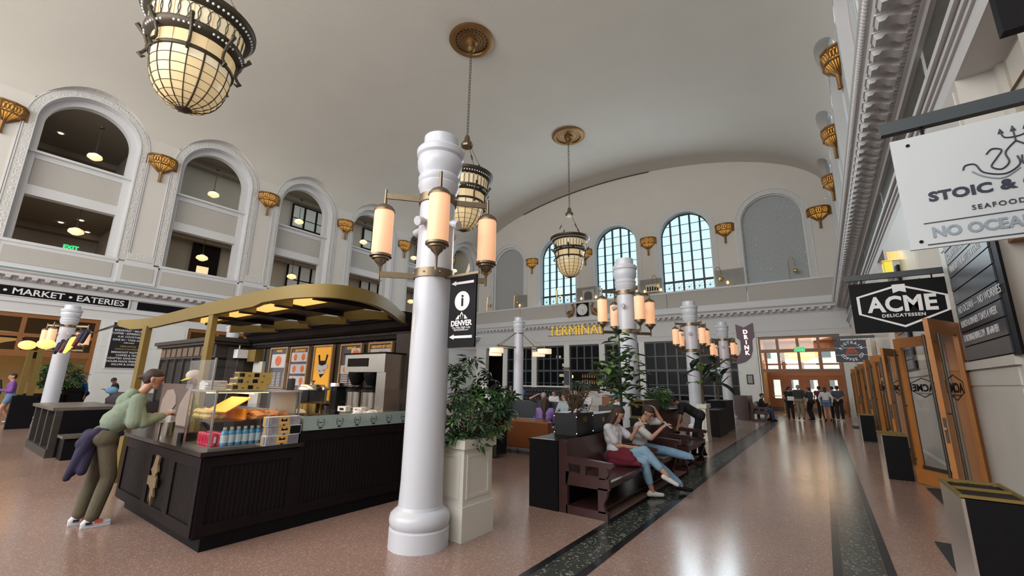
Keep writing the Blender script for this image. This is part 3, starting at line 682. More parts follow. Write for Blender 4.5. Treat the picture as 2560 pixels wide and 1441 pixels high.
# ================= CHANDELIERS =================
CG=mat('opal_glass_warm',(.62,.50,.30),.25,var=.12,scale=3,emit=(1,.72,.36),estr=.30)
CGW=mat('opal_glass_pale',(.72,.66,.50),.25,var=.1,scale=3,emit=(1,.8,.5),estr=.26)
BEAD=mat('opal_bead',(.75,.8,.84),.25)
def chandelier(label,P):
    t=T('chandelier',label,'chandelier',(0,0,0),'bowl chandeliers hung along the vault')
    # z relative to bottom
    B=[(.86*math.cos(PI/2*k/8)**.8 if k<8 else .12, 1.3-1.22*math.sin(PI/2*k/8)) for k in range(9)]
    B[8]=(.14,.06)
    p0=[];NS=16
    for k in range(8):
        (r0,z0),(r1,z1)=B[k],B[k+1]; d=.004
        m=MB(); a0,a1=.015/max(r0,.2),2*PI/NS-.015/max(r0,.2); am=(a0+a1)/2
        vs=[(r*math.cos(a),r*math.sin(a),z) for r,z in((r0,z0-.012),(r1,z1+.012)) for a in(a0,am,a1)]
        m.add(vs,[(0,1,4,3),(1,2,5,4)]); p0.append(m.build('pane',CG if k else CGW,t,60))
    m=MB(); vs=[(r*math.cos(a),r*math.sin(a),z) for r,z in((.90,1.72),(.87,1.38)) for a in(.02,PI/NS,2*PI/NS-.02)]; m.add(vs,[(0,1,4,3),(1,2,5,4)]); p0.append(m.build('pane',CG,t,60))
    m=MB(); vs=[(r*math.cos(a),r*math.sin(a),z) for r,z in((1.04,2.42),(1.0,1.9)) for a in(.02,PI/NS,2*PI/NS-.02)]; m.add(vs,[(0,1,4,3),(1,2,5,4)]); p0.append(m.build('pane',CGW,t,60))
    for o in p0:
        for q in range(1,NS):
            c_=o.copy(); COL.objects.link(c_); c_.parent=t; c_.rotation_euler=(0,0,2*PI*q/NS)
    # inner liner blocks view through
    m=MB().lathe((0,0,0),[(r*.985,z+.004) for r,z in B[::-1]]+[(.86,1.75),(.98,1.9),(1.02,2.45)],32); m.build('inner_bowl',CG,t)
    r0=MB()
    for q in range(NS):
        a=2*PI*q/NS; w=.014 if q%4 else .024
        r0.tube([((r+.005)*math.cos(a),(r+.005)*math.sin(a),z) for r,z in B],w,6)
    r0.build('rib',DBRONZE,t,kind='stuff')
    rr=MB()
    for r,z in B[1:8]: rr.lathe((0,0,0),[(r+.0,z-.008),(r+.012,z),(r,z+.008)],32)
    rr.build('lead_lines',DBRONZE,t,kind='stuff')
    MB().lathe((0,0,0),[(0,0),(.1,.01),(.17,.05),(.18,.09),(.1,.1)],20).build('bottom_cap',DBRONZE,t)
    for nm,pf in (('middle_ring',[(.86,1.28),(.90,1.29),(.92,1.33),(.90,1.37),(.86,1.38)]),('lower_gallery',[(.90,1.70),(1.02,1.76),(1.08,1.86),(1.08,1.92),(1.0,1.92)]),('rim_ring',[(1.02,2.40),(1.14,2.44),(1.24,2.56),(1.27,2.60),(1.27,2.68),(1.2,2.70),(1.04,2.5)])):
        MB().lathe((0,0,0),pf,48).build(nm,DBRONZE,t)
    bd=MB()
    for q in range(64):
        a=2*PI*q/64; bd.ico((1.175*math.cos(a),1.175*math.sin(a),2.49),.036,1)
        a=2*PI*(q+.5)/64
        if q%8<6: bd.ico((1.035*math.cos(a),1.035*math.sin(a),1.79),.032,1)
    bd.build('beads',BEAD,t,60,kind='stuff')
    ov=MB()
    for q in range(32):
        a=2*PI*q/32; P_=[]
        for k in range(13):
            b=2*PI*k/12; aa=a+.125*math.cos(b); zz=2.16+.24*math.sin(b); rr_=1.025+(zz-2.16)*.08+.012; P_.append((rr_*math.cos(aa),rr_*math.sin(aa),zz))
        ov.tube(P_,.010,5,False)
    ov.build('oval_tracery',DBRONZE,t,kind='stuff')
    for q in range(8):
        a=2*PI*(q+.5)/8; c_,s_=math.cos(a),math.sin(a)
        MB().tube([((r)*c_,(r)*s_,z) for r,z in((1.16,2.02),(1.2,1.98),(1.14,1.9),(1.02,1.75),(.95,1.55),(.94,1.4),(1.0,1.28),(1.06,1.22),(1.0,1.16),(.93,1.2))],[.05,.055,.045,.04,.035,.035,.04,.05,.04,.02],8).build('bracket',DBRONZE,t)
    for q in range(4):
        a=2*PI*(q+.5)/4+.3; c_,s_=math.cos(a),math.sin(a)
        w=MB(); w.tube([(1.1*c_,1.1*s_,2.65),(.15*c_,.15*s_,4.35)],.012,5); w=w.build('suspension_cable',BRONZE,t)
        x,y,z=.72*c_,.72*s_,3.33; m=MB(); m.bar((.78*c_,.78*s_,3.2),(.62*c_,.62*s_,3.48),.06,.06); m.build('turnbuckle',BRONZE,w,0)
    MB().lathe((0,0,0),[(0,4.22),(.26,4.22),(.29,4.3),(.26,4.42),(.15,4.55),(.12,4.75),(.05,4.85),(0,4.85)],8).build('bell',BRONZE,t,20)
    ch=MB(); z=4.85; i=0
    while z<9.55:
        a=(i%2)*PI/2; c_,s_=math.cos(a)*.05,math.sin(a)*.05
        ch.tube([(c_,s_,z),(c_,s_,z+.16),(0,0,z+.19),(-c_,-s_,z+.16),(-c_,-s_,z),(0,0,z-.03),(c_,s_,z)],.014,5,False); z+=.165; i+=1
    ch.build('chain',BRONZE,t,kind='stuff')
    ro=MB().lathe((0,0,0),[(1.1,10.17),(1.12,10.10),(1.0,10.03),(.86,10.03),(.82,10.1)],40); ro.build('ceiling_rosette',GOLD,t)
    MB().lathe((0,0,0),[(.84,10.12),(.3,10.08),(.3,9.98),(.2,9.9),(.17,9.7),(.22,9.62),(.1,9.5),(0,9.5)],24).build('rosette_hub',GOLD,t)
    gr=MB()
    for q in range(24):
        a=2*PI*q/24
        for r in(.45,.6,.75): gr.ico((r*math.cos(a+r),r*math.sin(a+r),10.10),.035,1,(1,1,.4))
    gr.build('rosette_piercing',BLACK,t,kind='stuff')
    t.location=P; return t
ch0=chandelier('largest bowl chandelier at upper left with beaded bronze rim',(-12.4,2.84,8.17))
copy_tree(ch0,(-12.4,13.4,8.2),label='bowl chandelier half hidden behind the near column')
copy_tree(ch0,(-12.4,23.6,8.2),label='small far bowl chandelier before the first arched window')
# ================= SCONCES =================
SG=mat('sconce_amber',(.45,.25,.06),.35,emit=(1,.46,.06),estr=.6); 
def sconce():
    t=T('wall_sconce','x','lamp',(0,0,0),'gilt basket sconces round the upper walls')
    A=[-90,-54,-18,18,54,90]
    def ring(r,z,sx=.62): return [(r*sx*math.cos(math.radians(a))/.62*.8,r*math.sin(math.radians(a)),z) for a in A]
    def loft(rs,nm,m,cap=True):
        mb=MB(); n=len(A); 
        for r,z in rs: mb.v+=ring(r,z)
        for i in range(len(rs)-1):
            for k in range(n-1): mb.f.append((i*n+k,i*n+k+1,(i+1)*n+k+1,(i+1)*n+k)); mb.m.append(0)
        return mb.build(nm,m,t,0)
    loft([(.60,.40),(.64,.42),(.64,.50),(.58,.52),(.0,.52)],'rim',GOLD)
    loft([(.52,.0),(.58,.02),(.60,.06),(.56,.07)],'belt',GOLD)
    loft([(.53,.07),(.58,.40)],'glass_band',SG)
    loft([(.50,.01),(.10,-.33)],'glass_cone',SG)
    m=MB()
    for a in A:
        c_,s_=math.cos(math.radians(a))*.8,math.sin(math.radians(a)); m.tube([(.585*c_,.585*s_,.42),(.545*c_,.545*s_,.05),(.11*c_,.11*s_,-.34)],.03,5)
    for a0,a1 in zip(A[:-1],A[1:]):
        for f in(.33,.66):
            a=a0+(a1-a0)*f; c_,s_=math.cos(math.radians(a))*.78,math.sin(math.radians(a)); m.tube([(.51*c_,.51*s_,.02),(.11*c_,.11*s_,-.34)],.018,4)
        for f in(.17,.5,.83):
            P_=[]
            for k in range(9):
                b=2*PI*k/8; f2=f+.13*math.cos(b); a=a0+(a1-a0)*f2; z=.235+.14*math.sin(b); r=.555+.05*(z-.2)/.2*.7; q0=Vector((math.cos(math.radians(a0))*.8,math.sin(math.radians(a0)))); q1=Vector((math.cos(math.radians(a1))*.8,math.sin(math.radians(a1)))); q=q0.lerp(q1,f2)*(r+.015); P_.append((q.x,q.y,z))
            m.tube(P_,.02,4,False)
    m.build('tracery',GOLD,t,kind='stuff')
    MB().lathe((.06,0,0),[(.1,-.32),(.075,-.38),(.06,-.76),(.08,-.79),(.07,-.86),(0,-.88)],8).build('stem',GOLD,t,20)
    MB().box(-.02,.0,-.66,.66,-.05,.42).build('back_plate',GOLD,t,0)
    return t
sc=sconce(); ordn=['first','second','third','fourth','fifth','sixth','seventh','eighth']
SCY=[.38,5.75,11.1,16.5,21.95,27.3]
for i,y in enumerate(SCY):
    lab='gilt basket sconce on the left wall, '+ordn[i]+' from the left edge of the photo'
    if i==0: sc.location=(XL+.03,y,12.3); sc['label']=lab
    else: copy_tree(sc,(XL+.03,y,12.3),label=lab)
for i,y in enumerate((16.5,21.95,27.3)): copy_tree(sc,(XR-.03,y,12.3),rz=PI,label='gilt basket sconce on the right wall, '+ordn[i]+' from the top')
for i,x in enumerate((-25.9,-20.5,-15.15,-9.8,-4.4,1.0)): copy_tree(sc,(x,YF-.03,12.2),rz=-PI/2,label='gilt basket sconce on the far wall, '+ordn[i]+' from the left')
# ---- gallery pendants, exits ----
pd=T('globe_pendant','x','lamp',(0,0,0),'schoolhouse globe pendants in the gallery openings')
MB().lathe((0,0,0),[(0,-.17),(.12,-.16),(.28,-.06),(.3,0),(.26,.1),(.12,.17),(.1,.2)],20).build('globe',GLOBE,pd)
m=MB(); m.lathe((0,0,0),[(.12,.18),(.1,.24),(.02,.27),(.015,1.6),(.1,1.62),(.12,1.67),(0,1.67)],12); m.build('stem',DBRONZE,pd)
first=True
for k,b in enumerate(BY[3:]):
    for j,(z,nm) in enumerate(((8.35,'lower'),(12.35,'upper'))):
        lab='glowing globe pendant in the %s opening of the %s arch from left'%(nm,ordn[k])
        lo=(-28.8,b+.5,z+.1)
        if first: pd.location=lo; pd['label']=lab; first=False
        else: copy_tree(pd,lo,label=lab)
GRN=mat('exit_green',(.05,.6,.2),.5,emit=(.05,1,.3),estr=.9)
def exit_sign(P,lab,s=1,face='x'):
    t=T('exit_sign',lab,'sign',P,'green exit signs'); x,y,z=P
    if face=='x':
        MB().box(x-.03,x,y-.2*s,y+.2*s,z,z+.2*s).build('box',DARKC,t,0); text('EXIT',.2*s,GRN,t,F_posX(x+.008,y,z+.1*s),bold=.012)
    else:
        MB().box(x-.2*s,x+.2*s,y,y+.03,z,z+.2*s).build('box',GRN,t,0); text('EXIT',.2*s,PAPERW,t,F_negY(x,y-.008,z+.1*s),bold=.01)
exit_sign((-34,4.75,12.2),'green exit sign in the upper gallery opening at far left',1.6)
exit_sign((-33,4.0,8.35),'green exit sign in the lower gallery opening at far left',1.5)
exit_sign((-.95,31.56,3.75),'green exit sign above the far entrance doors',1.4,'y')
dl=MB()
for p in ((-35,3.6,10.28),(-33.5,4.2,10.28),(-36,4.9,10.28),(-34,2.6,15.18)): dl.lathe(p,[(0,-.02),(.1,-.02),(.12,0)],10)
TG(dl.build('downlight',mat('downlight_glow',(1,.9,.7),.4,emit=(1,.8,.5),estr=3),None,kind='stuff'),'small round downlights in the leftmost gallery ceilings','lamp')
# ================= FAR WALL THINGS =================
YELB=mat('bulb_gold',(.9,.7,.15),.4,emit=(1,.72,.12),estr=.9)
t=T('marquee_sign','gold bulb-lit TERMINAL letters above the bar windows','sign',(-16,31.4,5.4))
tt=text('TERMINAL',1.12,mat('marquee_gold',(.40,.24,.04),.4,metal=.3,emit=(1,.6,.05),estr=.4),t,F_negY(-16.0,31.3,5.86)@Matrix.Scale(.97,4,(1,0,0)),ext=.05,bold=-.012)
m=MB(); m.bar((-18.7,31.42,5.55),(-13.3,31.42,5.55),.04); m.bar((-18.7,31.42,6.1),(-13.3,31.42,6.1),.04); m.build('rail',BRONZE,t,0)
bm=MB(); me=tt.data; k=0; seen=set()
for e in me.edges:
    a,b_=[me.vertices[i].co for i in e.vertices]
    if a.y<-.1+31.3-31.4+.06 and abs(a.y-b_.y)<1e-4:
        L_=(b_-a).length; n=max(1,int(L_/.15))
        for q in range(n):
            p=a.lerp(b_,(q+.5)/n); key=(round(p.x/.13),round(p.z/.13))
            if key in seen: continue
            seen.add(key); bm.ico((p.x-16,31.24,p.z+5.4),.026,1)
bm.build('bulbs',YELB,t,60,kind='stuff')
t=T('wall_clock','square black-framed clock with round white dial on the far parapet','clock',(-15.35,31.2,7))
MB().box(-15.88,-14.82,31.2,31.33,6.98,8.1).build('frame',BLACK,t,0)
MB().prism([(-15.35+.47*math.cos(PI*k/16),7.54+.47*math.sin(PI*k/16)) for k in range(32)],'y',31.18,31.2).build('dial',PAPERW,t,0)
m=MB()
for k in range(12):
    a=PI*k/6; m.bar((-15.35+.33*math.cos(a),31.175,7.54+.33*math.sin(a)),(-15.35+.43*math.cos(a),31.175,7.54+.43*math.sin(a)),.035,.01)
m.build('numerals',BLACK,t,0,kind='stuff')
m=MB(); m.bar((-15.35,31.17,7.54),(-15.15,31.17,7.42),.04,.01); m.build('hour_hand',BLACK,t,0); m=MB(); m.bar((-15.35,31.165,7.54),(-15.22,31.165,7.22),.03,.01); m.build('minute_hand',BLACK,t,0)
for sgn,lab in((-1,'gilt scroll ornament left of the clock'),(1,'gilt scroll ornament right of the clock')):
    m=MB(); x=-15.35+sgn*1.0; P_=[]
    for k in range(22):
        a=k*.5; r=.32*(1-k/26); P_.append((x+sgn*.1+sgn*r*math.cos(a),31.2,7.25+r*math.sin(a)))
    m.tube(P_,.05,6); m.tube([(x+sgn*.3,31.2,7.0),(x-sgn*.1,31.2,7.4),(x-sgn*.2,31.2,7.75),(x-sgn*.05,31.2,8.0),(x-sgn*.2,31.2,8.1)],[.1,.11,.09,.06,.04],7)
    TG(m.build('scroll_ornament',GOLD),lab,'ornament')
# ledge lamps: brass balls on curved rods, candle bulbs, glass screens
def ball_lamp(x,lab,h=1.1):
    t=T('arc_lamp',lab,'lamp',(x,31.4,8.25),'brass ball lamps on the far ledge')
    MB().tube([(x-.35,31.42,8.25),(x-.35,31.42,8.25+h),(x-.28,31.42,8.25+h+.3),(x-.1,31.42,8.25+h+.35),(x,31.42,8.25+h+.1),(x,31.42,8.25+h*.75)],.022,6).build('rod',BRASS,t)
    MB().ico((x,31.42,8.25+.55),.15,2).build('ball',BRASS,t)
for x,lab in((-25.2,'brass ball lamp before the leftmost blank arch'),(-22,'brass ball lamp right of the leftmost blank arch'),(-17.5,'brass ball lamp before the first arched window'),(-9.3,'brass ball lamp left of the third arched window'),(-4.9,'brass ball lamp right of the third arched window'),(-.6,'brass ball lamp before the lace-patterned arch')): ball_lamp(x,lab)
BULB=mat('small_warm_bulb',(1,.7,.4),.4,emit=(1,.5,.2),estr=2.2)
for i,(x,lab) in enumerate(((-21.7,'below the first blank arch side'),(-15.5,'left of the framed mirror above the clock'),(-14.2,'right of the framed mirror above the clock'),(-10.2,'left of the marquee letters box'),(-9.0,'right of the marquee letters box'),(-4.5,'left of the lace-patterned arch'))):
    t=T('candle_lamp','small glowing candle lamp on the far ledge, '+lab,'lamp',(x,31.4,8.25),'candle lamps on the far ledge'); MB().tube([(x,31.38,8.25),(x,31.38,8.42)],.03,6).build('holder',BRASS,t); MB().ico((x,31.38,8.5),.085,1,(1,1,1.5)).build('bulb',BULB,t)
for i,(a,b,lab) in enumerate(((-22.4,-21,'grey glass screen right of the leftmost arch'),(-16,-13.8,'grey glass screen behind the framed mirror'),(-10.6,-8.9,'grey glass screen between second and third windows'),(-5.2,-3.5,'grey glass screen left of the lace-patterned arch'))):
    t=T('glass_screen',lab,'screen',(a,31.5,8.25),'glass screens on the far ledge'); MB().box(a,b,31.5,31.515,8.25,9.45).build('pane',mat('grey_screen',(.30,.30,.28),.2,alpha=.55),t,0)
t=T('framed_mirror','arched framed mirror on the far ledge above the clock','mirror',(-15,31.45,8.3)); MB().box(-15.4,-14.4,31.43,31.48,8.3,9.2).build('frame',DARKW,t,0); MB().prism([(-15.25,8.35),(-14.55,8.35),(-14.55,8.8)]+[(-14.9+.35*math.cos(PI*k/8),8.8+.25*math.sin(PI*k/8)) for k in range(9)],'y',31.41,31.43).build('glass',GLSD,t,0)
t=T('letter_box','cream box of small arches on the far ledge behind the second column','ornament',(-9.6,31.4,8.3)); MB().box(-10.1,-9.1,31.38,31.45,8.4,9.0).build('panel',mat('cream',(.6,.55,.42),.6),t,0)
m=MB()
for i in range(5): m.prism([(-10+i*.18,8.5),(-9.9+i*.18,8.5),(-9.9+i*.18,8.8),(-9.95+i*.18,8.87),(-10+i*.18,8.8)],'y',31.36,31.38)
m.build('arches',BLACK,t,0,kind='stuff')
# DRINK arrow
PUR=mat('dusty_purple',(.13,.075,.11),.5,var=.15); GLW=mat('neon_white',(1,.9,.75),.4,emit=(1,.85,.6),estr=1.6)
t=T('arrow_sign','tall purple bent arrow sign with glowing DRINK letters','sign',(-3.8,31.3,3.2))
x0=-3.85; out=[(-4.30,5.62),(-3.82,5.38),(-3.3,5.66),(-3.28,4.75),(-3.42,4.6),(-3.45,3.9),(-3.6,3.45),(-3.9,3.18),(-4.3,3.05),(-4.75,3.08),(-4.62,3.28),(-4.75,3.5),(-4.4,3.5),(-4.2,3.65),(-4.1,3.95),(-4.1,4.55),(-4.28,4.7)]
MB().prism(out,'y',31.38,31.5).build('board',PUR,t,0)
for i,ch_ in enumerate('DRINK'): text(ch_,.36,GLW,t,F_negY(-3.76,31.37,5.08-i*.34),bold=.014)
# bar back details behind the bar windows
POSTB=mat('framed_notice_print',(.35,.36,.36),.6,var=.3,scale=12)
t=T('framed_notice','small black-framed notice on the marble pier by the far doors','picture',(-3.75,31.45,1.9)); MB().box(-3.95,-3.57,31.44,31.49,1.75,2.35).build('frame',BLACK,t,0); MB().box(-3.9,-3.62,31.43,31.44,1.8,2.3).build('print',POSTB,t,0)
LITS=mat('lit_shelf_bottle',(1,.85,.55),.4,emit=(1,.8,.45),estr=1.4)
for j,(x,z) in enumerate(((-18.9,3.9),(-18.3,3.2),(-18.6,2.3),(-18.3,1.7),(-17.7,2.2),(-12.9,4.0),(-12.4,3.2))):
    t=T('back_bar_light','small lit shelf panel seen through the bar windows, %s'%['top left','under the top left one','mid left','low left','beside the mid left one','right of the gold letters','low right'][j],'lamp',(x,33.5,z),'lit shelf panels behind the bar windows')
    MB().box(x-.22,x+.22,33.5,33.55,z-.12,z+.12).build('panel',LITS,t,0)
# bottles on the back bar
bt=T('bottle','bottle on the lit back bar behind the open bar window','bottle',(0,0,0),'bottles on the back bar')
MB().lathe((0,0,0),[(0,0),(.045,0),(.045,.2),(.018,.26),(.018,.33),(0,.33)],8).build('body',mat('bottle_amber',(.25,.1,.03),.2,emit=(1,.5,.15),estr=.15),bt)
bt.location=(-16.4,33.2,2.12)
for i in range(1,24): copy_tree(bt,(-16.4+.21*(i%12),33.2,2.12 if i<12 else 1.62))
TG(MB().box(-16.7,-13.8,33.1,33.5,2.07,2.11).box(-16.7,-13.8,33.1,33.5,1.57,1.61).box(-16.7,-13.8,33.4,33.5,0,1.6).build('bar_shelf',BARI),'dark back bar shelves behind the open bar window','shelf')
TG(MB().box(-16.9,-10.9,31.1,31.46,.98,1.06).box(-16.9,-10.9,31.2,31.44,0,.98).build('bar_counter',MARB),'pale marble bar counter in front of the dark bar windows','counter')
# chalk menu pillars (twisted slats) between bar openings
for x,lab in((-17,'left slatted menu post beside the bar opening'),(-13.88,'right slatted menu post beside the bar opening')):
    t=T('menu_post',lab,'sign',(x,31.35,1.2),'slatted menu posts at the bar')
    MB().box(x-.3,x+.3,31.36,31.46,2.72,2.9).build('cap',BRONZE,t,0)
    for i in range(9): MB().cb((x,31.4,1.55+i*.13),(.44,.08,.10),rz=0,ry=.06).build('slat',BLUEF,t,0)
# ================= RIGHT WALL THINGS =================
def hang(Y,x0,x1,z0,z1,lab,m,nm='hanging_sign'):
    t=T(nm,lab,'sign',((x0+x1)/2,Y,z0))
    MB().box(x0,x1,Y-.012,Y+.012,z0,z1).build('board',m,t,0)
    MB().box(x0-.04,2.0,Y-.03,Y+.03,z1+.06,z1+.15).build('beam',mat('steel_blue_paint',(.03,.04,.05),.45),t,0)
    for x in(x0+.18,x1-.22): MB().box(x-.008,x+.008,Y-.01,Y+.01,z1-.02,z1+.07).build('hanger',BLACK,t,0)
    return t
SW=mat('sign_white',(.50,.54,.575),.5,var=.015)
INK=mat('sign_ink',(.02,.025,.05),.5); GINK=mat('sign_grey_ink',(.24,.30,.36),.5)
t=hang(3.9,.60,1.60,2.54,3.37,'large white seafood restaurant sign with trident mark at upper right',SW)
Yt=3.885; 
text('STOIC & GENUINE',.092,INK,t,F_negY(1.185,Yt,2.895)@Matrix.Scale(1.12,4,(1,0,0)),bold=.0035,space=1.05)
text('SEAFOOD | OYSTERS',.046,INK,t,F_negY(.93,Yt,2.775),align='LEFT',space=1.25)
text('NO OCEAN. NO WORRIES.',.098,GINK,t,F_negY(.72,Yt,2.64)@Matrix.Scale(.92,4,(1,0,0)),align='LEFT',bold=.003)
m=MB(); m.box(.69,1.58,Yt-.002,Yt,2.712,2.716); m.box(.69,1.58,Yt-.002,Yt,2.560,2.564); m.build('rule',INK,t,0)
def curve2(P_,mm,w=.009):
    pts=[]
    for i in range(len(P_)-1):
        p0,p1,p2,p3=P_[max(i-1,0)],P_[i],P_[i+1],P_[min(i+2,len(P_)-1)]
        for k in range(6):
            u=k/6; pts.append(tuple(.5*((2*p1[j])+(-p0[j]+p2[j])*u+(2*p0[j]-5*p1[j]+4*p2[j]-p3[j])*u*u+(-p0[j]+3*p1[j]-3*p2[j]+p3[j])*u**3) for j in(0,1)))
    pts.append(P_[-1]); MB().tube([(x,Yt-.002,z+.025) for x,z in pts],w*.5,6).build('octopus_line',mm,t)
for s_ in(-1,1):
    X=lambda d: 1.19+s_*d
    curve2([(X(.26),3.02),(X(.245),3.05),(X(.20),3.045),(X(.17),2.98),(X(.08),2.945),(X(.0)+s_*.01,2.99),(X(.01),3.05)],INK)
    curve2([(X(.14),3.10),(X(.11),3.13),(X(.07),3.11),(X(.10),3.06),(X(.13),3.01),(X(.09),2.98),(X(.05),3.02),(X(.055),3.09),(X(.0)+s_*.0,3.155)],INK)
    curve2([(X(.22),3.0),(X(.17),2.95),(X(.09),2.92),(X(.01),2.97)],GINK)
curve2([(1.19,3.155),(1.19,3.26)],INK,.008); curve2([(1.135,3.245),(1.15,3.19),(1.23,3.19),(1.245,3.245)],INK,.008)
for x in(1.19,1.135,1.245): MB().prism([(x-.014,3.25),(x+.014,3.25),(x,3.285)],'y',Yt-.004,Yt).build('trident_tip',INK,t,0)
for x,z in((.72-.03,3.31),(.66,2.59)): MB().lathe((0,0,0),[(0,-.004),(.011,-.004),(.011,.004),(0,.004)],12).xf(Matrix.Translation((x,Yt,z))@Matrix.Rotation(PI/2,4,'X')).build('bolt',BLACK,t)
# ACME
t=hang(9.1,.54,1.80,2.49,3.32,'black delicatessen sign with white hexagon, second blade sign',BLACK)
hexa=[(.62,3.10),(.62,2.80),(1.17,2.56),(1.72,2.80),(1.72,3.04),(1.17,3.26)]
m=MB(); n=len(hexa)
inn=[(1.17+(x-1.17)*.93,2.91+(z-2.91)*.90) for x,z in hexa]
vs=[(x,9.083,z) for x,z in hexa]+[(x,9.083,z) for x,z in inn]; m.add(vs,[(i,(i+1)%n,n+(i+1)%n,n+i) for i in range(n)]); m.build('hexagon_outline',WP,t,0)
text('ACME',.345,WP,t,F_negY(1.17,9.08,2.93)@Matrix.Rotation(-.01,4,'Z')@Matrix.Scale(.88,4,(1,0,0)),bold=.012,space=1.05)
text('DELICATESSEN',.07,WP,t,F_negY(1.17,9.08,2.755),space=1.15,bold=.002)
MB().prism([(1.09,3.26),(1.09,3.12),(1.17,3.15),(1.25,3.12),(1.25,3.26)],'y',9.078,9.083).build('ribbon',WP,t,0)
# PIGTRAIN
NAVY=mat('navy_board',(.03,.04,.06),.5)
t=hang(19.3,.48,1.38,2.5,3.27,'navy coffee company sign of three boards with round lettering, third blade sign',NAVY)
for z in(2.75,3.0): MB().box(.48,1.38,19.28,19.29,z-.006,z+.006).build('joint',PAPERW,t,0)
def arc_text(st,cx,cz,r,a0,a1,size,mm,top=True):
    for i,c_ in enumerate(st):
        a=a0+(a1-a0)*(i+.5)/len(st); x,z=cx+r*math.cos(a),cz+r*math.sin(a)
        rot=(a-PI/2) if top else (a+PI/2)
        if c_!=' ': text(c_,size,mm,t,F_negY(x,19.27,z)@Matrix.Rotation(rot,4,'Z'),bold=.004)
arc_text('PIGTRAIN',.95,2.88,.30,PI*.95,PI*.08,.13,WP); arc_text('COFFEE CO',.95,2.88,.30,PI*1.12,PI*1.92,.13,WP,False)
ORG_=mat('orange_red',(.55,.09,.03),.5)
for i in range(4): w_=.10+.03*(3-i)*.9; MB().box(.95-w_,.95+w_,19.26,19.27,2.80+i*.05,2.825+i*.05).build('rail_mark',ORG_,t,0)
m=MB(); m.bar((.80,19.265,2.78),(.89,19.265,3.0),.018,.01); m.bar((1.10,19.265,2.78),(1.01,19.265,3.0),.018,.01); m.build('rail_mark',ORG_,t,0)
# black frame sign at the top right corner
t=T('frame_sign','black-framed pale sign cut by the top right corner','sign',(.9,2,2.8)); m=MB(); m.box(.645,.72,1.98,2.02,2.81,3.6); m.box(.645,1.6,1.98,2.02,2.81,2.89); m.build('frame',BLACK,t,0); MB().box(.72,1.6,2.0,2.01,2.89,3.6).build('panel',SW,t,0)
# chalk menu board on the marble pier
BRDB=mat('menu_board_blue',(.045,.055,.075),.28,var=.25,scale=2)
t=T('menu_board','tall board of dark horizontal slats with menu lines on the marble pier','sign',(1.6,7.2,1.96))
MB().box(1.59,1.612,6.2,8.12,1.95,4.3).build('back_board',BLACK,t,0)
rows=['','','STOIC AND GENUINE','OYSTERS','CREATIVE COCKTAILS','CURATED BEER LIST','WINES BY THE BOTTLE & GLASS','','','NO OCEAN — NO WORRIES','LUNCH & DINNER 7 DAYS A WEEK','STOICANDGENUINE.COM   303-640-FISH','']
hh=.185
for i,r in enumerate(rows[::-1]):
    z=1.97+i*hh; a,b=6.38,8.08
    MB().box(1.575,1.59,a,b,z+.005,z+hh-.012).build('slat',BRDB,t,0)
    if r and i<11: text(r,.13 if len(r)<24 else .12,WP,t,F_negX(1.571,b-.1,z+hh/2)@Matrix.Scale(min(1.0,1.55/(len(r)*.072)),4,(1,0,0)),ext=.001,align='LEFT')
# second chalk board further along
t=T('menu_board','narrow dark slatted board on the second marble pier','sign',(1.6,12.5,2)); MB().box(1.57,1.612,11.9,13.4,2.0,4.2).build('back_board',BLACK,t,0)
for i in range(11): MB().box(1.55,1.57,12.0,13.3,2.02+i*.2,2.2+i*.2).build('slat',BRDB,t,0)
# wall lanterns of yellow glass
YEL=mat('yellow_glass',(.75,.65,.05),.2,emit=(1,.9,.05),estr=.35)
for Y,lab in((7.0,'yellow glass wall lantern behind the white sign'),(12.0,'yellow glass wall lantern above the black delicatessen sign'),(17.3,'yellow glass wall lantern above the navy coffee sign')):
    t=T('wall_lantern',lab,'lamp',(1.5,Y,4.0),'yellow wall lanterns'); z=3.9
    MB().box(1.45,1.62,Y-.03,Y+.03,z+.42,z+.62).build('bracket',BRASS,t,0)
    m=MB(); m.box(1.36,1.5,Y-.07,Y+.07,z+.08,z+.4); m.build('glass',YEL,t,0)
    m=MB()
    for a in(1.35,1.49):
        for b_ in(-.08,.06): m.box(a,a+.02,Y+b_,Y+b_+.02,z+.05,z+.42)
    m.box(1.34,1.52,Y-.09,Y+.09,z+.4,z+.43); m.box(1.34,1.52,Y-.09,Y+.09,z+.05,z+.08); m.build('cage',BRASS,t,0)
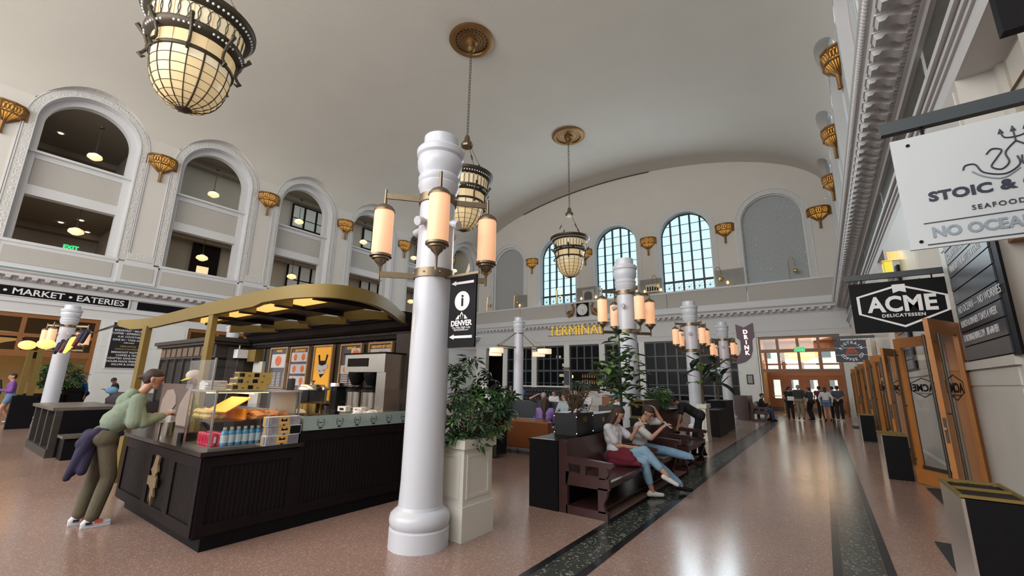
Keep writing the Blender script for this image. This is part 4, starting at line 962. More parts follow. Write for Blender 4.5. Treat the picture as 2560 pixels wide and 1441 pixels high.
# glazed oak door leaves
def door_leaf(sg,Y0,label,big):
    # authored hinge at origin, leaf along -Y*cos.. ; local: width along +x, thickness y
    t=T('door_leaf',label,'door',(0,0,0),'open glazed oak doors of the right wall'); w,h,th=.92,2.5,.05
    m=MB(); m.box(0,.14,-th,0,0,h); m.box(w-.14,w,-th,0,0,h); m.box(.14,w-.14,-th,0,0,.24); m.box(.14,w-.14,-th,0,h-.17,h); m.build('frame',OAK,t,0)
    MB().box(.14,w-.14,-.03,-.025,.24,h-.17).build('pane',GLS,t,0)
    MB().box(.15,w-.15,-.035,-.02,.25,.31).build('bottom_rail',DBRONZE,t,0)
    for y in(.05,-th-.05):
        p=MB(); p.tube([(w-.07,y,.3),(w-.07,y,2.3)],.017,8); hb=p.build('pull_bar',DBRONZE,t)
        p=MB()
        for z in(.4,1.3,2.2): p.tube([(w-.07,0 if y>0 else -th,z),(w-.07,y,z)],.012,6)
        p.build('standoff',DBRONZE,hb)
    m=MB(); m.box(w,w+.004,-.04,-.01,.95,1.25); m.build('lock_plate',DBRONZE,t,0); m=MB(); m.cb((w+.02,-.025,1.12),(.03,.03,.03)); m.build('latch',STEEL,t,0)
    MB().box(.3,.7,-th-.03,-th,h-.13,h-.05).build('closer',DBRONZE,t,0)
    # decal
    s=.2; c=(w/2,1.62); hx=[(c[0]-.26,c[1]+.08),(c[0]-.26,c[1]-.06),(c[0],c[1]-.17),(c[0]+.26,c[1]-.06),(c[0]+.26,c[1]+.08),(c[0],c[1]+.17)]
    y=-.022; mirror=sg>0
    m=MB(); inn=[(c[0]+(x-c[0])*.93,c[1]+(z-c[1])*.9) for x,z in hx]; m.add([(x,y,z) for x,z in hx]+[(x,y,z) for x,z in inn],[(i,(i+1)%6,6+(i+1)%6,6+i) for i in range(6)]); m.build('decal',BLACK,t,0)
    text('ACME',.17,BLACK,t,(Matrix.Translation((c[0],y,c[1]-.01))@Matrix.Rotation(PI/2,4,'X') if True else 0),bold=.006,ext=.001)
    text('DELICATESSEN',.042,BLACK,t,Matrix.Translation((c[0],y,c[1]-.1))@Matrix.Rotation(PI/2,4,'X'),ext=.001)
    return t
dn=door_leaf(1,0,'x',1)
for k in range(4):
    # near leaf: hinge (1.63,8.4) free (1.19,7.6); far leaf: hinge (1.61,9.87) free (1.16,10.66)
    L1=['nearest open oak door leaf beside the marble pier','open oak door leaf, third from the camera on the right wall','open oak door leaf, fifth from the camera on the right wall','open oak door leaf, seventh from the camera on the right wall'][k]
    L2=['oak door leaf with reversed delicatessen decal, behind the near leaf','open oak door leaf, fourth from the camera on the right wall','open oak door leaf, sixth from the camera on the right wall','open oak door leaf, last before the far wall on the right'][k]
    a1=math.atan2(7.6-8.4,1.19-1.63); a2=math.atan2(10.66-9.87,1.16-1.61)
    if k==0: dn.location=(1.64,8.40,.01); dn.rotation_euler=(0,0,a1); dn['label']=L1
    else: copy_tree(dn,(1.64,8.40+5.3*k,.01),rz=a1,label=L1)
    o=copy_tree(dn,(1.61,9.87+5.3*k,.01),rz=a2,label=L2)
# bins
def bin_(x,y,lab,h=.78,w=.36,d=.62):
    t=T('waste_bin',lab,'bin',(x,y,0),'tall black waste bins along the right wall')
    MB().box(x+.02,x+w,y,y+d,.0,h-.03).build('body',BLACK,t,0)
    MB().box(x,x+.02,y,y+d,0,h-.03).build('steel_side',STEEL,t,0)
    m=MB(); m.box(x-.008,x+w+.008,y-.008,y+.014,h-.02,h); m.box(x-.008,x+w+.008,y+d-.014,y+d+.008,h-.02,h); m.box(x-.008,x+.014,y,y+d,h-.02,h); m.box(x+w-.014,x+w+.008,y,y+d,h-.02,h); m.box(x,x+w,y+d*.49,y+d*.51,h-.02,h); m.build('brass_rim',GOLDP,t,0)
    MB().box(x+.02,x+w-.02,y+.02,y+d*.47,h-.035,h-.02).build('lid',DKWOOD,t,0)
    MB().box(x+.05,x+w-.05,y+d*.56,y+d-.05,h-.028,h-.02).build('flap',BLACK,t,0)
bin_(.74,4.75,'nearest waste bin with brass rim at the bottom right corner',.84,.36,.75)
bin_(.76,10.75,'second waste bin, in front of the reversed-decal door',.78,.37,.8)
bin_(.80,17.7,'third small waste bin far along the right wall',.8,.36,.7)
MATD=mat('door_mat',(.02,.022,.024),.9)
TG(MB().box(.78,1.6,5.6,6.75,.0,.012).build('door_mat',MATD,None,0),'dark mat behind the nearest waste bin','mat')
TG(MB().box(1.2,1.62,8.75,10.2,.0,.012).build('door_mat',MATD,None,0),'dark mat under the nearest oak doors','mat')
TG(MB().box(.8,1.6,22.8,24.4,.0,.012).build('door_mat',MATD,None,0),'dark mat far along the right wall','mat')
# menus on the left marble pier
BRD=mat('menu_black',(.012,.012,.016),.4)
def lboard(y0,y1,z0,z1,lab,lines):
    t=T('menu_board',lab,'sign',(XL+.02,(y0+y1)/2,z0)); MB().box(XL+.012,XL+.05,y0,y1,z0,z1).build('board',BRD,t,0)
    m=MB(); 
    for a,b,c_,d in((y0-.03,y0,z0-.03,z1+.03),(y1,y1+.03,z0-.03,z1+.03),(y0,y1,z0-.03,z0),(y0,y1,z1,z1+.03)): m.box(XL+.012,XL+.06,a,b,c_,d)
    m.build('frame',TRIM,t,0)
    for z,tx,mm,sz in lines: text(tx,sz,mm,t,F_posX(XL+.055,(y0+y1)/2,z),bold=.002,ext=.001)
AU=mat('gold_print',(.35,.25,.08),.5)
L0=[(3.93,'MERCANTILE',AU,.16),(3.72,'BREAKFAST • BRUNCH',WP,.12),(3.58,'COFFEE • ESPRESSO • TEA',WP,.12),(3.43,'A.M. COCKTAILS',WP,.12),(3.28,'DINE IN • TAKE AWAY',WP,.12),(3.15,'OPEN DAILY',WP,.07),(2.98,'MERCANTILE',AU,.1),(2.85,'DINING & PROVISIONS',AU,.09),(2.70,'BREAKFAST PASTRIES',WP,.12),(2.56,'COFFEE & TEA',WP,.12),(2.42,'CRAFTED SANDWICHES',WP,.12),(2.28,'HOUSE-MADE PRESERVES',WP,.12),(2.14,'SALUMI & CHEESE',WP,.12)]
lboard(5.25,6.6,1.98,4.08,'tall black menu board on the left marble pier beside the oak opening',L0)
L1=[(3.75-.17*i,tx,WP,.11) for i,tx in enumerate(['BREAKFAST','LUNCH • DINNER','BOOKS','ICE CREAM','COFFEE','FLOWERS','ESPRESSO','BAKERY','TRANSPORTATION','TICKETS'])]
lboard(12.6,14.0,1.9,4.0,'second black menu board seen under the kiosk canopy',L1)
# ================= COFFEE KIOSK =================
BEAD_=bpy.data.materials.new('beadboard_dark'); BEAD_.use_nodes=True
nt=BEAD_.node_tree;N=nt.nodes;L=nt.links;b_=N['Principled BSDF']; b_.inputs['Base Color'].default_value=(.010,.0075,.0085,1); b_.inputs['Roughness'].default_value=.5; b_.inputs['Specular IOR Level'].default_value=.12
t_=N.new('ShaderNodeTexCoord'); w1=N.new('ShaderNodeTexWave'); w1.inputs['Scale'].default_value=7; w1.inputs['Distortion'].default_value=0; w2=N.new('ShaderNodeTexWave'); w2.bands_direction='Y'; w2.inputs['Scale'].default_value=7; mx=N.new('ShaderNodeMath'); mx.operation='ADD'; bp=N.new('ShaderNodeBump'); bp.inputs['Strength'].default_value=.5; bp.inputs['Distance'].default_value=.01
L.new(t_.outputs['Object'],w1.inputs[0]); L.new(t_.outputs['Object'],w2.inputs[0]); L.new(w1.outputs['Fac'],mx.inputs[0]); L.new(w2.outputs['Fac'],mx.inputs[1]); L.new(mx.outputs[0],bp.inputs['Height']); L.new(bp.outputs[0],b_.inputs['Normal'])
kc=T('kiosk_counter','dark panelled coffee kiosk counter beside the near column','counter',(-5,1.85,0))
m=MB(); m.box(-7.35,-4.93,1.82,2.6,.12,.86); m.box(-5.7,-4.93,2.6,4.34,.12,.86); m.box(-5.6,-4.93,2.76,4.34,.86,1.02); m.build('carcass',DKWOOD,kc,0)
m=MB(); m.box(-7.3,-4.935,1.9,2.5,0,.12); m.box(-5.6,-4.935,2.5,4.3,0,.12); m.build('toe_kick',BLACK,kc,0)
m=MB(); m.box(-7.4,-4.88,1.77,2.62,.86,.90); m.box(-5.75,-4.88,2.6,2.78,.86,.90); m.build('countertop',mat('counter_dark_brown',(.02,.014,.014),.22,spec=.3),kc,0)
MB().prism([(-7.35,1.83),(-7.35,2.6),(-8.7,2.95),(-8.78,2.35)],'z',.12,.86).build('wing_carcass',DKWOOD,kc,0); MB().prism([(-7.38,1.775),(-7.38,2.64),(-8.7,3.0),(-8.85,2.3)],'z',.86,.9).build('countertop',MAT['counter_dark_brown'],kc,0)
# panels on end and front
def frames_y(y,x0,x1,z0,z1):
    for a,b,c_,d in((x0,x0+.07,z0,z1),(x1-.07,x1,z0,z1),(x0+.07,x1-.07,z0,z0+.1),(x0+.07,x1-.07,z1-.1,z1)): MB().box(a,b,y-.02,y,c_,d).build('stile',DKWOOD,kc,0)
    MB().box(x0+.07,x1-.07,y-.004,y,z0+.1,z1-.1).build('beadboard_panel',BEAD_,kc,0)
frames_y(1.82,-7.35,-6.35,.14,.84); frames_y(1.82,-6.35,-5.65,.14,.84); frames_y(1.82,-5.65,-4.93,.14,.84)
def frames_x(x,y0,y1,z0,z1):
    for a,b,c_,d in((y0,y0+.07,z0,z1),(y1-.07,y1,z0,z1),(y0+.07,y1-.07,z0,z0+.1),(y0+.07,y1-.07,z1-.09,z1)): MB().box(x,x+.02,a,b,c_,d).build('stile',DKWOOD,kc,0)
    MB().box(x,x+.004,y0+.07,y1-.07,z0+.1,z1-.09).build('beadboard_panel',BEAD_,kc,0)
frames_x(-4.93,1.82,2.74,.14,.84); frames_x(-4.93,2.74,4.32,.14,1.0)
# metal emblem on the end panel (cut-out waffle-iron badge)
t=T('metal_emblem','torn brown cut-out emblem on the kiosk end panel behind the customer','ornament',(-6.2,1.78,.4))
EMB=mat('emblem_brown',(.17,.12,.065),.5,var=.2)
x=-6.05; pts=[(-.02,.80),(.09,.78),(.07,.68),(.11,.60),(.05,.55),(.10,.50),(.12,.40),(.06,.38),(.09,.28),(.05,.30),(.03,.16),(-.02,.28),(-.05,.2),(-.04,.36),(-.11,.40),(-.12,.52),(-.05,.54),(-.12,.60),(-.07,.66)]
MB().prism([(x+a*.9,.12+b*.8) for a,b in pts],'y',1.775,1.795).build('badge',EMB,t,0)
MB().box(x-.13,x+.13,1.765,1.775,.45,.54).build('ribbon',EMB,t,0)
# frosted guard with printed wreaths
FRG=glass('frosted_guard',(.62,.75,.74),.2,.5)
FRG2=mat('frosted_guard_film',(.42,.55,.54),.35,alpha=.72)
gd=T('glass_guard','frosted glass guard strip with laurel marks on the kiosk counter','guard',(-4.93,3.5,1.02))
MB().box(-4.93,-4.92,2.77,4.34,1.02,1.18).build('frosted_strip',FRG2,gd,0); MB().box(-5.4,-4.93,2.77,2.78,1.02,1.18).build('frosted_strip',FRG2,gd,0)
MB().box(-4.93,-4.924,2.77,3.4,1.18,1.48).build('clear_pane',GLS,gd,0); MB().box(-4.93,-4.924,3.42,4.34,1.18,1.48).build('clear_pane',GLS,gd,0)
m=MB()
for i in range(6):
    y=2.98+i*.25
    for s_ in(-1,1): m.tube([(-4.915,y+s_*.045*math.sin(q),1.105-.05*math.cos(q)) for q in(.4,.9,1.4,1.9,2.4)],.0035,4)
    m.box(-4.917,-4.915,y-.025,y+.025,1.10,1.106); m.box(-4.917,-4.915,y-.02,y+.02,1.035,1.05)
m.build('laurel_print',INK,gd,0,kind='stuff')
# display case
cs=T('display_case','glass pastry display case on the near corner of the kiosk counter','display case',(-5.3,2.3,.9))
m=MB(); m.box(-5.65,-4.99,1.86,2.74,.90,.925)
for x in(-5.65,-5.005):
    for y in(1.86,2.725): m.box(x,x+.015,y,y+.015,.92,1.46)
m.box(-5.66,-4.98,1.85,2.75,1.455,1.475); m.build('frame',STEEL,cs,0)
MB().box(-5.0,-4.996,1.875,2.725,.93,1.455).build('front_glass',GLS,cs,0); MB().box(-5.635,-5.01,1.864,1.868,.93,1.455).build('side_glass',GLS,cs,0); MB().box(-5.64,-5.03,1.87,2.72,1.16,1.168).build('glass_shelf',GLS,cs,0)
MB().box(-5.62,-5.02,2.70,2.72,.93,1.45).build('back_panel',mat('grey_case_back',(.25,.25,.24),.4),cs,0)
GL_=mat('case_strip_light',(1,.8,.4),.4,emit=(1,.72,.3),estr=3)
MB().box(-5.6,-5.0,2.2,2.22,1.435,1.45).build('strip_light',GL_,cs,0); MB().box(-5.5,-5.48,1.95,2.6,1.435,1.45).build('strip_light',GL_,cs,0)
area('case_lamp',(-5.3,2.25,1.43),(0,0,0),.5,.6,3.0,(1,.75,.4))
# upper guard
up=T('glass_guard','clear upright glass guard on top of the display case','guard',(-5.3,1.9,1.48))
MB().box(-5.64,-4.97,1.80,1.806,1.48,1.78).build('pane',GLS,up,0); MB().box(-4.975,-4.97,1.806,2.7,1.48,1.78).build('pane',GLS,up,0); MB().box(-4.98,-4.965,1.795,1.81,1.48,1.80).build('corner_post',STEEL,up,0)
# orange tray, pastries, bottles, cans
ORA=mat('orange_card',(.80,.30,.03),.5)
t=T('pastry_box','open orange card box lying tilted in the display case','box',(-5.3,2.15,1.2)); MB().cb((-5.32,2.12,1.32),(.34,.3,.01),rx=.5,rz=.2).build('lid',ORA,t,0); m=MB(); m.cb((-5.28,2.2,1.22),(.34,.02,.11),rz=.1); m.cb((-5.46,2.1,1.22),(.02,.2,.1),rz=.1); m.build('tray_side',ORA,t,0)
WAF=mat('waffle_brown',(.42,.17,.05),.7,var=.5,scale=60,bump=.6,bscale=90)
wf=MB().box(-.06,.06,-.04,.04,0,.022).build('waffle',WAF,None,0); TG(wf,'golden waffles piled on the upper shelf of the display case','pastry','waffles in the display case')
k=0
for i in range(9):
    for j in range(4):
        for l in range(2):
            o=wf if k==0 else wf.copy()
            if k: COL.objects.link(o)
            o.location=(-5.52+.058*i,2.33+.09*j,1.172+.03*l+.012*(i%2)); o.rotation_euler=(rnd.uniform(-.2,.2),rnd.uniform(-.3,.3),rnd.uniform(-.6,.6)); k+=1
sl=MB().ico((0,0,0),.045,1,(1,1,.7)).build('pastry',mat('pale_pastry',(.55,.42,.15),.7,var=.3,scale=40),None); TG(sl,'pale round pastries heaped at the back left of the display case','pastry','round pastries in the case')
for i in range(22):
    o=sl if i==0 else sl.copy()
    if i: COL.objects.link(o)
    o.location=(-5.58+.085*(i%4)+rnd.uniform(-.01,.01),1.93+.07*(i//8)+.0,1.20+.045*((i//4)%2))
def bottle(lab,mcol,group,h=.17):
    t=T('drink_bottle',lab,'bottle',(0,0,0),group); MB().lathe((0,0,0),[(0,0),(.03,0),(.032,.01),(.032,h*.68),(.02,h*.82),(.014,h*.86),(.014,h*.93),(0,h*.93)],12).build('body',mcol,t); MB().lathe((0,0,0),[(.017,h*.9),(.017,h),(0,h)],10).build('cap',mat('cap_gold',(.7,.65,.5),.3,metal=.8),t); MB().lathe((0,0,0),[(.0335,h*.15),(.0335,h*.6)],12).build('wrap',WP if 'pink' in lab else mat('label_pale',(.5,.62,.7),.5),t); return t
BLU=mat('blue_bottle',(.05,.25,.48),.2); 
b0=bottle('blue drink bottle in the front row of the display case',BLU,'blue bottles in the display case'); k=0
for i in range(9):
    for j in range(2):
        P=(-5.07-.075*j,2.02+.066*i+.03*j,.926)
        if k==0: b0.location=P
        else: copy_tree(b0,P)
        k+=1
REDC=mat('red_can',(.55,.02,.07),.25); c0=T('drink_can','red and silver drink can at the left end of the display case','can',(0,0,0),'drink cans in the display case'); MB().lathe((0,0,0),[(0,0),(.028,.002),(.032,.012),(.032,.11),(.027,.122),(0,.12)],14).build('body',REDC,c0); MB().lathe((0,0,0),[(.0328,.03),(.0328,.09)],14,0,3).build('wrap',WP,c0)
k=0
for i in range(5):
    for j in range(2):
        P=(-5.10-.07*i,1.93+.07*j,.926)
        if k==0: c0.location=P
        else: copy_tree(c0,P)
        k+=1
# kraft gift boxes on top of the case
KR=mat('yellow_kraft',(.50,.36,.10),.6,var=.05); WN=mat('box_window_dark',(.06,.05,.06),.3)
def gbox(w,lab):
    t=T('gift_box',lab,'box',(0,0,0),'kraft gift boxes stacked on the display case'); MB().box(-.05,.05,0,w,0,.062).build('carton',KR,t,0)
    n=int(w/.075)
    for i in range(n): MB().box(.0505,.052,.01+i*.075,.06+i*.075,.012,.05).build('emblem_print',BLACK if i<n-1 else KR,t,0) if i%2==0 else MB().prism([(.02+i*.075,.03),(.05+i*.075,.03),(.045+i*.075,.015),(.025+i*.075,.015)],'x',.0505,.052).build('emblem_print',EMB,t,0)
    for i in range(3): MB().box(-.045+i*.033,-.02+i*.033,-.0015,0,.012,.052).build('window',WN,t,0)
    return t
g0=gbox(.36,'bottom kraft gift box of the stack'); g0.location=(-5.12,2.02,1.476); g0.rotation_euler=(0,0,0)
for k,(P,l) in enumerate([((-5.22,2.05,1.476),'second kraft gift box of the bottom row, behind'),((-5.12,2.06,1.54),'kraft gift box in the middle of the stack'),((-5.12,2.07,1.604),'top kraft gift box of the stack'),((-5.22,2.07,1.54),'rear kraft gift box in the middle row')]): copy_tree(g0,P,label=l)
t=T('leaflet_pile','low pile of white leaflets on the display case behind the upright glass','papers',(-5.5,2,1.476))
for i in range(8): MB().cb((-5.48+rnd.uniform(-.01,.01),2.0,1.482+i*.012),(.15,.21,.009),rz=rnd.uniform(-.2,.2)).build('leaflet',PAPERW,t,0)
TG(MB().lathe((-5.02,2.62,1.476),[(0,0),(.04,0),(.042,.01),(.042,.12),(.038,.13),(0,.13)],20).build('speaker',BLACK),'small black cylinder speaker on the display case','speaker')
# printed cardboard boxes at the front corner
PB=mat('box_amber_print',(.68,.38,.06),.55); PW=mat('box_white_edge',(.62,.63,.68),.55); GRY=mat('box_photo_grey',(.30,.30,.34),.6,var=.6,scale=25); SLT=mat('box_slate',(.16,.16,.19),.6)
def pbox(lab,P,rz,right):
    t=T('printed_box',lab,'box',(0,0,0),'printed boxes stacked on the kiosk corner'); MB().box(-.045,.055,-.18,.18,0,.095).build('carton',PW,t,0)
    for a,b,m_ in((-.175,-.07,GRY),(-.065,.055,PB),(.06,.175,right)): MB().box(.056,.0575,a,b,.006,.089).build('printed_face',m_,t,0)
    for a,b,m_ in((-.04,-.01,PB),(-.008,.02,GRY),(.022,.05,SLT)): MB().box(a,b,.18,.1815,.006,.089).build('printed_end',m_,t,0); MB().box(a,b,-.1815,-.18,.006,.089).build('printed_end',m_,t,0)
    text('WAFFLE',.028,PAPERW,t,F_posX(.0595,-.005,.03),ext=.0005); MB().prism([(-.04,.045),(.03,.045),(.025,.075),(.005,.06),(-.015,.06),(-.035,.078)],'x',.0575,.059).build('mark_print',BLACK,t,0); MB().prism([(-.005+.014*math.cos(PI*k/6),.0+.014*math.sin(PI*k/6)) for k in range(7)],'x',.0575,.0595).build('thumb_notch',BLACK,t,0)
    t.location=P; t.rotation_euler=(0,0,rz)
pbox('bottom printed cardboard box with pale grey panel on the counter corner',(-4.945,2.53,.903),0.03,SLT)
pbox('middle printed cardboard box with dark panel',(-4.95,2.55,1.001),-.03,BLACK)
pbox('top printed cardboard box with slate panel',(-4.945,2.53,1.099),.04,GRY)
# napkin holder, small black box
t=T('napkin_holder','steel napkin dispenser with a white napkin on the end counter','dispenser',(-6.5,1.95,.9)); MB().lathe((-6.5,1.95,.9),[(0,0),(.075,0),(.075,.17),(.0,.17)],20).build('body',STEEL,t); MB().cb((-6.49,1.95,1.10),(.05,.01,.08),rz=.5,ry=.2).build('napkin',PAPERW,t,0)
TG(MB().box(-5.95,-5.85,1.9,2.05,.90,.99).build('card_reader',BLACK,None,0),'small black card reader beside the display case','card reader')
# brown poster panel facing the camera, with a printed chef figure
PBN=mat('poster_brown',(.10,.07,.06),.5,var=.1); PBL=mat('poster_pale_print',(.26,.205,.18),.55,var=.12)
t=T('poster_panel','brown panel printed with a pale chef figure behind the napkin dispenser','panel',(-8,2.5,.9))
MB().box(-8.68,-7.42,2.45,2.5,.9,1.50).build('board',PBN,t,0)
MB().prism([(-8.6,.95),(-8.55,1.25),(-8.4,1.40),(-8.15,1.42),(-8.0,1.33),(-7.95,1.2),(-8.1,1.1),(-8.0,.95)],'y',2.44,2.45).build('printed_figure',PBL,t,0); MB().prism([(-7.85,.92),(-7.8,1.2),(-7.65,1.34),(-7.5,1.46),(-7.44,1.46),(-7.44,.92)],'y',2.44,2.45).build('printed_apron',PBL,t,0)
# back counter and menu wall
t=T('kiosk_back_wall','dark moulded back wall of the coffee kiosk holding menu boards','wall unit',(-7.4,4.45,0))
m=MB(); m.box(-9.9,-4.95,4.36,4.6,0,2.30); m.build('panel',CHARW,t,0)
for i in range(8): MB().box(-9.6+i*.62,-9.52+i*.62,4.33,4.36,1.2,2.22).build('batten',CHARW,t,0)
m=MB(); m.prism([(4.36,2.22),(4.30,2.24),(4.30,2.34),(4.26,2.36),(4.20,2.40),(4.17,2.48),(4.10,2.50),(4.08,2.60),(4.7,2.60),(4.7,2.22)][::-1],'x',-10.1,-4.86); m.build('cornice',DKWOOD,t,0)
m=MB(); x=-10.0
while x<-4.95: m.box(x,x+.02,4.275,4.30,2.30,2.335); x+=.04
m.build('dentils',CHARW,t,0,kind='stuff')
MB().box(-5.25,-4.93,4.28,4.62,1.0,2.3).build('end_pilaster',CHARW,t,0); MB().box(-10.0,-9.65,4.2,4.5,1.95,2.2).build('end_block',GOLDP,t,0); MB().box(-9.9,-9.5,4.3,4.36,.9,1.95).build('pale_post',MARBW,t,0)
t=T('back_counter','low dark back counter of the coffee kiosk','counter',(-7.4,4,0)); MB().box(-9.5,-5.62,3.75,4.34,0,1.06).build('carcass',DKWOOD,t,0); MB().box(-9.5,-5.0,3.72,4.34,1.06,1.10).build('top',STEEL,t,0)
OR1=mat('menu_orange',(.85,.42,.03),.5,emit=(1,.45,.02),estr=.05); NV=mat('menu_slate_print',(.065,.065,.09),.5); PH=mat('menu_photo_white',(.5,.5,.54),.5); FD=mat('menu_food_print',(.60,.13,.03),.5,var=.7,scale=30); WFR=mat('board_frame_wood',(.33,.2,.09),.5)
def menu(x0,x1,z0,z1,lab,kind):
    t=T('menu_board',lab,'sign',((x0+x1)/2,4.3,z0),'framed menu boards on the kiosk back wall'); y=4.30
    for a,b,c_,d in((x0,x0+.035,z0,z1),(x1-.035,x1,z0,z1),(x0,x1,z0,z0+.03),(x0,x1,z1-.03,z1)): MB().box(a,b,y-.02,y+.03,c_,d).build('frame',WFR,t,0)
    MB().box(x0+.03,x1-.03,y,y+.02,z0+.03,z1-.03).build('panel',OR1 if kind=='logo' else NV,t,0); w=x1-x0; h=z1-z0; cx=(x0+x1)/2
    if kind=='logo':
        c=(z0+z1)/2; MB().prism([(cx-.16,c+.2),(cx-.11,c+.21),(cx-.08,c+.1),(cx+.08,c+.1),(cx+.11,c+.21),(cx+.16,c+.2),(cx+.09,c+.0),(cx+.07,c-.14),(cx-.02,c-.2),(cx-.09,c-.12),(cx-.1,c)],'y',y-.004,y).build('emblem',BLACK,t,0)
        MB().prism([(cx-.17,c+.05),(cx-.17,c-.05),(cx+.0,c-.08),(cx+.17,c-.03),(cx+.18,c+.05),(cx,c+.01)],'y',y-.008,y-.004).build('banner',PH,t,0); MB().prism([(cx-.12,c-.09),(cx-.1,c-.14),(cx+.08,c-.13),(cx+.12,c-.07)],'y',y-.008,y-.004).build('banner',PH,t,0)
    else:
        text({'w':'WAFFLES','l':'LIEGE WAFFLES','b':'BEVERAGES','t':'TAKE HOME GIFT BOX'}[kind],.06,OR1,t,F_negY(cx,y-.004,z1-.075)@Matrix.Scale(min(1,w/.75),4,(1,0,0)),bold=.002,ext=.001)
        blocks={'w':[(.1,.9,.50,.83)],'l':[(.06,.94,.64,.86),(.06,.94,.36,.58),(.06,.94,.08,.30)],'b':[(.5,.94,.62,.9),(.06,.94,.36,.54)],'t':[(.05,.95,.2,.82)]}[kind]
        for a,b,c_,d in blocks:
            MB().box(x0+w*a,x0+w*b,y-.003,y,z0+h*c_,z0+h*d).build('photo',PH,t,0); n=1 if (b-a)<.5 or kind in'wt' else 2
            for i in range(n):
                cx2=x0+w*(a+(b-a)*(i+.5)/n); r=min(w*(b-a)/n*.4,h*(d-c_)*.4); MB().lathe((0,0,0),[(0,0),(r*.8,.004),(r,0)],9).xf(Matrix.Translation((cx2,y-.004,z0+h*(c_+d)/2))@Matrix.Rotation(PI/2,4,'X')@Matrix.Scale(1.25 if n==1 else 1,4,(1,0,0))).build('food_photo',FD,t)
        m=MB()
        for i in range(9 if kind!='t' else 2):
            zz=z0+h*(.06+.038*i); 
            if kind=='w' or (kind=='b' and zz<z0+h*.34):
                m.box(x0+w*.1,x0+w*.42,y-.003,y,zz,zz+.008); m.box(x0+w*.52,x0+w*.7,y-.003,y,zz,zz+.008); m.box(x0+w*.84,x0+w*.9,y-.003,y,zz,zz+.008)
        if m.v: m.build('print_lines',PAPERW,t,0,kind='stuff')
menu(-9.18,-8.5,1.42,2.22,'framed menu board with a waffle photo, leftmost on the kiosk wall','w')
menu(-8.38,-7.72,1.42,2.21,'framed menu board with six dish photos','l')
menu(-7.55,-6.94,1.45,2.21,'orange framed board with brown waffle emblem and white banner','logo')
menu(-6.71,-6.11,1.42,2.20,'framed beverages menu board with cup photos','b')
menu(-5.93,-5.34,1.6,2.20,'framed gift box menu board above the coffee brewer','t')
# brewer
t=T('coffee_brewer','steel twin coffee brewer with two airpots on the kiosk back counter','coffee machine',(-5.5,4.0,1.1))
m=MB(); m.box(-5.98,-5.02,3.92,4.28,1.72,1.98); m.box(-5.22,-5.02,3.95,4.28,1.1,1.72); m.box(-5.98,-5.02,3.9,4.28,1.10,1.16); m.build('housing',STEEL,t,0)
MB().box(-5.9,-5.4,3.913,3.92,1.80,1.92).build('control_panel',BLACK,t,0); MB().box(-6.0,-5.0,3.9,4.29,1.98,2.0).build('lid',BLACK,t,0)
for x in(-5.8,-5.42):
    MB().lathe((x,4.03,0),[(.13,1.72),(.13,1.66),(.07,1.53),(0,1.52)],18).build('brew_basket',BLACK,t)
    p=MB().lathe((x,4.03,0),[(0,1.16),(.145,1.16),(.145,1.2),(.135,1.21),(.135,1.43)],20).build('airpot',STEEL,t); MB().lathe((x,4.03,0),[(.14,1.43),(.14,1.47),(.09,1.50),(0,1.5)],20).build('airpot_lid',BLACK,p); MB().box(x-.1,x+.1,3.82,3.9,1.15,1.22).build('tap_plate',PAPERW,p,0); MB().box(x-.04,x+.05,3.812,3.82,1.17,1.195).build('tap_slot',BLACK,p,0)
# urns and batter dispenser
t=T('waffle_kettle','brass and steel waffle batter kettle in front of the orange board','kettle',(-6.9,3.3,1.1)); c=(-6.55,3.75,0)
MB().lathe(c,[(0,1.08),(.2,1.08),(.2,1.24),(.21,1.25)],24).build('lower_bowl',BRASS,t); MB().lathe(c,[(.20,1.25),(.205,1.42),(.2,1.44)],24).build('glass_ring',GLSD,t); MB().lathe(c,[(.215,1.44),(.215,1.47),(.18,1.52),(.03,1.53),(.03,1.56),(.05,1.58),(0,1.59)],24).build('lid',STEEL,t)
t=T('water_dispenser','tall steel water dispenser with black tap left of the brewer','dispenser',(-6.25,4,1.1)); MB().lathe((-6.32,4.05,0),[(0,1.10),(.13,1.10),(.13,1.5),(.12,1.55),(0,1.55)],20).build('body',STEEL,t); MB().box(-6.35,-6.29,3.9,3.93,1.28,1.44).build('label_plate',OR1,t,0); m=MB(); m.tube([(-6.32,3.92,1.22),(-6.32,3.84,1.22),(-6.32,3.84,1.15)],.018,6); m.build('tap',BLACK,t)
TG(MB().box(-6.18,-6.02,3.85,4.3,1.1,1.5).build('black_box',BLACK,None,0),'black appliance between the dispenser and the brewer','appliance')
# pale bag on the counter behind the frosted strip
m=MB(); 
for i in range(6): m.ico((-5.2+rnd.uniform(-.05,.05),3.75+.07*i-.1,1.1+rnd.uniform(0,.05)),.085,1,(1,1,.8))
TG(m.build('plastic_bag',PAPERW,None,60),'crumpled white bag behind the frosted glass strip','bag')
t=T('batter_tub','amber plastic tub with white lid behind the display case','tub',(-5.5,2.9,1.02)); MB().lathe((-5.4,2.95,1.02),[(0,0),(.1,0),(.12,.14)],16).build('tub',mat('tub_amber',(.35,.18,.08),.4),t); MB().ico((-5.4,2.95,1.19),.1,1,(1,1,.5)).build('lid',PAPERW,t)
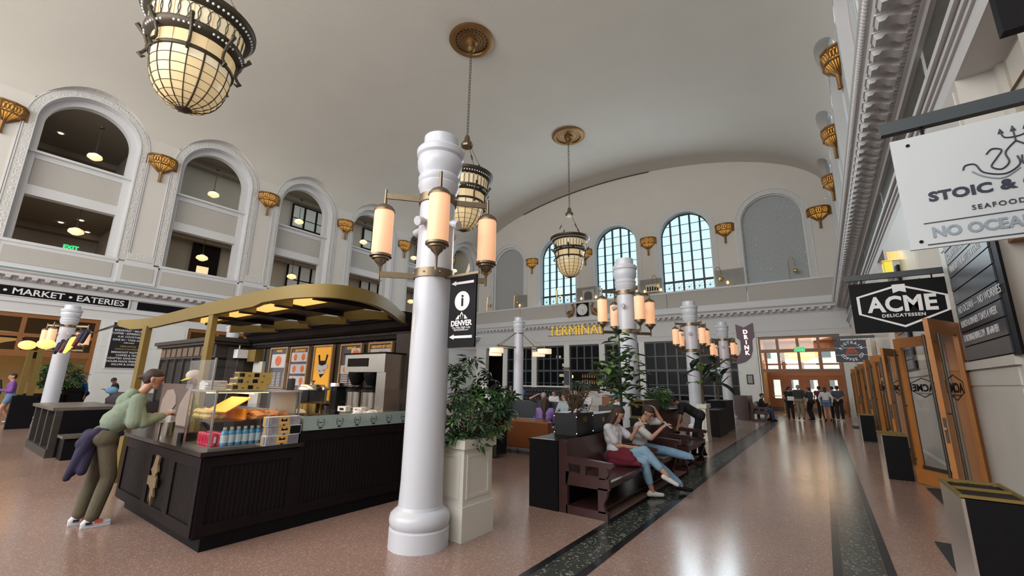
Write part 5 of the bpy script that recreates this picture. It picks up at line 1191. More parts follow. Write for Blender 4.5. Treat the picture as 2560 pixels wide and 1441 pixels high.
# canopy
cn=T('kiosk_canopy','curved gold-edged canopy with amber light panels over the coffee kiosk','canopy',(-6.5,3,0))
BP=[(-9.95,2.02),(-9.1,2.22),(-8,2.2),(-6.8,2.17),(-5.6,2.16),(-4.75,2.17),(-4.3,2.23),(-4.02,2.38),(-3.93,2.6),(-3.98,2.85),(-4.15,3.15),(-4.42,3.5),(-4.68,3.8),(-4.9,4.1)]
def smooth_pts(P_,n=5):
    out=[]
    for i in range(len(P_)-1):
        p0,p1,p2,p3=P_[max(i-1,0)],P_[i],P_[i+1],P_[min(i+2,len(P_)-1)]
        for k in range(n):
            u=k/n; out.append(tuple(.5*((2*p1[j])+(-p0[j]+p2[j])*u+(2*p0[j]-5*p1[j]+4*p2[j]-p3[j])*u*u+(-p0[j]+3*p1[j]-3*p2[j]+p3[j])*u**3) for j in range(len(p1))))
    out.append(P_[-1]); return out
pp_=smooth_pts(BP,4); m=MB(); vs=[]
for i,(x,y) in enumerate(pp_):
    a=Vector(pp_[max(i-1,0)]); b=Vector(pp_[min(i+1,len(pp_)-1)]); d=(b-a).normalized(); n_=Vector((d.y,-d.x))*.03; hh=.17 if x<-5 else .14
    if i<2: hh=.10+.025*i
    vs+=[(x+n_.x,y+n_.y,2.56),(x-n_.x,y-n_.y,2.56),(x-n_.x,y-n_.y,2.56-hh),(x+n_.x,y+n_.y,2.56-hh)]
k=len(pp_); m.add(vs,[(i*4+j,i*4+(j+1)%4,(i+1)*4+(j+1)%4,(i+1)*4+j) for i in range(k-1) for j in range(4)]+[(0,1,2,3),(4*k-1,4*k-2,4*k-3,4*k-4)]); m.build('rim_beam',GOLDP,cn,40)
MB().box(-6.37,-6.23,2.14,2.2,.9,2.44).build('post',GOLDP,cn,0); MB().box(-9.2,-9.0,2.17,2.25,0,2.42).build('post',GOLDP,cn,0)
def zf(x): return 2.50
lb=MB(); 
lb.prism([(-8.15,2.42),(-4.3,2.42),(-4.0,2.5),(-4.25,3.0),(-4.6,3.3),(-8.3,3.3)],'z',2.50,2.56); lb=lb.build('light_box',DKWOOD,cn,0)
for a,b in((-5.12,-4.42),(-6.05,-5.25),(-7.0,-6.2),(-7.95,-7.15)):
    MB().add([(a-.05,2.44,2.50),(b,2.44,2.50),(b-.12,2.74,2.485),(a-.35,2.74,2.485)],[(0,1,2,3)]).build('light_panel',mat('panel_glow',(1,.7,.3),.4,emit=(1,.52,.13),estr=1.15),lb,0)
    MB().box(b+.04,b+.10,2.40,3.28,2.44,2.50).build('cross_bar',DKWOOD,lb,0)
MB().box(-8.2,-4.35,2.72,2.78,2.45,2.5).build('divider',DKWOOD,lb,0)
for x in(-5.2,-6.25,-7.4,-8.6): 
    m=MB(); m.add([(x-.03,3.25,2.40),(x+.03,3.25,2.40),(x+.03,4.12,2.50),(x-.03,4.12,2.50),(x-.03,3.25,2.56),(x+.03,3.25,2.56),(x+.03,4.12,2.60),(x-.03,4.12,2.60)],[(0,3,2,1),(4,5,6,7),(0,1,5,4),(1,2,6,5),(2,3,7,6),(3,0,4,7)]); m.build('rib',GOLDP,cn,0)
for x in(-4.9,-5.8,-6.6,-7.6): MB().box(x-.02,x+.02,2.2,2.45,2.42,2.56).build('fin',GOLDP,cn,0)
MB().box(-9.9,-4.9,4.02,4.07,2.52,2.58).build('purlin',DKWOOD,cn,0)
area('canopy_lamps',(-6.2,2.9,2.44),(0,0,0),3.6,.2,24,(1,.62,.28))
# festoon of rods at far left of the canopy
t=T('hanging_rod_cluster','cluster of twisted dark rods with a yellow bulb hung on wires left of the canopy','ornament',(-10.8,1.6,2.1))
m=MB()
for i in range(3): m.tube([(-9.95+i*.02,2.0,2.5-.02*i),(-10.1+.05*i,1.62,2.26)],.006,4)
m.build('wire',DBRONZE,t)
RD=[mat('rod_navy',(.02,.03,.06),.4),mat('rod_red',(.2,.03,.03),.4)]
for i in range(9):
    f=i/8; x=-12.0+2.1*f; z=2.10+.13*f+.03*math.sin(i*2); MB().tube([(x-.05,1.6,z-.08),(x+.14,1.62,z+.1)],.035,6).build('rod',RD[i%4==2],t)
MB().tube([(-11.0,1.58,2.0),(-10.5,1.6,2.2)],[.02,.07],8).build('bulb',mat('yellow_bulb',(1,.7,.1),.4,emit=(1,.7,.1),estr=1.6),t)
# ================= LEFT AREA =================
WORN=mat('worn_table_top',(.13,.115,.10),.3,var=.6,scale=4)
t=T('communal_table','tall dark communal table with worn top behind the customer','table',(-13.8,2.3,0))
MB().box(-15.0,-12.6,1.85,2.9,.90,.96).build('table_top',WORN,t,0); MB().box(-14.85,-12.7,2.0,2.8,.05,.90).build('inner_box',BLACK,t,0)
for x in(-14.95,-14.2,-13.5,-12.72): MB().box(x,x+.12,1.9,2.0,.0,.9).build('upright',CHARW,t,0)
MB().box(-14.95,-12.6,1.88,2.02,0,.16).build('base_rail',CHARW,t,0); MB().box(-12.7,-12.6,1.9,2.85,0,.9).build('end_panel',BLACK,t,0)
t=T('low_bench','low black bench with chipped edge beside the communal table','bench',(-12.3,2.6,0)); MB().box(-12.5,-12.0,1.98,3.4,.40,.45).build('seat',WORN,t,0); MB().box(-12.45,-12.05,2.02,3.35,0,.40).build('base',BLACK,t,0)
t=T('low_bench','narrow black bench seen between the customer and the communal table','bench',(-11,3.3,0)); MB().box(-11.9,-9.8,3.0,3.3,.55,.6).build('seat',WORN,t,0); MB().box(-11.8,-9.9,3.03,3.27,0,.55).build('base',BLACK,t,0)
t=T('padded_bench','dark rounded padded bench beyond the communal table','bench',(-17,5,0)); m=MB(); m.tube([(-19,4.0,.85),(-18.5,4.1,.9),(-15,5.0,.9),(-14.6,5.1,.85)],[.1,.22,.22,.1],10); m.build('cushion',mat('padded_black',(.03,.03,.035),.35),t); MB().box(-18.8,-14.8,4.2,5.0,0,.75).build('base',BLACK,t,0)
def planter_box(x0,x1,y0,y1,h,m,lab,cat='planter'):
    t=T('planter',lab,cat,((x0+x1)/2,(y0+y1)/2,0)); MB().box(x0+.04,x1-.04,y0+.04,y1-.04,0,h-.12).build('body',m,t,0); MB().box(x0,x1,y0,y1,h-.12,h).build('rim',m,t,0); MB().box(x0+.03,x1-.03,y0+.03,y1-.03,0,.12).build('foot',m,t,0)
    for a,b in((y0+.035,y0+.04),): 
        m2=MB(); m2.box(x0+.1,x1-.1,a-.01,a,.2,h-.25); m2.build('panel',m,t,0)
    return t
planter_box(-23.2,-21.9,2.3,3.4,.95,BLACK,'tall black square planter at the far left'); planter_box(-23.0,-21.9,3.45,3.9,1.15,BLACK,'second black planter behind the far left one')
t=T('gold_frame_lamp','gold frame of two posts topped by glowing oval discs at far left','lamp',(-20,2.2,.9))
MB().box(-20.05,-19.95,2.08,2.2,1.0,2.35).build('post',GOLDP,t,0); MB().box(-20.05,-19.95,2.28,2.42,.95,2.4).build('post',GOLDP,t,0); MB().box(-20.03,-19.97,2.2,2.28,2.1,2.3).build('plaque',BLACK,t,0); MB().box(-20.1,-19.9,2.0,2.5,.0,.97).build('base',BLACK,t,0)
for y,z,r in((2.03,2.5,.2),(2.42,2.56,.22)): MB().ico((-19.98,y,z),r,2,(.6,1,.72)).build('disc_shade',AMB,t)
# second dark kiosk
t=T('market_kiosk','dark glazed market kiosk with a row of square panels behind the capped worker','kiosk',(-11.5,4.5,0))
MB().box(-13.6,-10.25,3.7,6.4,1.0,2.02).build('cabinet',DKWOOD,t,0); m=MB(); m.box(-13.75,-10.1,3.55,6.6,2.36,2.44); m.box(-13.7,-10.15,3.6,6.5,2.30,2.36); m.build('cornice',CHARW,t,0); MB().box(-13.6,-10.25,3.68,6.4,2.02,2.30).build('frieze',CHARW,t,0); MB().box(-13.6,-10.25,3.6,6.4,0,1.0).build('base',DKWOOD,t,0)
for i in range(9): MB().box(-13.5+i*.36,-13.24+i*.36,3.66,3.68,2.07,2.26).build('square_panel',mat('panel_mid_brown',(.13,.09,.06),.5),t,0)
for i in range(7): MB().box(-13.55+i*.52,-13.5+i*.52,3.66,3.7,1.0,2.02).build('mullion',CHARW,t,0)
for i in range(6): MB().box(-13.5+i*.52,-13.04+i*.52,3.69,3.695,1.05,1.95).build('pane',GLSD,t,0)
MB().box(-10.24,-10.2,3.9,6.2,1.5,2.25).build('side_panel',CHARW,t,0)
t=T('price_tag_lamp','white square shaded lamp at the left end of the kiosk back wall','lamp',(-10.3,4.1,2)); MB().box(-10.5,-10.0,4.0,4.2,2.02,2.2).build('shade',PAPERW,t,0); MB().tube([(-10.2,4.1,2.2),(-10.2,4.1,2.32)],.03,8).build('fitting',STEEL,t); MB().tube([(-10.2,4.1,2.0),(-10.0,4.0,1.7),(-10.05,3.9,1.1)],.012,5).build('cable',STEEL,t)
# ================= RIGHT ROW OF FURNITURE =================
t=T('column_planter','tall cream panelled planter beside the near column','planter',(-3.3,3.9,0)); CRM=mat('cream_paint',(.66,.65,.60),.4,var=.02)
x0,x1,y0,y1=-3.62,-3.16,3.58,4.10
MB().box(x0+.02,x1-.02,y0+.02,y1-.02,0,.92).build('body',CRM,t,0); MB().box(x0,x1,y0,y1,0,.33).build('skirt',CRM,t,0); MB().box(x0-.012,x1+.012,y0-.012,y1+.012,.90,.99).build('rim',CRM,t,0)
for a in((x1-.02,'x'),):
    m=MB()
    for b0,b1,c0,c1 in((y0+.07,y0+.10,.4,.84),(y1-.10,y1-.07,.4,.84),(y0+.07,y1-.07,.4,.43),(y0+.07,y1-.07,.81,.84)): m.box(x1-.02,x1-.012,b0,b1,c0,c1)
    m.build('panel_moulding',CRM,t,0)
m=MB()
for b0,b1,c0,c1 in((x0+.07,x0+.10,.4,.84),(x1-.10,x1-.07,.4,.84),(x0+.07,x1-.07,.4,.43),(x0+.07,x1-.07,.81,.84)): m.box(b0,b1,y0+.012,y0+.02,c0,c1)
m.build('panel_moulding',CRM,t,0)
LEAFD=mat('leaf_dark',(.018,.05,.022),.35,var=.4,scale=9); LEAFM=mat('leaf_mid',(.075,.17,.045),.35,var=.4,scale=9); LEAFL=mat('leaf_light',(.17,.28,.08),.4,var=.3); STEM=mat('plant_stem',(.08,.06,.03),.7); WPET=mat('white_petal',(.7,.7,.72),.5); DRY=mat('dry_grass',(.11,.075,.045),.8,var=.3)
def palm_leaf(n=7,L_=.1,w=.03):
    m=MB()
    for i in range(n):
        a=2*PI*i/n; c_,s_=math.cos(a),math.sin(a)
        def P(u,v,z): return (c_*u-s_*v,s_*u+c_*v,z)
        m.add([P(.01,0,0),P(L_*.5,w/2,-L_*.06),P(L_,0,-L_*.35),P(L_*.5,-w/2,-L_*.06),P(L_*.5,0,-L_*.02)],[(0,4,1),(1,4,2),(0,3,4),(3,2,4)])
    return m
def big_leaf(L_=.2,w=.09):
    m=MB(); m.add([(0,0,0),(L_*.3,w*.45,.01),(L_*.65,w*.42,0),(L_,0,-L_*.18),(L_*.65,-w*.42,0),(L_*.3,-w*.45,.01),(L_*.35,0,-.012),(L_*.68,0,-.02)],[(0,6,1),(1,6,7,2),(2,7,3),(3,7,4),(4,7,6,5),(5,6,0)]); return m
def plant(name,lab,cat,P,leafs,mats,stems,stem_m=STEM,group=None):
    t=T(name,lab,cat,P,group); protos=[]
    for m_ in mats:
        for lm in leafs: protos.append((lm,m_))
    return t
def scatter(t,protos,pts,name='leaf'):
    made={}
    for i,(p,rot,s_) in enumerate(pts):
        k=rnd.randrange(len(protos))
        if k not in made:
            lm,m_=protos[k]; o=bpy.data.objects.new(name,None); me=bpy.data.meshes.new(name); me.from_pydata(lm.v,[],lm.f); me.materials.append(m_); made[k]=me; bpy.data.objects.remove(o)
        o=bpy.data.objects.new(name,made[k]); COL.objects.link(o); o.parent=t; o.location=p; o.rotation_euler=rot; o.scale=(s_,s_,s_)
def blob_pts(n,c,r,z0=None,surf=.6):
    out=[]
    while len(out)<n:
        d=Vector((rnd.gauss(0,1),rnd.gauss(0,1),rnd.gauss(0,1))).normalized(); q=rnd.uniform(surf,1); p=Vector((d.x*r[0]*q,d.y*r[1]*q,d.z*r[2]*q))
        out.append((Vector(c)+p,(d.y*-.7+rnd.uniform(-.4,.4),d.x*.7+rnd.uniform(-.4,.4),rnd.uniform(0,6.28)),rnd.uniform(.7,1.25)))
    return out
def stems_to(t,base,pts,k,r=.008,m_=STEM):
    m=MB(); O_=ORG[t.name]
    for p,_,_ in rnd.sample(pts,min(k,len(pts))):
        p=Vector(p)+O_; b=Vector(base)+O_+Vector((rnd.uniform(-.08,.08),rnd.uniform(-.08,.08),0)); mid=b.lerp(p,.5)+Vector((0,0,.05)); m.tube([b,mid,p],[r,r*.8,r*.4],4,False)
    m.build('stems',m_,t,40,kind='stuff')
# shrub by the near column (world coordinates in local frame of thing at origin offset)
t=T('umbrella_shrub','dense dark green shrub with finger-like leaves in the cream planter','plant',(-3.35,3.85,.95))
P_=blob_pts(170,(.02,.1,.28),(.36,.5,.34))+blob_pts(50,(.16,.3,.42),(.26,.3,.28))+blob_pts(36,(-.05,.0,.72),(.28,.3,.26))+blob_pts(26,(.0,-.1,.02),(.3,.3,.12))
scatter(t,[(palm_leaf(7,.105,.034),LEAFD),(palm_leaf(6,.12,.038),LEAFD),(palm_leaf(7,.1,.03),LEAFM)],P_); stems_to(t,(0,0,0),P_,40)
scatter(t,[(palm_leaf(5,.05,.03),WPET)],[((.22,-.02,.62),(.8,.3,0),1),((.26,.02,.5),(.8,.3,1),1),((.42,.1,.52),(.8,.5,2),1)],'flower')
# station benches
RW=REDWD
def bench(y0,y1,lab,mid=None):
    t=T('station_bench',lab,'bench',(-2.55,(y0+y1)/2,0),'dark wooden station benches'); xb,xf=-2.88,-2.27
    m=MB(); m.box(xb+.08,xf+.02,y0+.06,y1-.06,.40,.43); m.prism([(xf-.0,.40),(xf+.03,.41),(xf+.03,.43),(xf,.44),(xf-.03,.43)],'y',y0+.06,y1-.06); m.build('seat',RW,t,0)
    m=MB(); m.add([(xb+.10,y0+.06,.43),(xb+.10,y1-.06,.43),(xb-.0,y1-.06,.86),(xb-.0,y0+.06,.86),(xb+.07,y0+.06,.43),(xb+.07,y1-.06,.43),(xb-.03,y1-.06,.86),(xb-.03,y0+.06,.86)],[(0,3,2,1),(4,5,6,7),(2,3,7,6),(0,1,5,4),(1,2,6,5),(3,0,4,7)]); m.build('backrest',RW,t,0)
    MB().box(xb+.08,xf-.1,y0+.06,y1-.06,.08,.10).build('lower_shelf',RW,t,0); MB().box(xf-.06,xf-.03,y0+.06,y1-.06,.33,.40).build('apron',RW,t,0)
    ys=[y0,y1-.06]+([mid] if mid else [])
    for y in ys:
        e=MB(); Y1=y+.06
        e.prism([(xb-.05,0),(xb+.07,0),(xb+.07,.36),(xb+.1,.5),(xb+.06,.84),(xb+.02,.88),(xb-.05,.87)],'y',y,Y1)
        e.prism([(xb+.05,0),(xf+.0,0),(xf-.0,.08),(xf-.03,.1),(xb+.05,.1)],'y',y,Y1)
        e.prism([(xf-.12,.08),(xf-.02,.08),(xf-.05,.18),(xf-.0,.27),(xf+.01,.36),(xf-.12,.36)],'y',y,Y1)
        e.prism([(xb+.05,.34),(xf+.03,.34),(xf+.03,.47),(xb+.05,.50)],'y',y,Y1)
        e.prism([(xb+.07,.60),(xf+.06,.59),(xf+.09,.62),(xf+.07,.655),(xb+.07,.685)],'y',y-.005,Y1+.005)
        e.prism([(xf-.10,.46),(xf-.02,.46),(xf+.03,.53),(xf+.0,.6),(xf-.10,.6)],'y',y,Y1)
        e.box(xb+.26,xb+.33,y,Y1,.48,.62)
        e.build('end_frame',RW,t,0)
    return t
bench(5.18,8.2,'long dark red-brown station bench under the seated couple',6.9)
bench(9.0,10.45,'dark station bench the cleaner bends over'); bench(23.6,25.8,'far dark station bench with one man seated, beyond the last columns')
# cabinets and trunks
def cab(x0,x1,y0,y1,h,lab,nm='cabinet',z0=0,m_=BLACK,cat='cabinet'):
    t=T(nm,lab,cat,((x0+x1)/2,(y0+y1)/2,z0)); MB().box(x0,x1,y0,y1,z0,h-.03).build('body',m_,t,0); MB().box(x0-.01,x1+.01,y0-.01,y1+.01,h-.03,h).build('top',m_,t,0); return t
t=cab(-3.38,-2.94,5.17,5.75,.86,'black waste cabinet at the left end of the station bench'); MB().box(-3.36,-3.0,5.2,5.22,.86,.862).build('brass_edge',BRASS,t,0)
LEA=mat('black_leather',(.010,.012,.017),.4,var=.25,scale=12); NVY=mat('navy_leather',(.02,.035,.06),.35,var=.2)
def trunk(x0,x1,y0,y1,z0,z1,lab,m_):
    t=T('trunk_planter',lab,'trunk',((x0+x1)/2,(y0+y1)/2,z0)); MB().box(x0,x1,y0,y1,z0,z1).build('body',m_,t,0); MB().box(x0-.008,x1+.008,y0-.008,y1+.008,z1-.03,z1+.004).build('lid',m_,t,0)
    for x in(x0,x1):
        for y in(y0,y1):
            for z in(z0+.03,z1-.05): MB().ico((x,y,z),.016,1).build('corner_stud',STEEL,t)
    MB().box(x1+.001,x1+.02,(y0+y1)/2-.03,(y0+y1)/2+.03,z1-.12,z1-.05).build('latch',BRASS,t,0); return t
trunk(-3.35,-2.98,5.8,6.35,.86,1.17,'black leather trunk with studs on the cabinet behind the bench',LEA) ; 
cab(-3.42,-2.98,5.78,7.4,.86,'long black cabinet behind the bench back','cabinet')
trunk(-3.4,-3.0,6.4,7.1,.86,1.13,'navy blue trunk behind the seated woman',NVY)
t=T('dry_grass_plant','clump of dry brown grassy stalks standing in the black trunk','plant',(-3.15,6.1,1.17)); m=MB()
for i in range(150):
    a=rnd.uniform(0,6.28); l=rnd.uniform(.2,.55); s_=rnd.uniform(.2,1.0); c_,q=math.cos(a)*s_,math.sin(a)*s_; m.tube([(-3.15+c_*.05,6.1+q*.05,1.15),(-3.15+c_*l*.5,6.1+q*l*.5,1.2+l*.6),(-3.15+c_*l*.95,6.1+q*l*.95,1.17+l*(.95-.5*s_))],[.006,.005,.002],4,False)
m.build('stalks',DRY,t,0,kind='stuff')
scatter(t,[(palm_leaf(5,.05,.035),WPET)],[((.05+rnd.uniform(-.12,.15),rnd.uniform(-.2,.2),.03+rnd.uniform(0,.07)),(rnd.uniform(-1,1),rnd.uniform(-1,1),0),1) for i in range(12)],'flower')
t=T('rubber_plant','tall leafy ficus with broad glossy leaves in front of the second column','plant',(-3.08,7.8,1.1)); P_=[]
for (bx,by,z0,z1,sp,n) in ((0,0,.55,1.5,.30,48),(.0,-.65,.35,.9,.32,40),(.0,.65,.3,1.15,.36,44),(0,0,.1,.75,.4,48)):
    for i in range(n):
        f=i/n; z=z0+(z1-z0)*f; a=i*2.4; r=sp*(1-.5*f); P_.append(((bx+math.cos(a)*r*.3,by+math.sin(a)*r*.35,z),(0,rnd.uniform(-.7,.35),a),rnd.uniform(.8,1.2)))
scatter(t,[(big_leaf(.25,.14),LEAFM),(big_leaf(.27,.14),LEAFD),(big_leaf(.22,.13),LEAFL)],P_)
m=MB(); m.tube([(-3.08,7.8,1.0),(-3.08,7.8,2.0),(-3.08,7.82,2.7)],[.03,.02,.008],6); m.tube([(-3.08,7.8,1.5),(-3.08,7.35,1.75),(-3.08,7.2,2.1)],[.015,.012,.006],5); m.tube([(-3.08,7.8,1.5),(-3.08,8.25,1.8),(-3.08,8.35,2.35)],[.015,.012,.006],5); m.build('stem',mat('green_stem',(.05,.09,.05),.6),t)
# case with gold edges and trunk on the second unit
t=T('gold_edged_case','gold-edged black case with a slot, on the unit behind the seated man','trunk',(-3.1,9,.95)); MB().box(-3.2,-2.93,8.6,9.55,.952,1.30).build('body',mat('brown_case',(.07,.05,.04),.5),t,0)
MB().box(-3.21,-2.92,8.58,8.6,.952,1.3).build('front_plate',GOLDP,t,0); MB().box(-3.18,-2.95,8.57,8.58,1.0,1.2).build('opening',BLACK,t,0); MB().box(-3.18,-2.95,8.57,8.58,1.23,1.27).build('slot',BLACK,t,0); MB().lathe((0,0,0),[(0,.03),(.04,.02),(.05,0)],10).xf(Matrix.Translation((-3.065,8.57,1.16))@Matrix.Rotation(PI/2,4,'X')).build('handle',GOLDP,t)
cab(-3.21,-2.9,8.55,9.6,.95,'dark cabinet carrying the gold-edged case','cabinet',0,CHARW)
cab(-3.21,-2.9,9.62,10.9,1.06,'reddish brown drawer cabinet behind the second bench','cabinet',0,REDWD)
t=T('fern_plant','low green bush on the drawer cabinet behind the cleaner','plant',(-3.08,10.1,1.06)); P_=blob_pts(150,(0,0,.25),(.24,.62,.28)); scatter(t,[(palm_leaf(7,.12,.035),LEAFM),(palm_leaf(7,.11,.03),LEAFD)],P_); stems_to(t,(0,0,0),P_,20)
t=T('news_stand','white newspapers with an orange cover on a stand behind the seated couple','papers',(-3.3,8.1,0)); MB().box(-3.7,-3.3,7.6,8.4,0,.98).build('stand',DKWOOD,t,0)
for i in range(5): MB().cb((-3.5,8.0+.02*i,.99+.012*i),(.36,.5,.01),rz=rnd.uniform(-.2,.2)).build('newspaper',PAPERW,t,0)
MB().cb((-3.5,8.05,1.07),(.3,.5,.03),rz=.15,ry=-.1).build('orange_cover',ORA,t,0)
# white planter, black cases, banana plants near third column
planter_box(-3.2,-2.92,14.1,14.7,1.06,CRM,'white square planter right of the third column')
cab(-3.6,-2.95,17.4,19.0,1.08,'upright black case with brown front beyond the white planter','cabinet',0,BLACK); cab(-3.22,-2.85,15.4,16.9,.84,'dark open-sided stool case beyond the white planter','cabinet',0,DKWOOD)
def banana(P,lab,h,n):
    t=T('banana_plant',lab,'plant',P,'broad-leaved plants by the far columns'); P_=[]
    for i in range(n):
        a=i*2.4; f=i/n; P_.append(((.06*math.cos(a),.06*math.sin(a),h*(.35+.6*f)),(0,rnd.uniform(-.9,.5),a),rnd.uniform(.8,1.3)))
    scatter(t,[(big_leaf(.75,.28),LEAFD),(big_leaf(.65,.26),LEAFD),(big_leaf(.6,.25),LEAFM)],P_); m=MB(); m.tube([P,(P[0],P[1],P[2]+h*.9)],[.05,.02],6); m.build('stem',STEM,t)
banana((-3.06,14.4,1.05),'broad-leaved banana plant in the white planter',1.6,16); banana((-3.3,18.2,1.08),'broad-leaved plant on the upright black case',1.5,16)
cab(-3.9,-3.1,24.2,26.0,1.15,'tall brown panel unit behind the far seated man','cabinet',0,REDWD)
# sofas
def sofa(x0,x1,y0,y1,h,lab,m_,facing=1):
    t=T('sofa',lab,'sofa',((x0+x1)/2,(y0+y1)/2,0)); yb=(y0,y0+.2) if facing>0 else (y1-.2,y1)
    def rb(nm,a,b,c_,d,e,f,par=t):
        m=MB().box(a,b,c_,d,e,f); o=m.build(nm,m_,par,0); md=o.modifiers.new('b','BEVEL'); md.width=.035; md.segments=3; return o
    rb('backrest',x0,x1,yb[0],yb[1],.15,h); rb('arm',x0,x0+.18,y0,y1,.15,h-.12); rb('arm',x1-.18,x1,y0,y1,.15,h-.12); rb('seat',x0+.1,x1-.1,y0,y1,.15,.40)
    rb('back_cushion',x0+.2,x1-.2,yb[1]-.06 if facing>0 else yb[0]-.12,yb[1]+.12 if facing>0 else yb[0]+.06,.42,h+.03)
    for x in(x0+.1,x1-.1):
        for y in(y0+.1,y1-.1): MB().lathe((x,y,0),[(.0,0),(.02,0),(.035,.16),(0,.16)],8).build('leg',BLACK,t)
    return t
COG=mat('cognac_leather',(.20,.065,.022),.35,var=.2,scale=5); GRYL=mat('charcoal_upholstery',(.03,.036,.045),.6,var=.15)
sofa(-6.9,-5.05,8.45,9.35,.76,'cognac leather sofa seen from behind',COG,1)
sofa(-9.2,-6.2,12.0,12.9,.98,'charcoal sofa facing the camera with two seated men',GRYL,-1)
sofa(-5.9,-4.6,13.0,13.9,.95,'charcoal armchair sofa right of the two seated men',GRYL,1)
t=T('suitcase','dark ribbed suitcase standing by the end of the cognac sofa','suitcase',(-5.9,7.9,0)); MB().box(-6.15,-5.9,7.7,8.1,.05,.62).build('shell',mat('suitcase_grey',(.06,.06,.055),.4),t,0)
for i in range(6): MB().box(-5.9,-5.892,7.73+i*.06,7.76+i*.06,.08,.6).build('rib',BLACK,t,0)
TUF=mat('tufted_leather',(.02,.022,.03),.25)
t=T('tufted_banquette','black tufted leather banquette beyond the charcoal sofa','bench',(-14,22,0)); MB().box(-15.8,-12.4,22.3,22.9,.0,.5).build('seat',TUF,t,0); b_=MB().box(-15.8,-12.4,22.9,23.1,.4,1.35).build('backrest',TUF,t,0)
m=MB()
for i in range(15):
    for j in range(3): m.ico((-15.65+i*.22+(j%2)*.1,22.88,.65+j*.25),.11,1,(1,.45,1))
m.build('tufts',TUF,b_,60,kind='stuff'); MB().box(-15.9,-12.3,22.85,23.2,1.38,1.45).build('ledge',MARB,t,0)
for k,(x,y,lab) in enumerate(((-11.6,23,'dark armchair left of the bar table'),(-9.2,22.0,'brown club chair with its back to the column'),(-7.4,18.5,'brown leather club chair behind the ficus'))):
    t=T('club_chair',lab,'chair',(x,y,0),'club chairs near the bar'); mm=GRYL if k==0 else COG; MB().box(x-.35,x+.35,y-.35,y+.35,.15,.45).build('seat',mm,t,0); MB().box(x-.38,x+.38,y-.42,y-.3,.15,.98).build('backrest',mm,t,0); 
    for s_ in(-1,1): MB().box(x+s_*.36-.05,x+s_*.36+.05,y-.35,y+.35,.15,.65).build('arm',mm,t,0)
    for a in(-.3,.3):
        for b_ in(-.3,.3): MB().box(x+a-.02,x+a+.02,y+b_-.02,y+b_+.02,0,.15).build('leg',BLACK,t,0)
t=T('cafe_table','small low table with white cups before the charcoal sofa','table',(-7.4,10.7,0)); MB().lathe((-7.4,10.7,0),[(0,.46),(.4,.46),(.4,.49),(0,.49)],24).build('table_top',DKWOOD,t); MB().lathe((-7.4,10.7,0),[(.2,0),(.18,.03),(.03,.05),(.03,.46)],12).build('pedestal',BLACK,t)
TG(MB().lathe((-7.3,10.6,.49),[(0,0),(.03,0),(.045,.07),(.04,.07),(.028,.01),(0,.01)],14).build('cup',PAPERW),'white cup on the small low table','cup')
# fern by banquette, planter plants at far left
t=T('fern_plant','dark fern in front of the bar window left of the menu posts','plant',(-12.0,24,1.4)); P_=blob_pts(50,(0,0,.1),(.55,.4,.3)); scatter(t,[(palm_leaf(7,.28,.06),LEAFD)],P_); MB().lathe((-12.0,24,0),[(0,.9),(.2,.9),(.28,1.4),(0,1.4)],12).build('pot',BLACK,t); MB().box(-12.3,-11.7,23.7,24.3,0,.9).build('stand',DKWOOD,t,0)
t=T('bush','dark leafy bush in the far left black planters','plant',(-22.4,3.4,1.1)); P_=blob_pts(140,(0,-.1,.45),(.5,.65,.55)); scatter(t,[(palm_leaf(7,.22,.06),LEAFD),(palm_leaf(7,.2,.06),LEAFM)],P_); stems_to(t,(0,0,0),P_,15)
# rope barrier by entrance
def stanchion(x,y,lab):
    t=T('rope_stanchion',lab,'stanchion',(x,y,0),'brass rope stanchions at the entrance'); MB().lathe((x,y,0),[(0,0),(.15,0),(.15,.015),(.02,.04),(.018,.92),(.03,.94),(.03,.97),(0,.98)],16).build('post',BRASS,t); return t
stanchion(-2.75,30.0,'left brass rope stanchion by the entrance'); stanchion(-2.0,30.6,'right brass rope stanchion holding the black rope')
m=MB(); m.tube([(-2.0,30.6,.9),(-1.85,30.62,.6),(-1.65,30.64,.5),(-1.45,30.66,.6),(-1.3,30.68,.9)],.025,6); TG(m.build('rope',BLACK),'black rope hanging from the right stanchion','rope')
t=T('bowl_chandelier','amber bowl chandelier hanging in the entrance vestibule','lamp',(-1,33.5,3)); MB().lathe((-.95,33.5,0),[(.1,3.2),(.5,3.38),(.95,3.55),(.97,3.57)],20).build('shade',AMB,t); MB().lathe((-.95,33.5,0),[(.9,3.68),(.93,3.8),(.9,3.82)],20).build('band',AMB,t); MB().tube([(-.95,33.5,3.5),(-.95,33.5,4.7)],.02).build('hanger',DBRONZE,t)
# ================= PEOPLE =================
def cap_mesh(mb,a,b,ra,rb,n=12):
    a=Vector(a);b=Vector(b); d=b-a; L_=d.length
    if L_<1e-4: mb.ico(a,max(ra,rb),2); return
    d/=L_; pts=[];rs=[]
    for k in range(5): t=PI/2*(1-k/4); pts.append(a-d*ra*math.sin(t)); rs.append(max(.0008,ra*math.cos(t)))
    for k in range(5): t=PI/2*k/4; pts.append(b+d*rb*math.sin(t)); rs.append(max(.0008,rb*math.cos(t)))
    mb.tube(pts,rs,n)
def ik(a,t,l1,l2,pole):
    a=Vector(a);t=Vector(t); d=t-a; L_=min(d.length,(l1+l2)*.999); dn=d.normalized(); 
    x=(l1*l1-l2*l2+L_*L_)/(2*L_); h=math.sqrt(max(0,l1*l1-x*x)); p=Vector(pole); p=p-dn*p.dot(dn); p=p.normalized() if p.length>1e-5 else Vector((0,0,1))
    return a+dn*x+p*h, a+dn*L_
SKIN=mat('skin_light',(.50,.27,.19),.5,var=.06,scale=20); SKIN2=mat('skin_tan',(.36,.185,.12),.5,var=.06,scale=20)
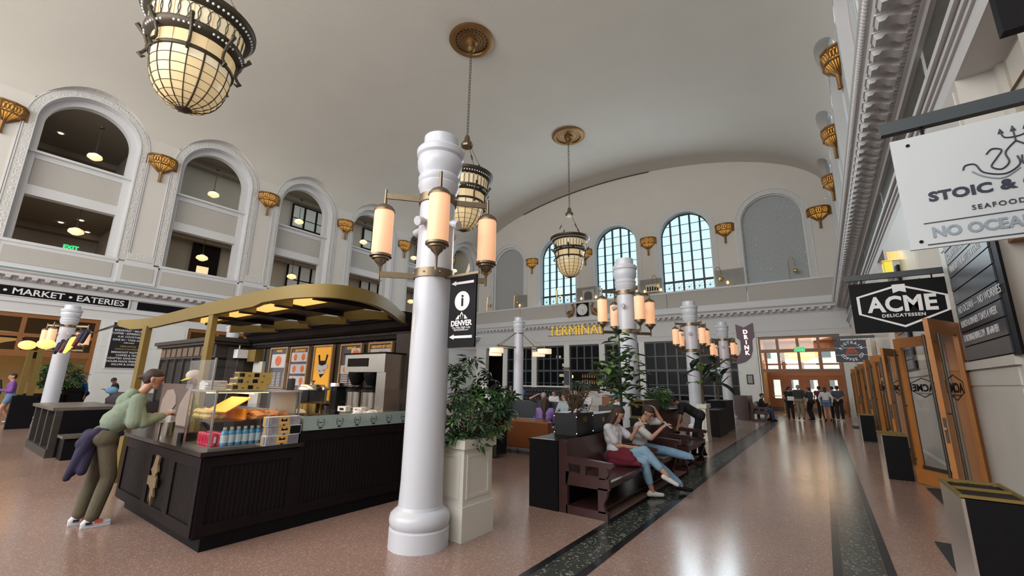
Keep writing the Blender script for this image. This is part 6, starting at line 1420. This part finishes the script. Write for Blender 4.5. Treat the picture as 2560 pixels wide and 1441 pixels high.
def cloth(n,c,var=.12,sc=14): return mat('cloth_'+n,c,.85,var=var,scale=sc,bump=.25,bscale=30)
HBR=mat('hair_brown',(.035,.018,.012),.5,var=.4,scale=60,bump=.5,bscale=120); HBK=mat('hair_black',(.012,.01,.01),.5,var=.3,scale=60,bump=.4,bscale=120); HGR=mat('hair_grey',(.30,.29,.28),.6,var=.2,scale=60)
EYE=mat('eye_dark',(.02,.015,.012),.2); LIP=mat('lip',(.35,.11,.09),.5)
def person(label,J,top,bot,hair,group=None,skin=SKIN,vox=.016,sleeve=.55,legs=1.0,shoe=BLACK,style='short',fem=False,extra=None,skirt=False):
    pel=Vector(J['pel']); neck=Vector(J['neck']); up=(neck-pel).normalized(); look=Vector(J['look']).normalized(); side=Vector(J.get('side',look.cross(Vector((0,0,1))))).normalized(); side=(side-up*side.dot(up)).normalized(); fwd=up.cross(side)*1.0
    if fwd.dot(look)<0: fwd=-fwd
    base=(pel.x,pel.y,min(J['aL'][2],J['aR'][2])-.08)
    t=T('person',label,'person',(pel.x,pel.y,max(0,min(J['aL'][2],J['aR'][2])-.09)),group)
    G={}
    def C(g,a,b,ra,rb): G.setdefault(g,MB()); cap_mesh(G[g],a,b,ra,rb)
    hw=.165 if fem else .185; L_=(neck-pel).length; e=.012
    sh={s:pel+up*(L_*.90)+side*s*hw for s in(-1,1)}; hp={s:pel+side*s*.088 for s in(-1,1)}
    for g,x in(('body',0),('top',e)):
        C(g,pel+up*.10-side*.05,pel+up*.10+side*.05,.10+x,.10+x); C(g,pel+up*.05+fwd*.0,pel+up*L_*.5,.105+x,.10+x)
        C(g,pel+up*L_*.58-side*.07,pel+up*L_*.58+side*.07,.10+x,.10+x); C(g,pel+up*L_*.74-side*.085,pel+up*L_*.74+side*.085,.095+x,.095+x)
        C(g,pel+up*L_*.4-side*.05,pel+up*L_*.7-side*.08,.085+x,.09+x); C(g,pel+up*L_*.4+side*.05,pel+up*L_*.7+side*.08,.085+x,.09+x)
        C(g,sh[-1],sh[1],.052+x,.052+x); C(g,neck-up*.06-side*.05,neck-up*.06+side*.05,.05+x,.05+x)
        if fem: C(g,pel+up*L_*.66-side*.07+fwd*.05,pel+up*L_*.66-side*.07+fwd*.06,.055+x,.05+x); C(g,pel+up*L_*.66+side*.07+fwd*.05,pel+up*L_*.66+side*.07+fwd*.06,.055+x,.05+x)
    # head
    hu=Vector(J.get('hup',(up*.5+Vector((0,0,.5))).normalized())); hu=(hu-look*hu.dot(look)).normalized(); hr=look.cross(hu).normalized()
    hc=neck+hu*.02+(hu*.8+up*.2).normalized()*.115+look*.02
    if 'head' in J: hc=Vector(J['head'])
    C('body',neck-up*.05,hc-hu*.04-look*.01,.052,.048)
    C('body',hc+hu*.035-look*.02,hc+hu*.03+look*.012,.082,.078); C('body',hc-hu*.02+look*.02,hc-hu*.055+look*.035,.064,.042); C('body',hc-hu*.085+look*.05,hc-hu*.085+look*.055,.024,.022)
    C('body',hc+hu*.01+look*.088,hc-hu*.03+look*.104,.010,.015)
    for s in(-1,1): C('body',hc+hr*s*.078-hu*.02-look*.01,hc+hr*s*.082+hu*.012-look*.016,.014,.018)
    # arms
    for s,h,pk in((-1,'hL','eL'),(1,'hR','eR')):
        pole=Vector(J.get(pk,tuple(side*s*.5-fwd*.5-Vector((0,0,1))))); el,wr=ik(sh[s],J[h],.285,.25,pole)
        C('body',sh[s],el,.043,.036); C('body',el,wr,.038,.024)
        f=sleeve
        if f<=.5: C('top',sh[s],sh[s].lerp(el,f*2),.050+e,.052+e)
        else: C('top',sh[s],el,.046+e,.040+e); C('top',el,el.lerp(wr,(f-.5)*2),.040+e,.034+e) if f>.52 else None
        hd=Vector(J.get('d'+h[1],tuple((wr-el).normalized()))).normalized(); pn=hd.cross(Vector((0,0,1))); pn=pn.normalized() if pn.length>.1 else side
        C('body',wr,wr+hd*.06,.026,.026); C('body',wr+hd*.03+pn*.02,wr+hd*.08+pn*.022,.02,.018); C('body',wr+hd*.03-pn*.02,wr+hd*.08-pn*.022,.02,.018)
        curl=J.get('curl',.5); dn=hd.cross(pn)*(1 if hd.cross(pn).z<0 else -1)
        for q in range(4):
            o=pn*(-.030+.020*q); l=(.036,.042,.040,.032)[q]; k0=wr+hd*.085+o; k1=k0+(hd+dn*curl*.6).normalized()*l; k2=k1+(hd*.6+dn*curl*1.6).normalized()*l*.9
            C('body',k0,k1,.0105,.0095); C('body',k1,k2,.0095,.0085)
        k0=wr+hd*.03-pn*.03*s; k1=k0+(hd*.5-pn*s*.7+dn*.3).normalized()*.045; C('body',k0,k1,.012,.010); C('body',k1,k1+(hd*.9+dn*.3).normalized()*.03,.010,.009)
    # legs
    kp=Vector(J.get('kp',tuple(look*1.0+Vector((0,0,.3)))))
    C('bot',hp[-1],hp[1],.105+e,.105+e); C('bot',pel+up*.02,pel+up*.09,.118,.11); C('body',hp[-1],hp[1],.1,.1)
    C('bot',hp[-1]-fwd*.035,hp[1]-fwd*.035,.095+e,.095+e)
    tdir={-1:Vector(J.get('tL',J.get('toe',tuple(look)))),1:Vector(J.get('tR',J.get('toe',tuple(look))))}
    for s,a,pk in((-1,'aL','kL'),(1,'aR','kR')):
        kn,an=ik(hp[s],J[a],.43,.42,Vector(J.get(pk,tuple(kp))))
        C('body',hp[s],kn,.078,.052); C('body',kn,kn.lerp(an,.35),.052,.054); C('body',kn.lerp(an,.35),an,.054,.034)
        if legs>=.5:
            C('bot',hp[s],kn,.088,.060+e); f=(legs-.5)*2
            if f>0: C('bot',kn,kn.lerp(an,f*.4),.060+e,.060+e); C('bot',kn.lerp(an,f*.4),kn.lerp(an,f),.060+e,.046+e*J.get('flare',1))
        else: C('bot',hp[s],hp[s].lerp(kn,legs*2),.09,.085)
        if skirt: C('bot',hp[s],hp[s].lerp(kn,.6),.10,.11)
        td=tdir[s].normalized(); dz=Vector((0,0,-1)) if abs(td.z)<.5 else -look
        nm='shoe%d'%s; ft=an+dz*.045
        C('body',an,ft+td*.03,.034,.03)
        C(nm,ft-td*.045,ft+td*.05,.036,.036); C(nm,ft+td*.04+dz*.004,ft+td*.15+dz*.010,.036,.028); C(nm,ft-td*.03-dz*.02,ft+td*.01-dz*.02,.036,.034)
    # hair
    if style!='none':
        r=.088
        C('hair',hc+hu*.042-look*.028,hc+hu*.052+look*.002,r,.082); C('hair',hc-hu*.01-look*.045,hc+hu*.02-look*.04,.062,.075)
        if style=='long':
            for s in(-1,1): C('hair',hc+hr*s*.05+hu*.01-look*.03,hc+hr*s*.065-hu*.17-look*.03,.048,.042); C('hair',hc+hr*s*.065-hu*.17-look*.03,neck-up*.2+side*s*.07-fwd*.08,.042,.028)
            C('hair',hc-look*.05,neck-up*.02-fwd*.06,.065,.06); C('hair',neck-up*.02-fwd*.06,neck-up*.30-fwd*.10,.06,.032)
        if style=='bun': C('hair',hc-look*.115+hu*.01,hc-look*.13+hu*.0,.034,.03); C('hair',hc-look*.06+hu*.03,hc-look*.10+hu*.01,.06,.04)
        if style=='pony': C('hair',hc-look*.10+hu*.02,hc-look*.14-hu*.1,.03,.022)
        if style=='medium': C('hair',hc-look*.03-hu*.02,hc-look*.05-hu*.11,.078,.07)
    def rebuild(nm,g,m_,parent,v=vox,sm=3):
        src=G[g].build('tmp',m_,None,0); md=src.modifiers.new('r','REMESH'); md.mode='VOXEL'; md.voxel_size=v; md.use_smooth_shade=True; m2=src.modifiers.new('s','SMOOTH'); m2.iterations=sm; m2.factor=.5
        COL.objects.unlink(src); me=ev(src)
        me.transform(Matrix.Translation(-ORG[parent.name])); me.name=nm; o=bpy.data.objects.new(nm,me); COL.objects.link(o); o.parent=parent; ORG[o.name]=ORG[parent.name]; me.shade_smooth(); return o
    b=rebuild('body','body',skin,t,vox*.62 if vox<.013 else vox*.8,2)
    rebuild('shirt','top',top,t); rebuild('skirt' if skirt else 'trousers','bot',bot,t)
    if style!='none': rebuild('hair','hair',hair,t)
    for s in(-1,1): rebuild('shoe','shoe%d'%s,shoe,t,vox*.8)
    # face
    m=MB()
    for s in(-1,1): m.ico(hc+hr*s*.031+hu*.012+look*.081,.009,1)
    m.build('eyes',EYE,b,60,kind='stuff'); m=MB()
    for s in(-1,1): m.tube([hc+hr*s*.018+hu*.034+look*.088,hc+hr*s*.034+hu*.038+look*.086,hc+hr*s*.05+hu*.032+look*.076],.004,5)
    m.build('eyebrows',hair,b,60,kind='stuff'); m=MB(); m.tube([hc-hr*.02-hu*.055+look*.073,hc-hu*.053+look*.081,hc+hr*.02-hu*.055+look*.073],.005,5); m.build('mouth',LIP,b,60)
    if extra: extra(t,dict(hc=hc,hu=hu,look=look,hr=hr,neck=neck,up=up,side=side,fwd=fwd,pel=pel,sh=sh,C=C,G=G,rb=rebuild,body=b))
    return t
# customer at the kiosk
SAGE=cloth('sage',(.20,.25,.19)); OLV=cloth('olive',(.105,.09,.06)); NAVYC=cloth('navy',(.018,.015,.05)); WSH=mat('white_shoe',(.62,.63,.66),.5,var=.03)
def ex_customer(t,D):
    for s_ in(-1,1):
        D['C']('hs',D['sh'][s_],D['sh'][s_]+Vector((s_*.04,.0,-.24)),.078,.085)
    D['C']('hs',Vector((-6.52,1.62,1.10)),Vector((-6.51,1.82,1.12)),.072,.055); D['C']('hs',D['pel']+D['up']*.17-D['side']*.06-D['fwd']*.02,D['pel']+D['up']*.17+D['side']*.06-D['fwd']*.02,.135,.135); D['C']('hs',D['pel']+D['up']*.30-D['side']*.05,D['pel']+D['up']*.30+D['side']*.05,.13,.13); D['C']('hs',D['pel']+D['up']*.40-D['fwd']*.05,D['pel']+D['up']*.44-D['fwd']*.03,.11,.11)
    D['rb']('hoodie_layer','hs',SAGE,t)
    for (x,y) in ((-6.62,1.46),(-6.85,1.40)):
        MB().cb((x+.041,y+.055,.062),(.006,.06,.036),rz=-.06).build('orange_stripe',mat('coral',(.7,.10,.06),.5),t,0); MB().cb((x+.041,y-.02,.05),(.006,.05,.022),rz=-.06).build('heel_patch',NAVYC,t,0); MB().cb((x,y+.045,.012),(.078,.235,.02),rz=-.08).build('sole',WSH,t,0)
    G,C=D['G'],D['C']; p=D['pel']; n=D['neck']
    C('hood',n-D['up']*.02-D['fwd']*.07-D['side']*.07,n-D['up']*.02-D['fwd']*.07+D['side']*.07,.06,.06); C('hood',n-D['up']*.08-D['fwd']*.06-D['side']*.05,n-D['up']*.10-D['fwd']*.06+D['side']*.05,.07,.07); C('hood',n+D['fwd']*.03-D['side']*.06,n+D['fwd']*.03+D['side']*.06,.03,.03)
    D['rb']('hood','hood',SAGE,t)
    C('jk',p+Vector((.10,-.10,.05)),p+Vector((.02,-.18,-.06)),.06,.07); C('jk',p+Vector((.06,-.13,.02)),p+Vector((.05,-.26,-.40)),.07,.035); C('jk',p+Vector((-.06,-.13,.02)),p+Vector((-.02,-.22,-.36)),.07,.045); C('jk',p+Vector((.0,-.12,.0)),p+Vector((.10,-.16,-.34)),.08,.045); C('jk',p+Vector((.13,-.02,.08)),p+Vector((.13,.1,.03)),.035,.03); C('jk',p+Vector((.13,-.02,.08)),p+Vector((.08,-.13,.02)),.04,.06)
    D['rb']('tied_jacket','jk',NAVYC,t)
person('woman in a sage hoodie, olive trousers and tied navy jacket, leaning to the kiosk',dict(pel=(-6.72,1.46,.93),neck=(-6.66,1.67,1.39),look=(.25,.9,-.22),side=(1,-.1,0),hL=(-6.85,1.86,1.12),hR=(-6.55,1.90,1.14),dL=(.3,.8,.3),dR=(-.3,.8,.3),aL=(-6.85,1.40,.09),aR=(-6.62,1.46,.09),kp=(0,1,0),toe=(.1,1,0),eR=(.6,-.4,-1),eL=(-.6,-.4,-1),curl=.8,flare=1.6,head=(-6.60,1.765,1.565)),SAGE,OLV,HBR,vox=.011,sleeve=.98,legs=.97,shoe=WSH,style='bun',fem=True,extra=ex_customer)
TG(MB().cb((-6.62,2.0,1.19),(.09,.05,.03),rz=.4).build('napkin',PAPERW,None,0),'crumpled white napkin in the customer hands','napkin')
# worker with cap
CAPW=mat('cap_white',(.5,.45,.42),.7); CAPY=mat('cap_yellow',(.55,.48,.05),.7)
def ex_cap(t,D):
    hc,hu,lk,hr=D['hc'],D['hu'],D['look'],D['hr']; C=D['C']
    C('cap',hc+hu*.06-lk*.02,hc+hu*.07+lk*.02,.093,.088); D['rb']('cap','cap',CAPW,t); m=MB(); 
    vs=[];n=8
    for k in range(n+1):
        a=-1.1+2.2*k/n; vs.append(hc+hu*.045+lk*(.075*math.cos(a)+.02)+hr*.085*math.sin(a)); 
    for k in range(n+1):
        a=-1.1+2.2*k/n; vs.append(hc+hu*.03+lk*(.17*math.cos(a)+.02)+hr*.08*math.sin(a))
    m.add(vs+[v+hu*.006 for v in vs],[(k,k+1,n+2+k,n+1+k) for k in range(n)]+[(2*n+2+k,3*n+3+k,3*n+4+k,2*n+3+k) for k in range(n)]+[(n+1+k,n+2+k,3*n+4+k,3*n+3+k) for k in range(n)]); m.build('cap_bill',CAPY,t)
    G=D['G']; C('beard',hc-hu*.06+lk*.045-hr*.035,hc-hu*.06+lk*.045+hr*.035,.04,.04); D['rb']('beard','beard',HBR,t)
BLKC=cloth('black',(.012,.012,.014)); 
person('bearded kiosk worker in a black shirt and a white cap with yellow bill',dict(pel=(-8.5,3.15,.95),neck=(-8.5,2.98,1.42),look=(.1,-1,-.35),side=(-1,0,0),hL=(-8.25,2.75,1.1),hR=(-8.7,2.75,1.1),aL=(-8.35,3.15,.09),aR=(-8.65,3.15,.09),kp=(0,-1,0),head=(-8.48,2.70+.1,1.575)),BLKC,BLKC,HBR,vox=.014,extra=ex_cap)
# seated couple
WTEE=cloth('white_tee',(.62,.62,.68),.04); JEAN=cloth('light_denim',(.22,.36,.50),.2,10); JEAN2=cloth('mid_denim',(.17,.30,.45),.2,10); WINE=cloth('wine',(.12,.006,.02)); 
def phone(P,rz,rx,lab,c):
    TG(MB().cb(P,(.075,.012,.15),rz=rz,rx=rx).build('phone',c,None,0),lab,'phone')
def ex_w(t,D):
    C=D['C']; p=D['pel']; C('jk',p+Vector((-.02,-.12,.0)),p+Vector((.30,-.14,-.02)),.10,.07); C('jk',p+Vector((.0,-.14,-.06)),p+Vector((.42,-.16,-.06)),.08,.03); C('jk',p+Vector((.1,-.05,.1)),p+Vector((.25,-.1,.05)),.06,.05); D['rb']('draped_jacket','jk',WINE,t)
person('seated long-haired woman in a white tee and light jeans with crossed legs, holding a phone',dict(pel=(-2.68,6.5,.55),neck=(-2.74,6.5,1.0),look=(.85,.22,-.45),side=(0,-1,0),hR=(-2.42,6.55,.68),hL=(-2.38,6.66,.97),dL=(.7,.1,.6),dR=(.4,.8,0),aR=(-2.20,6.62,.10),aL=(-1.98,6.62,.34),tL=(.85,.3,-.42),tR=(.8,.6,0),kR=(1,.0,.6),kL=(1,-.2,1),curl=.7,head=(-2.64,6.53,1.145)),WTEE,JEAN,HBR,vox=.011,sleeve=.36,legs=.84,shoe=WSH,style='long',fem=True,extra=ex_w)
phone((-2.32,6.67,1.04),-PI/2+.2,.6,'phone in a pale case held by the seated woman',mat('phone_pale',(.45,.45,.40),.3))
CRE=cloth('cream_sweat',(.55,.56,.55),.05); DKV=cloth('dark_stripe',(.02,.02,.028))
def ex_m(t,D):
    C=D['C']; p,u,s,f=D['pel'],D['up'],D['side'],D['fwd']; n=D['neck']
    for q in(-1,1): C('vs',p+u*.36+s*q*.09+f*.02,n-u*.02+s*q*.06,.09,.05)
    C('vs',p+u*.34-s*.07+f*.03,p+u*.34+s*.07+f*.03,.105,.105); D['rb']('chest_panel','vs',DKV,t)
person('seated man with a hand on his forehead in a cream and dark sweatshirt and jeans',dict(pel=(-2.66,7.45,.55),neck=(-2.56,7.38,1.0),look=(.8,.0,-.6),side=(0,-1,0),hR=(-2.19,7.25,.93),dR=(.6,.1,.45),hL=(-2.36,7.42,1.22),eL=(1,.2,-.5),dL=(-.7,-.3,.35),aL=(-1.80,7.42,.50),tL=(.85,.15,-.42),aR=(-1.93,7.18,.11),tR=(.85,.1,0),kR=(1,0,.8),kL=(.6,.3,1),curl=.6,head=(-2.45,7.37,1.14)),CRE,JEAN2,HBR,vox=.011,sleeve=.42,legs=.97,shoe=BLACK,extra=ex_m)
phone((-2.10,7.25,.98),-PI/2,.9,'pale phone held low by the seated man',mat('phone_blue',(.4,.42,.5),.3))
# cleaner
person('cleaner in black bending over the second bench with a cloth',dict(pel=(-2.45,11.0,.92),neck=(-2.84,10.80,1.20),look=(-.55,-.35,-.75),hup=(-.7,-.3,.6),side=(-.25,.95,0),hL=(-2.80,10.35,.62),hR=(-2.72,10.5,.66),aL=(-2.62,10.95,.09),aR=(-2.45,11.15,.09),kp=(-1,-.5,0),toe=(-1,-.4,0),head=(-2.98,10.70,1.22)),BLKC,BLKC,HBK,skin=SKIN2,vox=.014,sleeve=.36,style='pony',fem=True)
TG(MB().lathe((-2.95,10.2,.43),[(0,0),(.04,0),(.042,.14),(.02,.18),(.03,.22),(0,.23)],12).build('spray_bottle',mat('purple_white',(.45,.2,.45),.4)),'purple and white spray bottle on the second bench','bottle')
GLV=mat('blue_glove',(.1,.12,.3),.4); TG(MB().ico((-2.78,10.3,.57),.05,1,(1.3,1,.6)).build('cloth',BLACK,None),'dark cloth in the cleaner hand','cloth')
# generic seated / standing
def seated(label,P,yaw,top,bot,hair,z=.45,**k):
    c_,s_=math.cos(yaw),math.sin(yaw); W_=lambda x,y,z_: (P[0]+c_*x-s_*y,P[1]+s_*x+c_*y,z_)
    ln=k.pop('lean',-.05); lk=k.pop('look',None); hl=k.pop('hl',(-.15,.32,z+.18)); hr=k.pop('hr',(.15,.32,z+.18))
    lkv=lk or (-s_,c_,-.15)
    return person(label,dict(pel=W_(0,0,z+.11),neck=W_(0,ln,z+.60),look=lkv,side=(c_,s_,0),hL=W_(*hl),hR=W_(*hr),aL=W_(-.12,.48,.09),aR=W_(.12,.48,.09),toe=(-s_,c_,0),kp=(-s_,c_,.8)),top,bot,hair,**k)
def standing(label,P,yaw,top,bot,hair,**k):
    c_,s_=math.cos(yaw),math.sin(yaw); W_=lambda x,y,z_: (P[0]+c_*x-s_*y,P[1]+s_*x+c_*y,z_)
    h=k.pop('h',1.0); st=k.pop('stride',0); lk=k.pop('look',None) or (-s_,c_,-.1); hl=k.pop('hl',(-.24,.03,.86)); hr=k.pop('hr',(.24,.03,.86)); ln=k.pop('lean',.02)
    return person(label,dict(pel=W_(0,0,.94*h),neck=W_(0,ln,1.43*h),look=lk,side=(c_,s_,0),hL=W_(*hl),hR=W_(*hr),aL=W_(-.1,-.02+st,.09),aR=W_(.1,0.02-st,.09+abs(st)*.25),toe=(-s_,c_,0),kp=(-s_,c_,0)),top,bot,hair,**k)
CHT=cloth('charcoal_tee',(.035,.035,.042)); BDEN=cloth('blue_denim',(.03,.09,.22)); LAV=cloth('lavender_plaid',(.26,.17,.46),.5,9); STR=cloth('striped_shirt',(.33,.40,.42),.25,30); KHK=cloth('khaki',(.22,.20,.15)); DKG=cloth('dark_green_grey',(.03,.045,.04)); SLTC=cloth('slate',(.05,.065,.09)); RYL=cloth('royal_blue',(.02,.12,.36)); PUR2=cloth('purple_tie',(.18,.07,.30),.4); DSH=cloth('denim_shorts',(.12,.20,.32)); WHT=cloth('white_top',(.58,.58,.62),.04); GPNK=cloth('plum',(.12,.02,.06)); LBL=cloth('sky_shirt',(.22,.42,.58)); CHK=cloth('checked_pale',(.50,.50,.60),.3,40)
seated('man in a charcoal tee on the charcoal sofa with his hand on his head',(-7.55,12.3),PI+.2,CHT,BDEN,HGR,vox=.018,sleeve=.4,hl=(-.05,.28,.66),hr=(.16,.1,1.22),look=(.7,-.6,-.25))
seated('man in a striped shirt and glasses on the right of the charcoal sofa',(-6.75,12.3),PI-.15,STR,CHT,HBR,vox=.018,sleeve=.55,look=(-.9,-.3,0))
seated('long-haired woman in a lavender plaid shirt seen from behind on the cognac sofa',(-5.45,9.0),.3,LAV,BLKC,HBR,vox=.016,sleeve=.9,style='long',fem=True,lean=0,z=.42)
seated('man with a dark beard in a white tee beyond the charcoal sofa',(-8.0,16.5),PI,WHT,CHT,HBK,vox=.02,sleeve=.4)
seated('seated person in a plum top behind the charcoal sofa',(-7.6,15.0),PI-.3,GPNK,CHT,HBK,vox=.02,sleeve=.8,fem=True)
seated('person in white leaning back by the tufted banquette',(-9.6,16.6),PI+.6,WHT,KHK,HBR,vox=.02,sleeve=.4,fem=True)
seated('man in a pale checked shirt seen from behind near the ficus',(-5.4,13.3),0,CHK,CHT,HBK,vox=.02,sleeve=.55)
seated('person in a sky blue shirt seen from behind at the bar end',(-8.6,21.0),0,LBL,CHT,HGR,vox=.022,sleeve=.55,z=.55)
seated('person in dark clothes at a bar table left of the drum lamp column',(-14.4,20.0),PI,CHT,CHT,HBR,vox=.022,z=.6)
seated('seated person in blue beside the drum lamp column',(-13.8,20.2),PI,RYL,CHT,HGR,vox=.022,z=.6)
seated('man in black reading his phone on the far station bench',(-2.62,24.7),-PI/2,BLKC,BDEN,HBK,vox=.018,sleeve=.95,z=.43,lean=.06,hl=(-.02,.34,.80),hr=(.1,.34,.80))
# queue at the entrance
standing('woman in black holding a white paper at the left of the entrance group',(-1.50,26.5),.1,BLKC,BLKC,HBK,fem=True,sleeve=.95,vox=.02,style='pony',hl=(.05,.3,1.05),hr=(.12,.28,1.05),h=.97,look=(.8,.5,-.1))
standing('older man in a dark polo and khaki trousers seen from behind',(-1.06,26.2),.05,DKG,KHK,HGR,vox=.02,sleeve=.42,h=1.03)
standing('woman in a slate dress and dark leggings holding a paper, third in the group',(-.62,26.9),.9,SLTC,BLKC,HBR,fem=True,vox=.02,sleeve=.6,h=.96,hl=(-.05,.32,1.0),hr=(.05,.32,1.0))
standing('person in a plum vest facing the doors, partly hidden in the group',(-.22,28.2),-.1,GPNK,BLKC,HBK,vox=.02,sleeve=.1)
standing('woman in a white sweater and denim shorts seen from behind',(.02,27.2),0,WHT,DSH,HBR,fem=True,vox=.02,sleeve=.9,legs=.24,style='medium',h=.97,lean=.08)
standing('person in a grey tee behind the man at the right of the group',(.34,28.9),.1,cloth('grey_tee',(.25,.24,.25)),BLKC,HBR,vox=.02,sleeve=.4)
standing('man in a slate tee with hands on his back, rightmost of the entrance group',(.52,27.3),-.1,SLTC,BLKC,HBK,vox=.02,sleeve=.4,h=1.02,hl=(-.05,-.2,1.05),hr=(.05,-.2,1.05),shoe=WSH,lean=.1)
TG(MB().cb((-1.42,26.15,1.05),(.28,.02,.2),rz=.1).build('paper_sheet',PAPERW,None,0),'white sheet held by the woman in black','paper'); TG(MB().cb((-.80,26.75,.98),(.16,.02,.2),rz=.1).build('paper_sheet',PAPERW,None,0),'white sheet held by the woman in the slate dress','paper')
# people at far left
standing('girl in a purple hoodie and denim shorts walking left, at the far left',(-22.0,2.15),PI/2+1.57,PUR2,DSH,HBR,fem=True,vox=.02,sleeve=.95,legs=.25,stride=.16,h=.97,shoe=WSH,hl=(-.1,.25,1.1),hr=(.1,.22,1.1))
standing('man in a royal blue shirt walking left behind the communal table',(-23,4.1),PI/2+1.57,RYL,BLKC,HGR,vox=.02,sleeve=.8,stride=.12,h=.99,lean=.10)
standing('person in black holding a light blue bag by the left menu board',(-22,4.75),PI,BLKC,BLKC,HBR,fem=True,vox=.02,sleeve=.42,hl=(-.08,.28,1.1),hr=(.08,.28,1.1),h=.93,look=(.4,-.4,-.6))
TG(MB().ico((-21.7,4.6,1.08),.17,2,(.8,1.1,.8)).build('bag',cloth('light_blue_bag',(.2,.4,.65)),None),'light blue bag held by the person in black','bag')
standing('grey-haired person in dark clothes at the left edge of the photo',(-22.6,1.7),PI/2,CHT,CHT,HGR,vox=.02,sleeve=.9,stride=.1)
bpy.data.scenes.remove(TS)
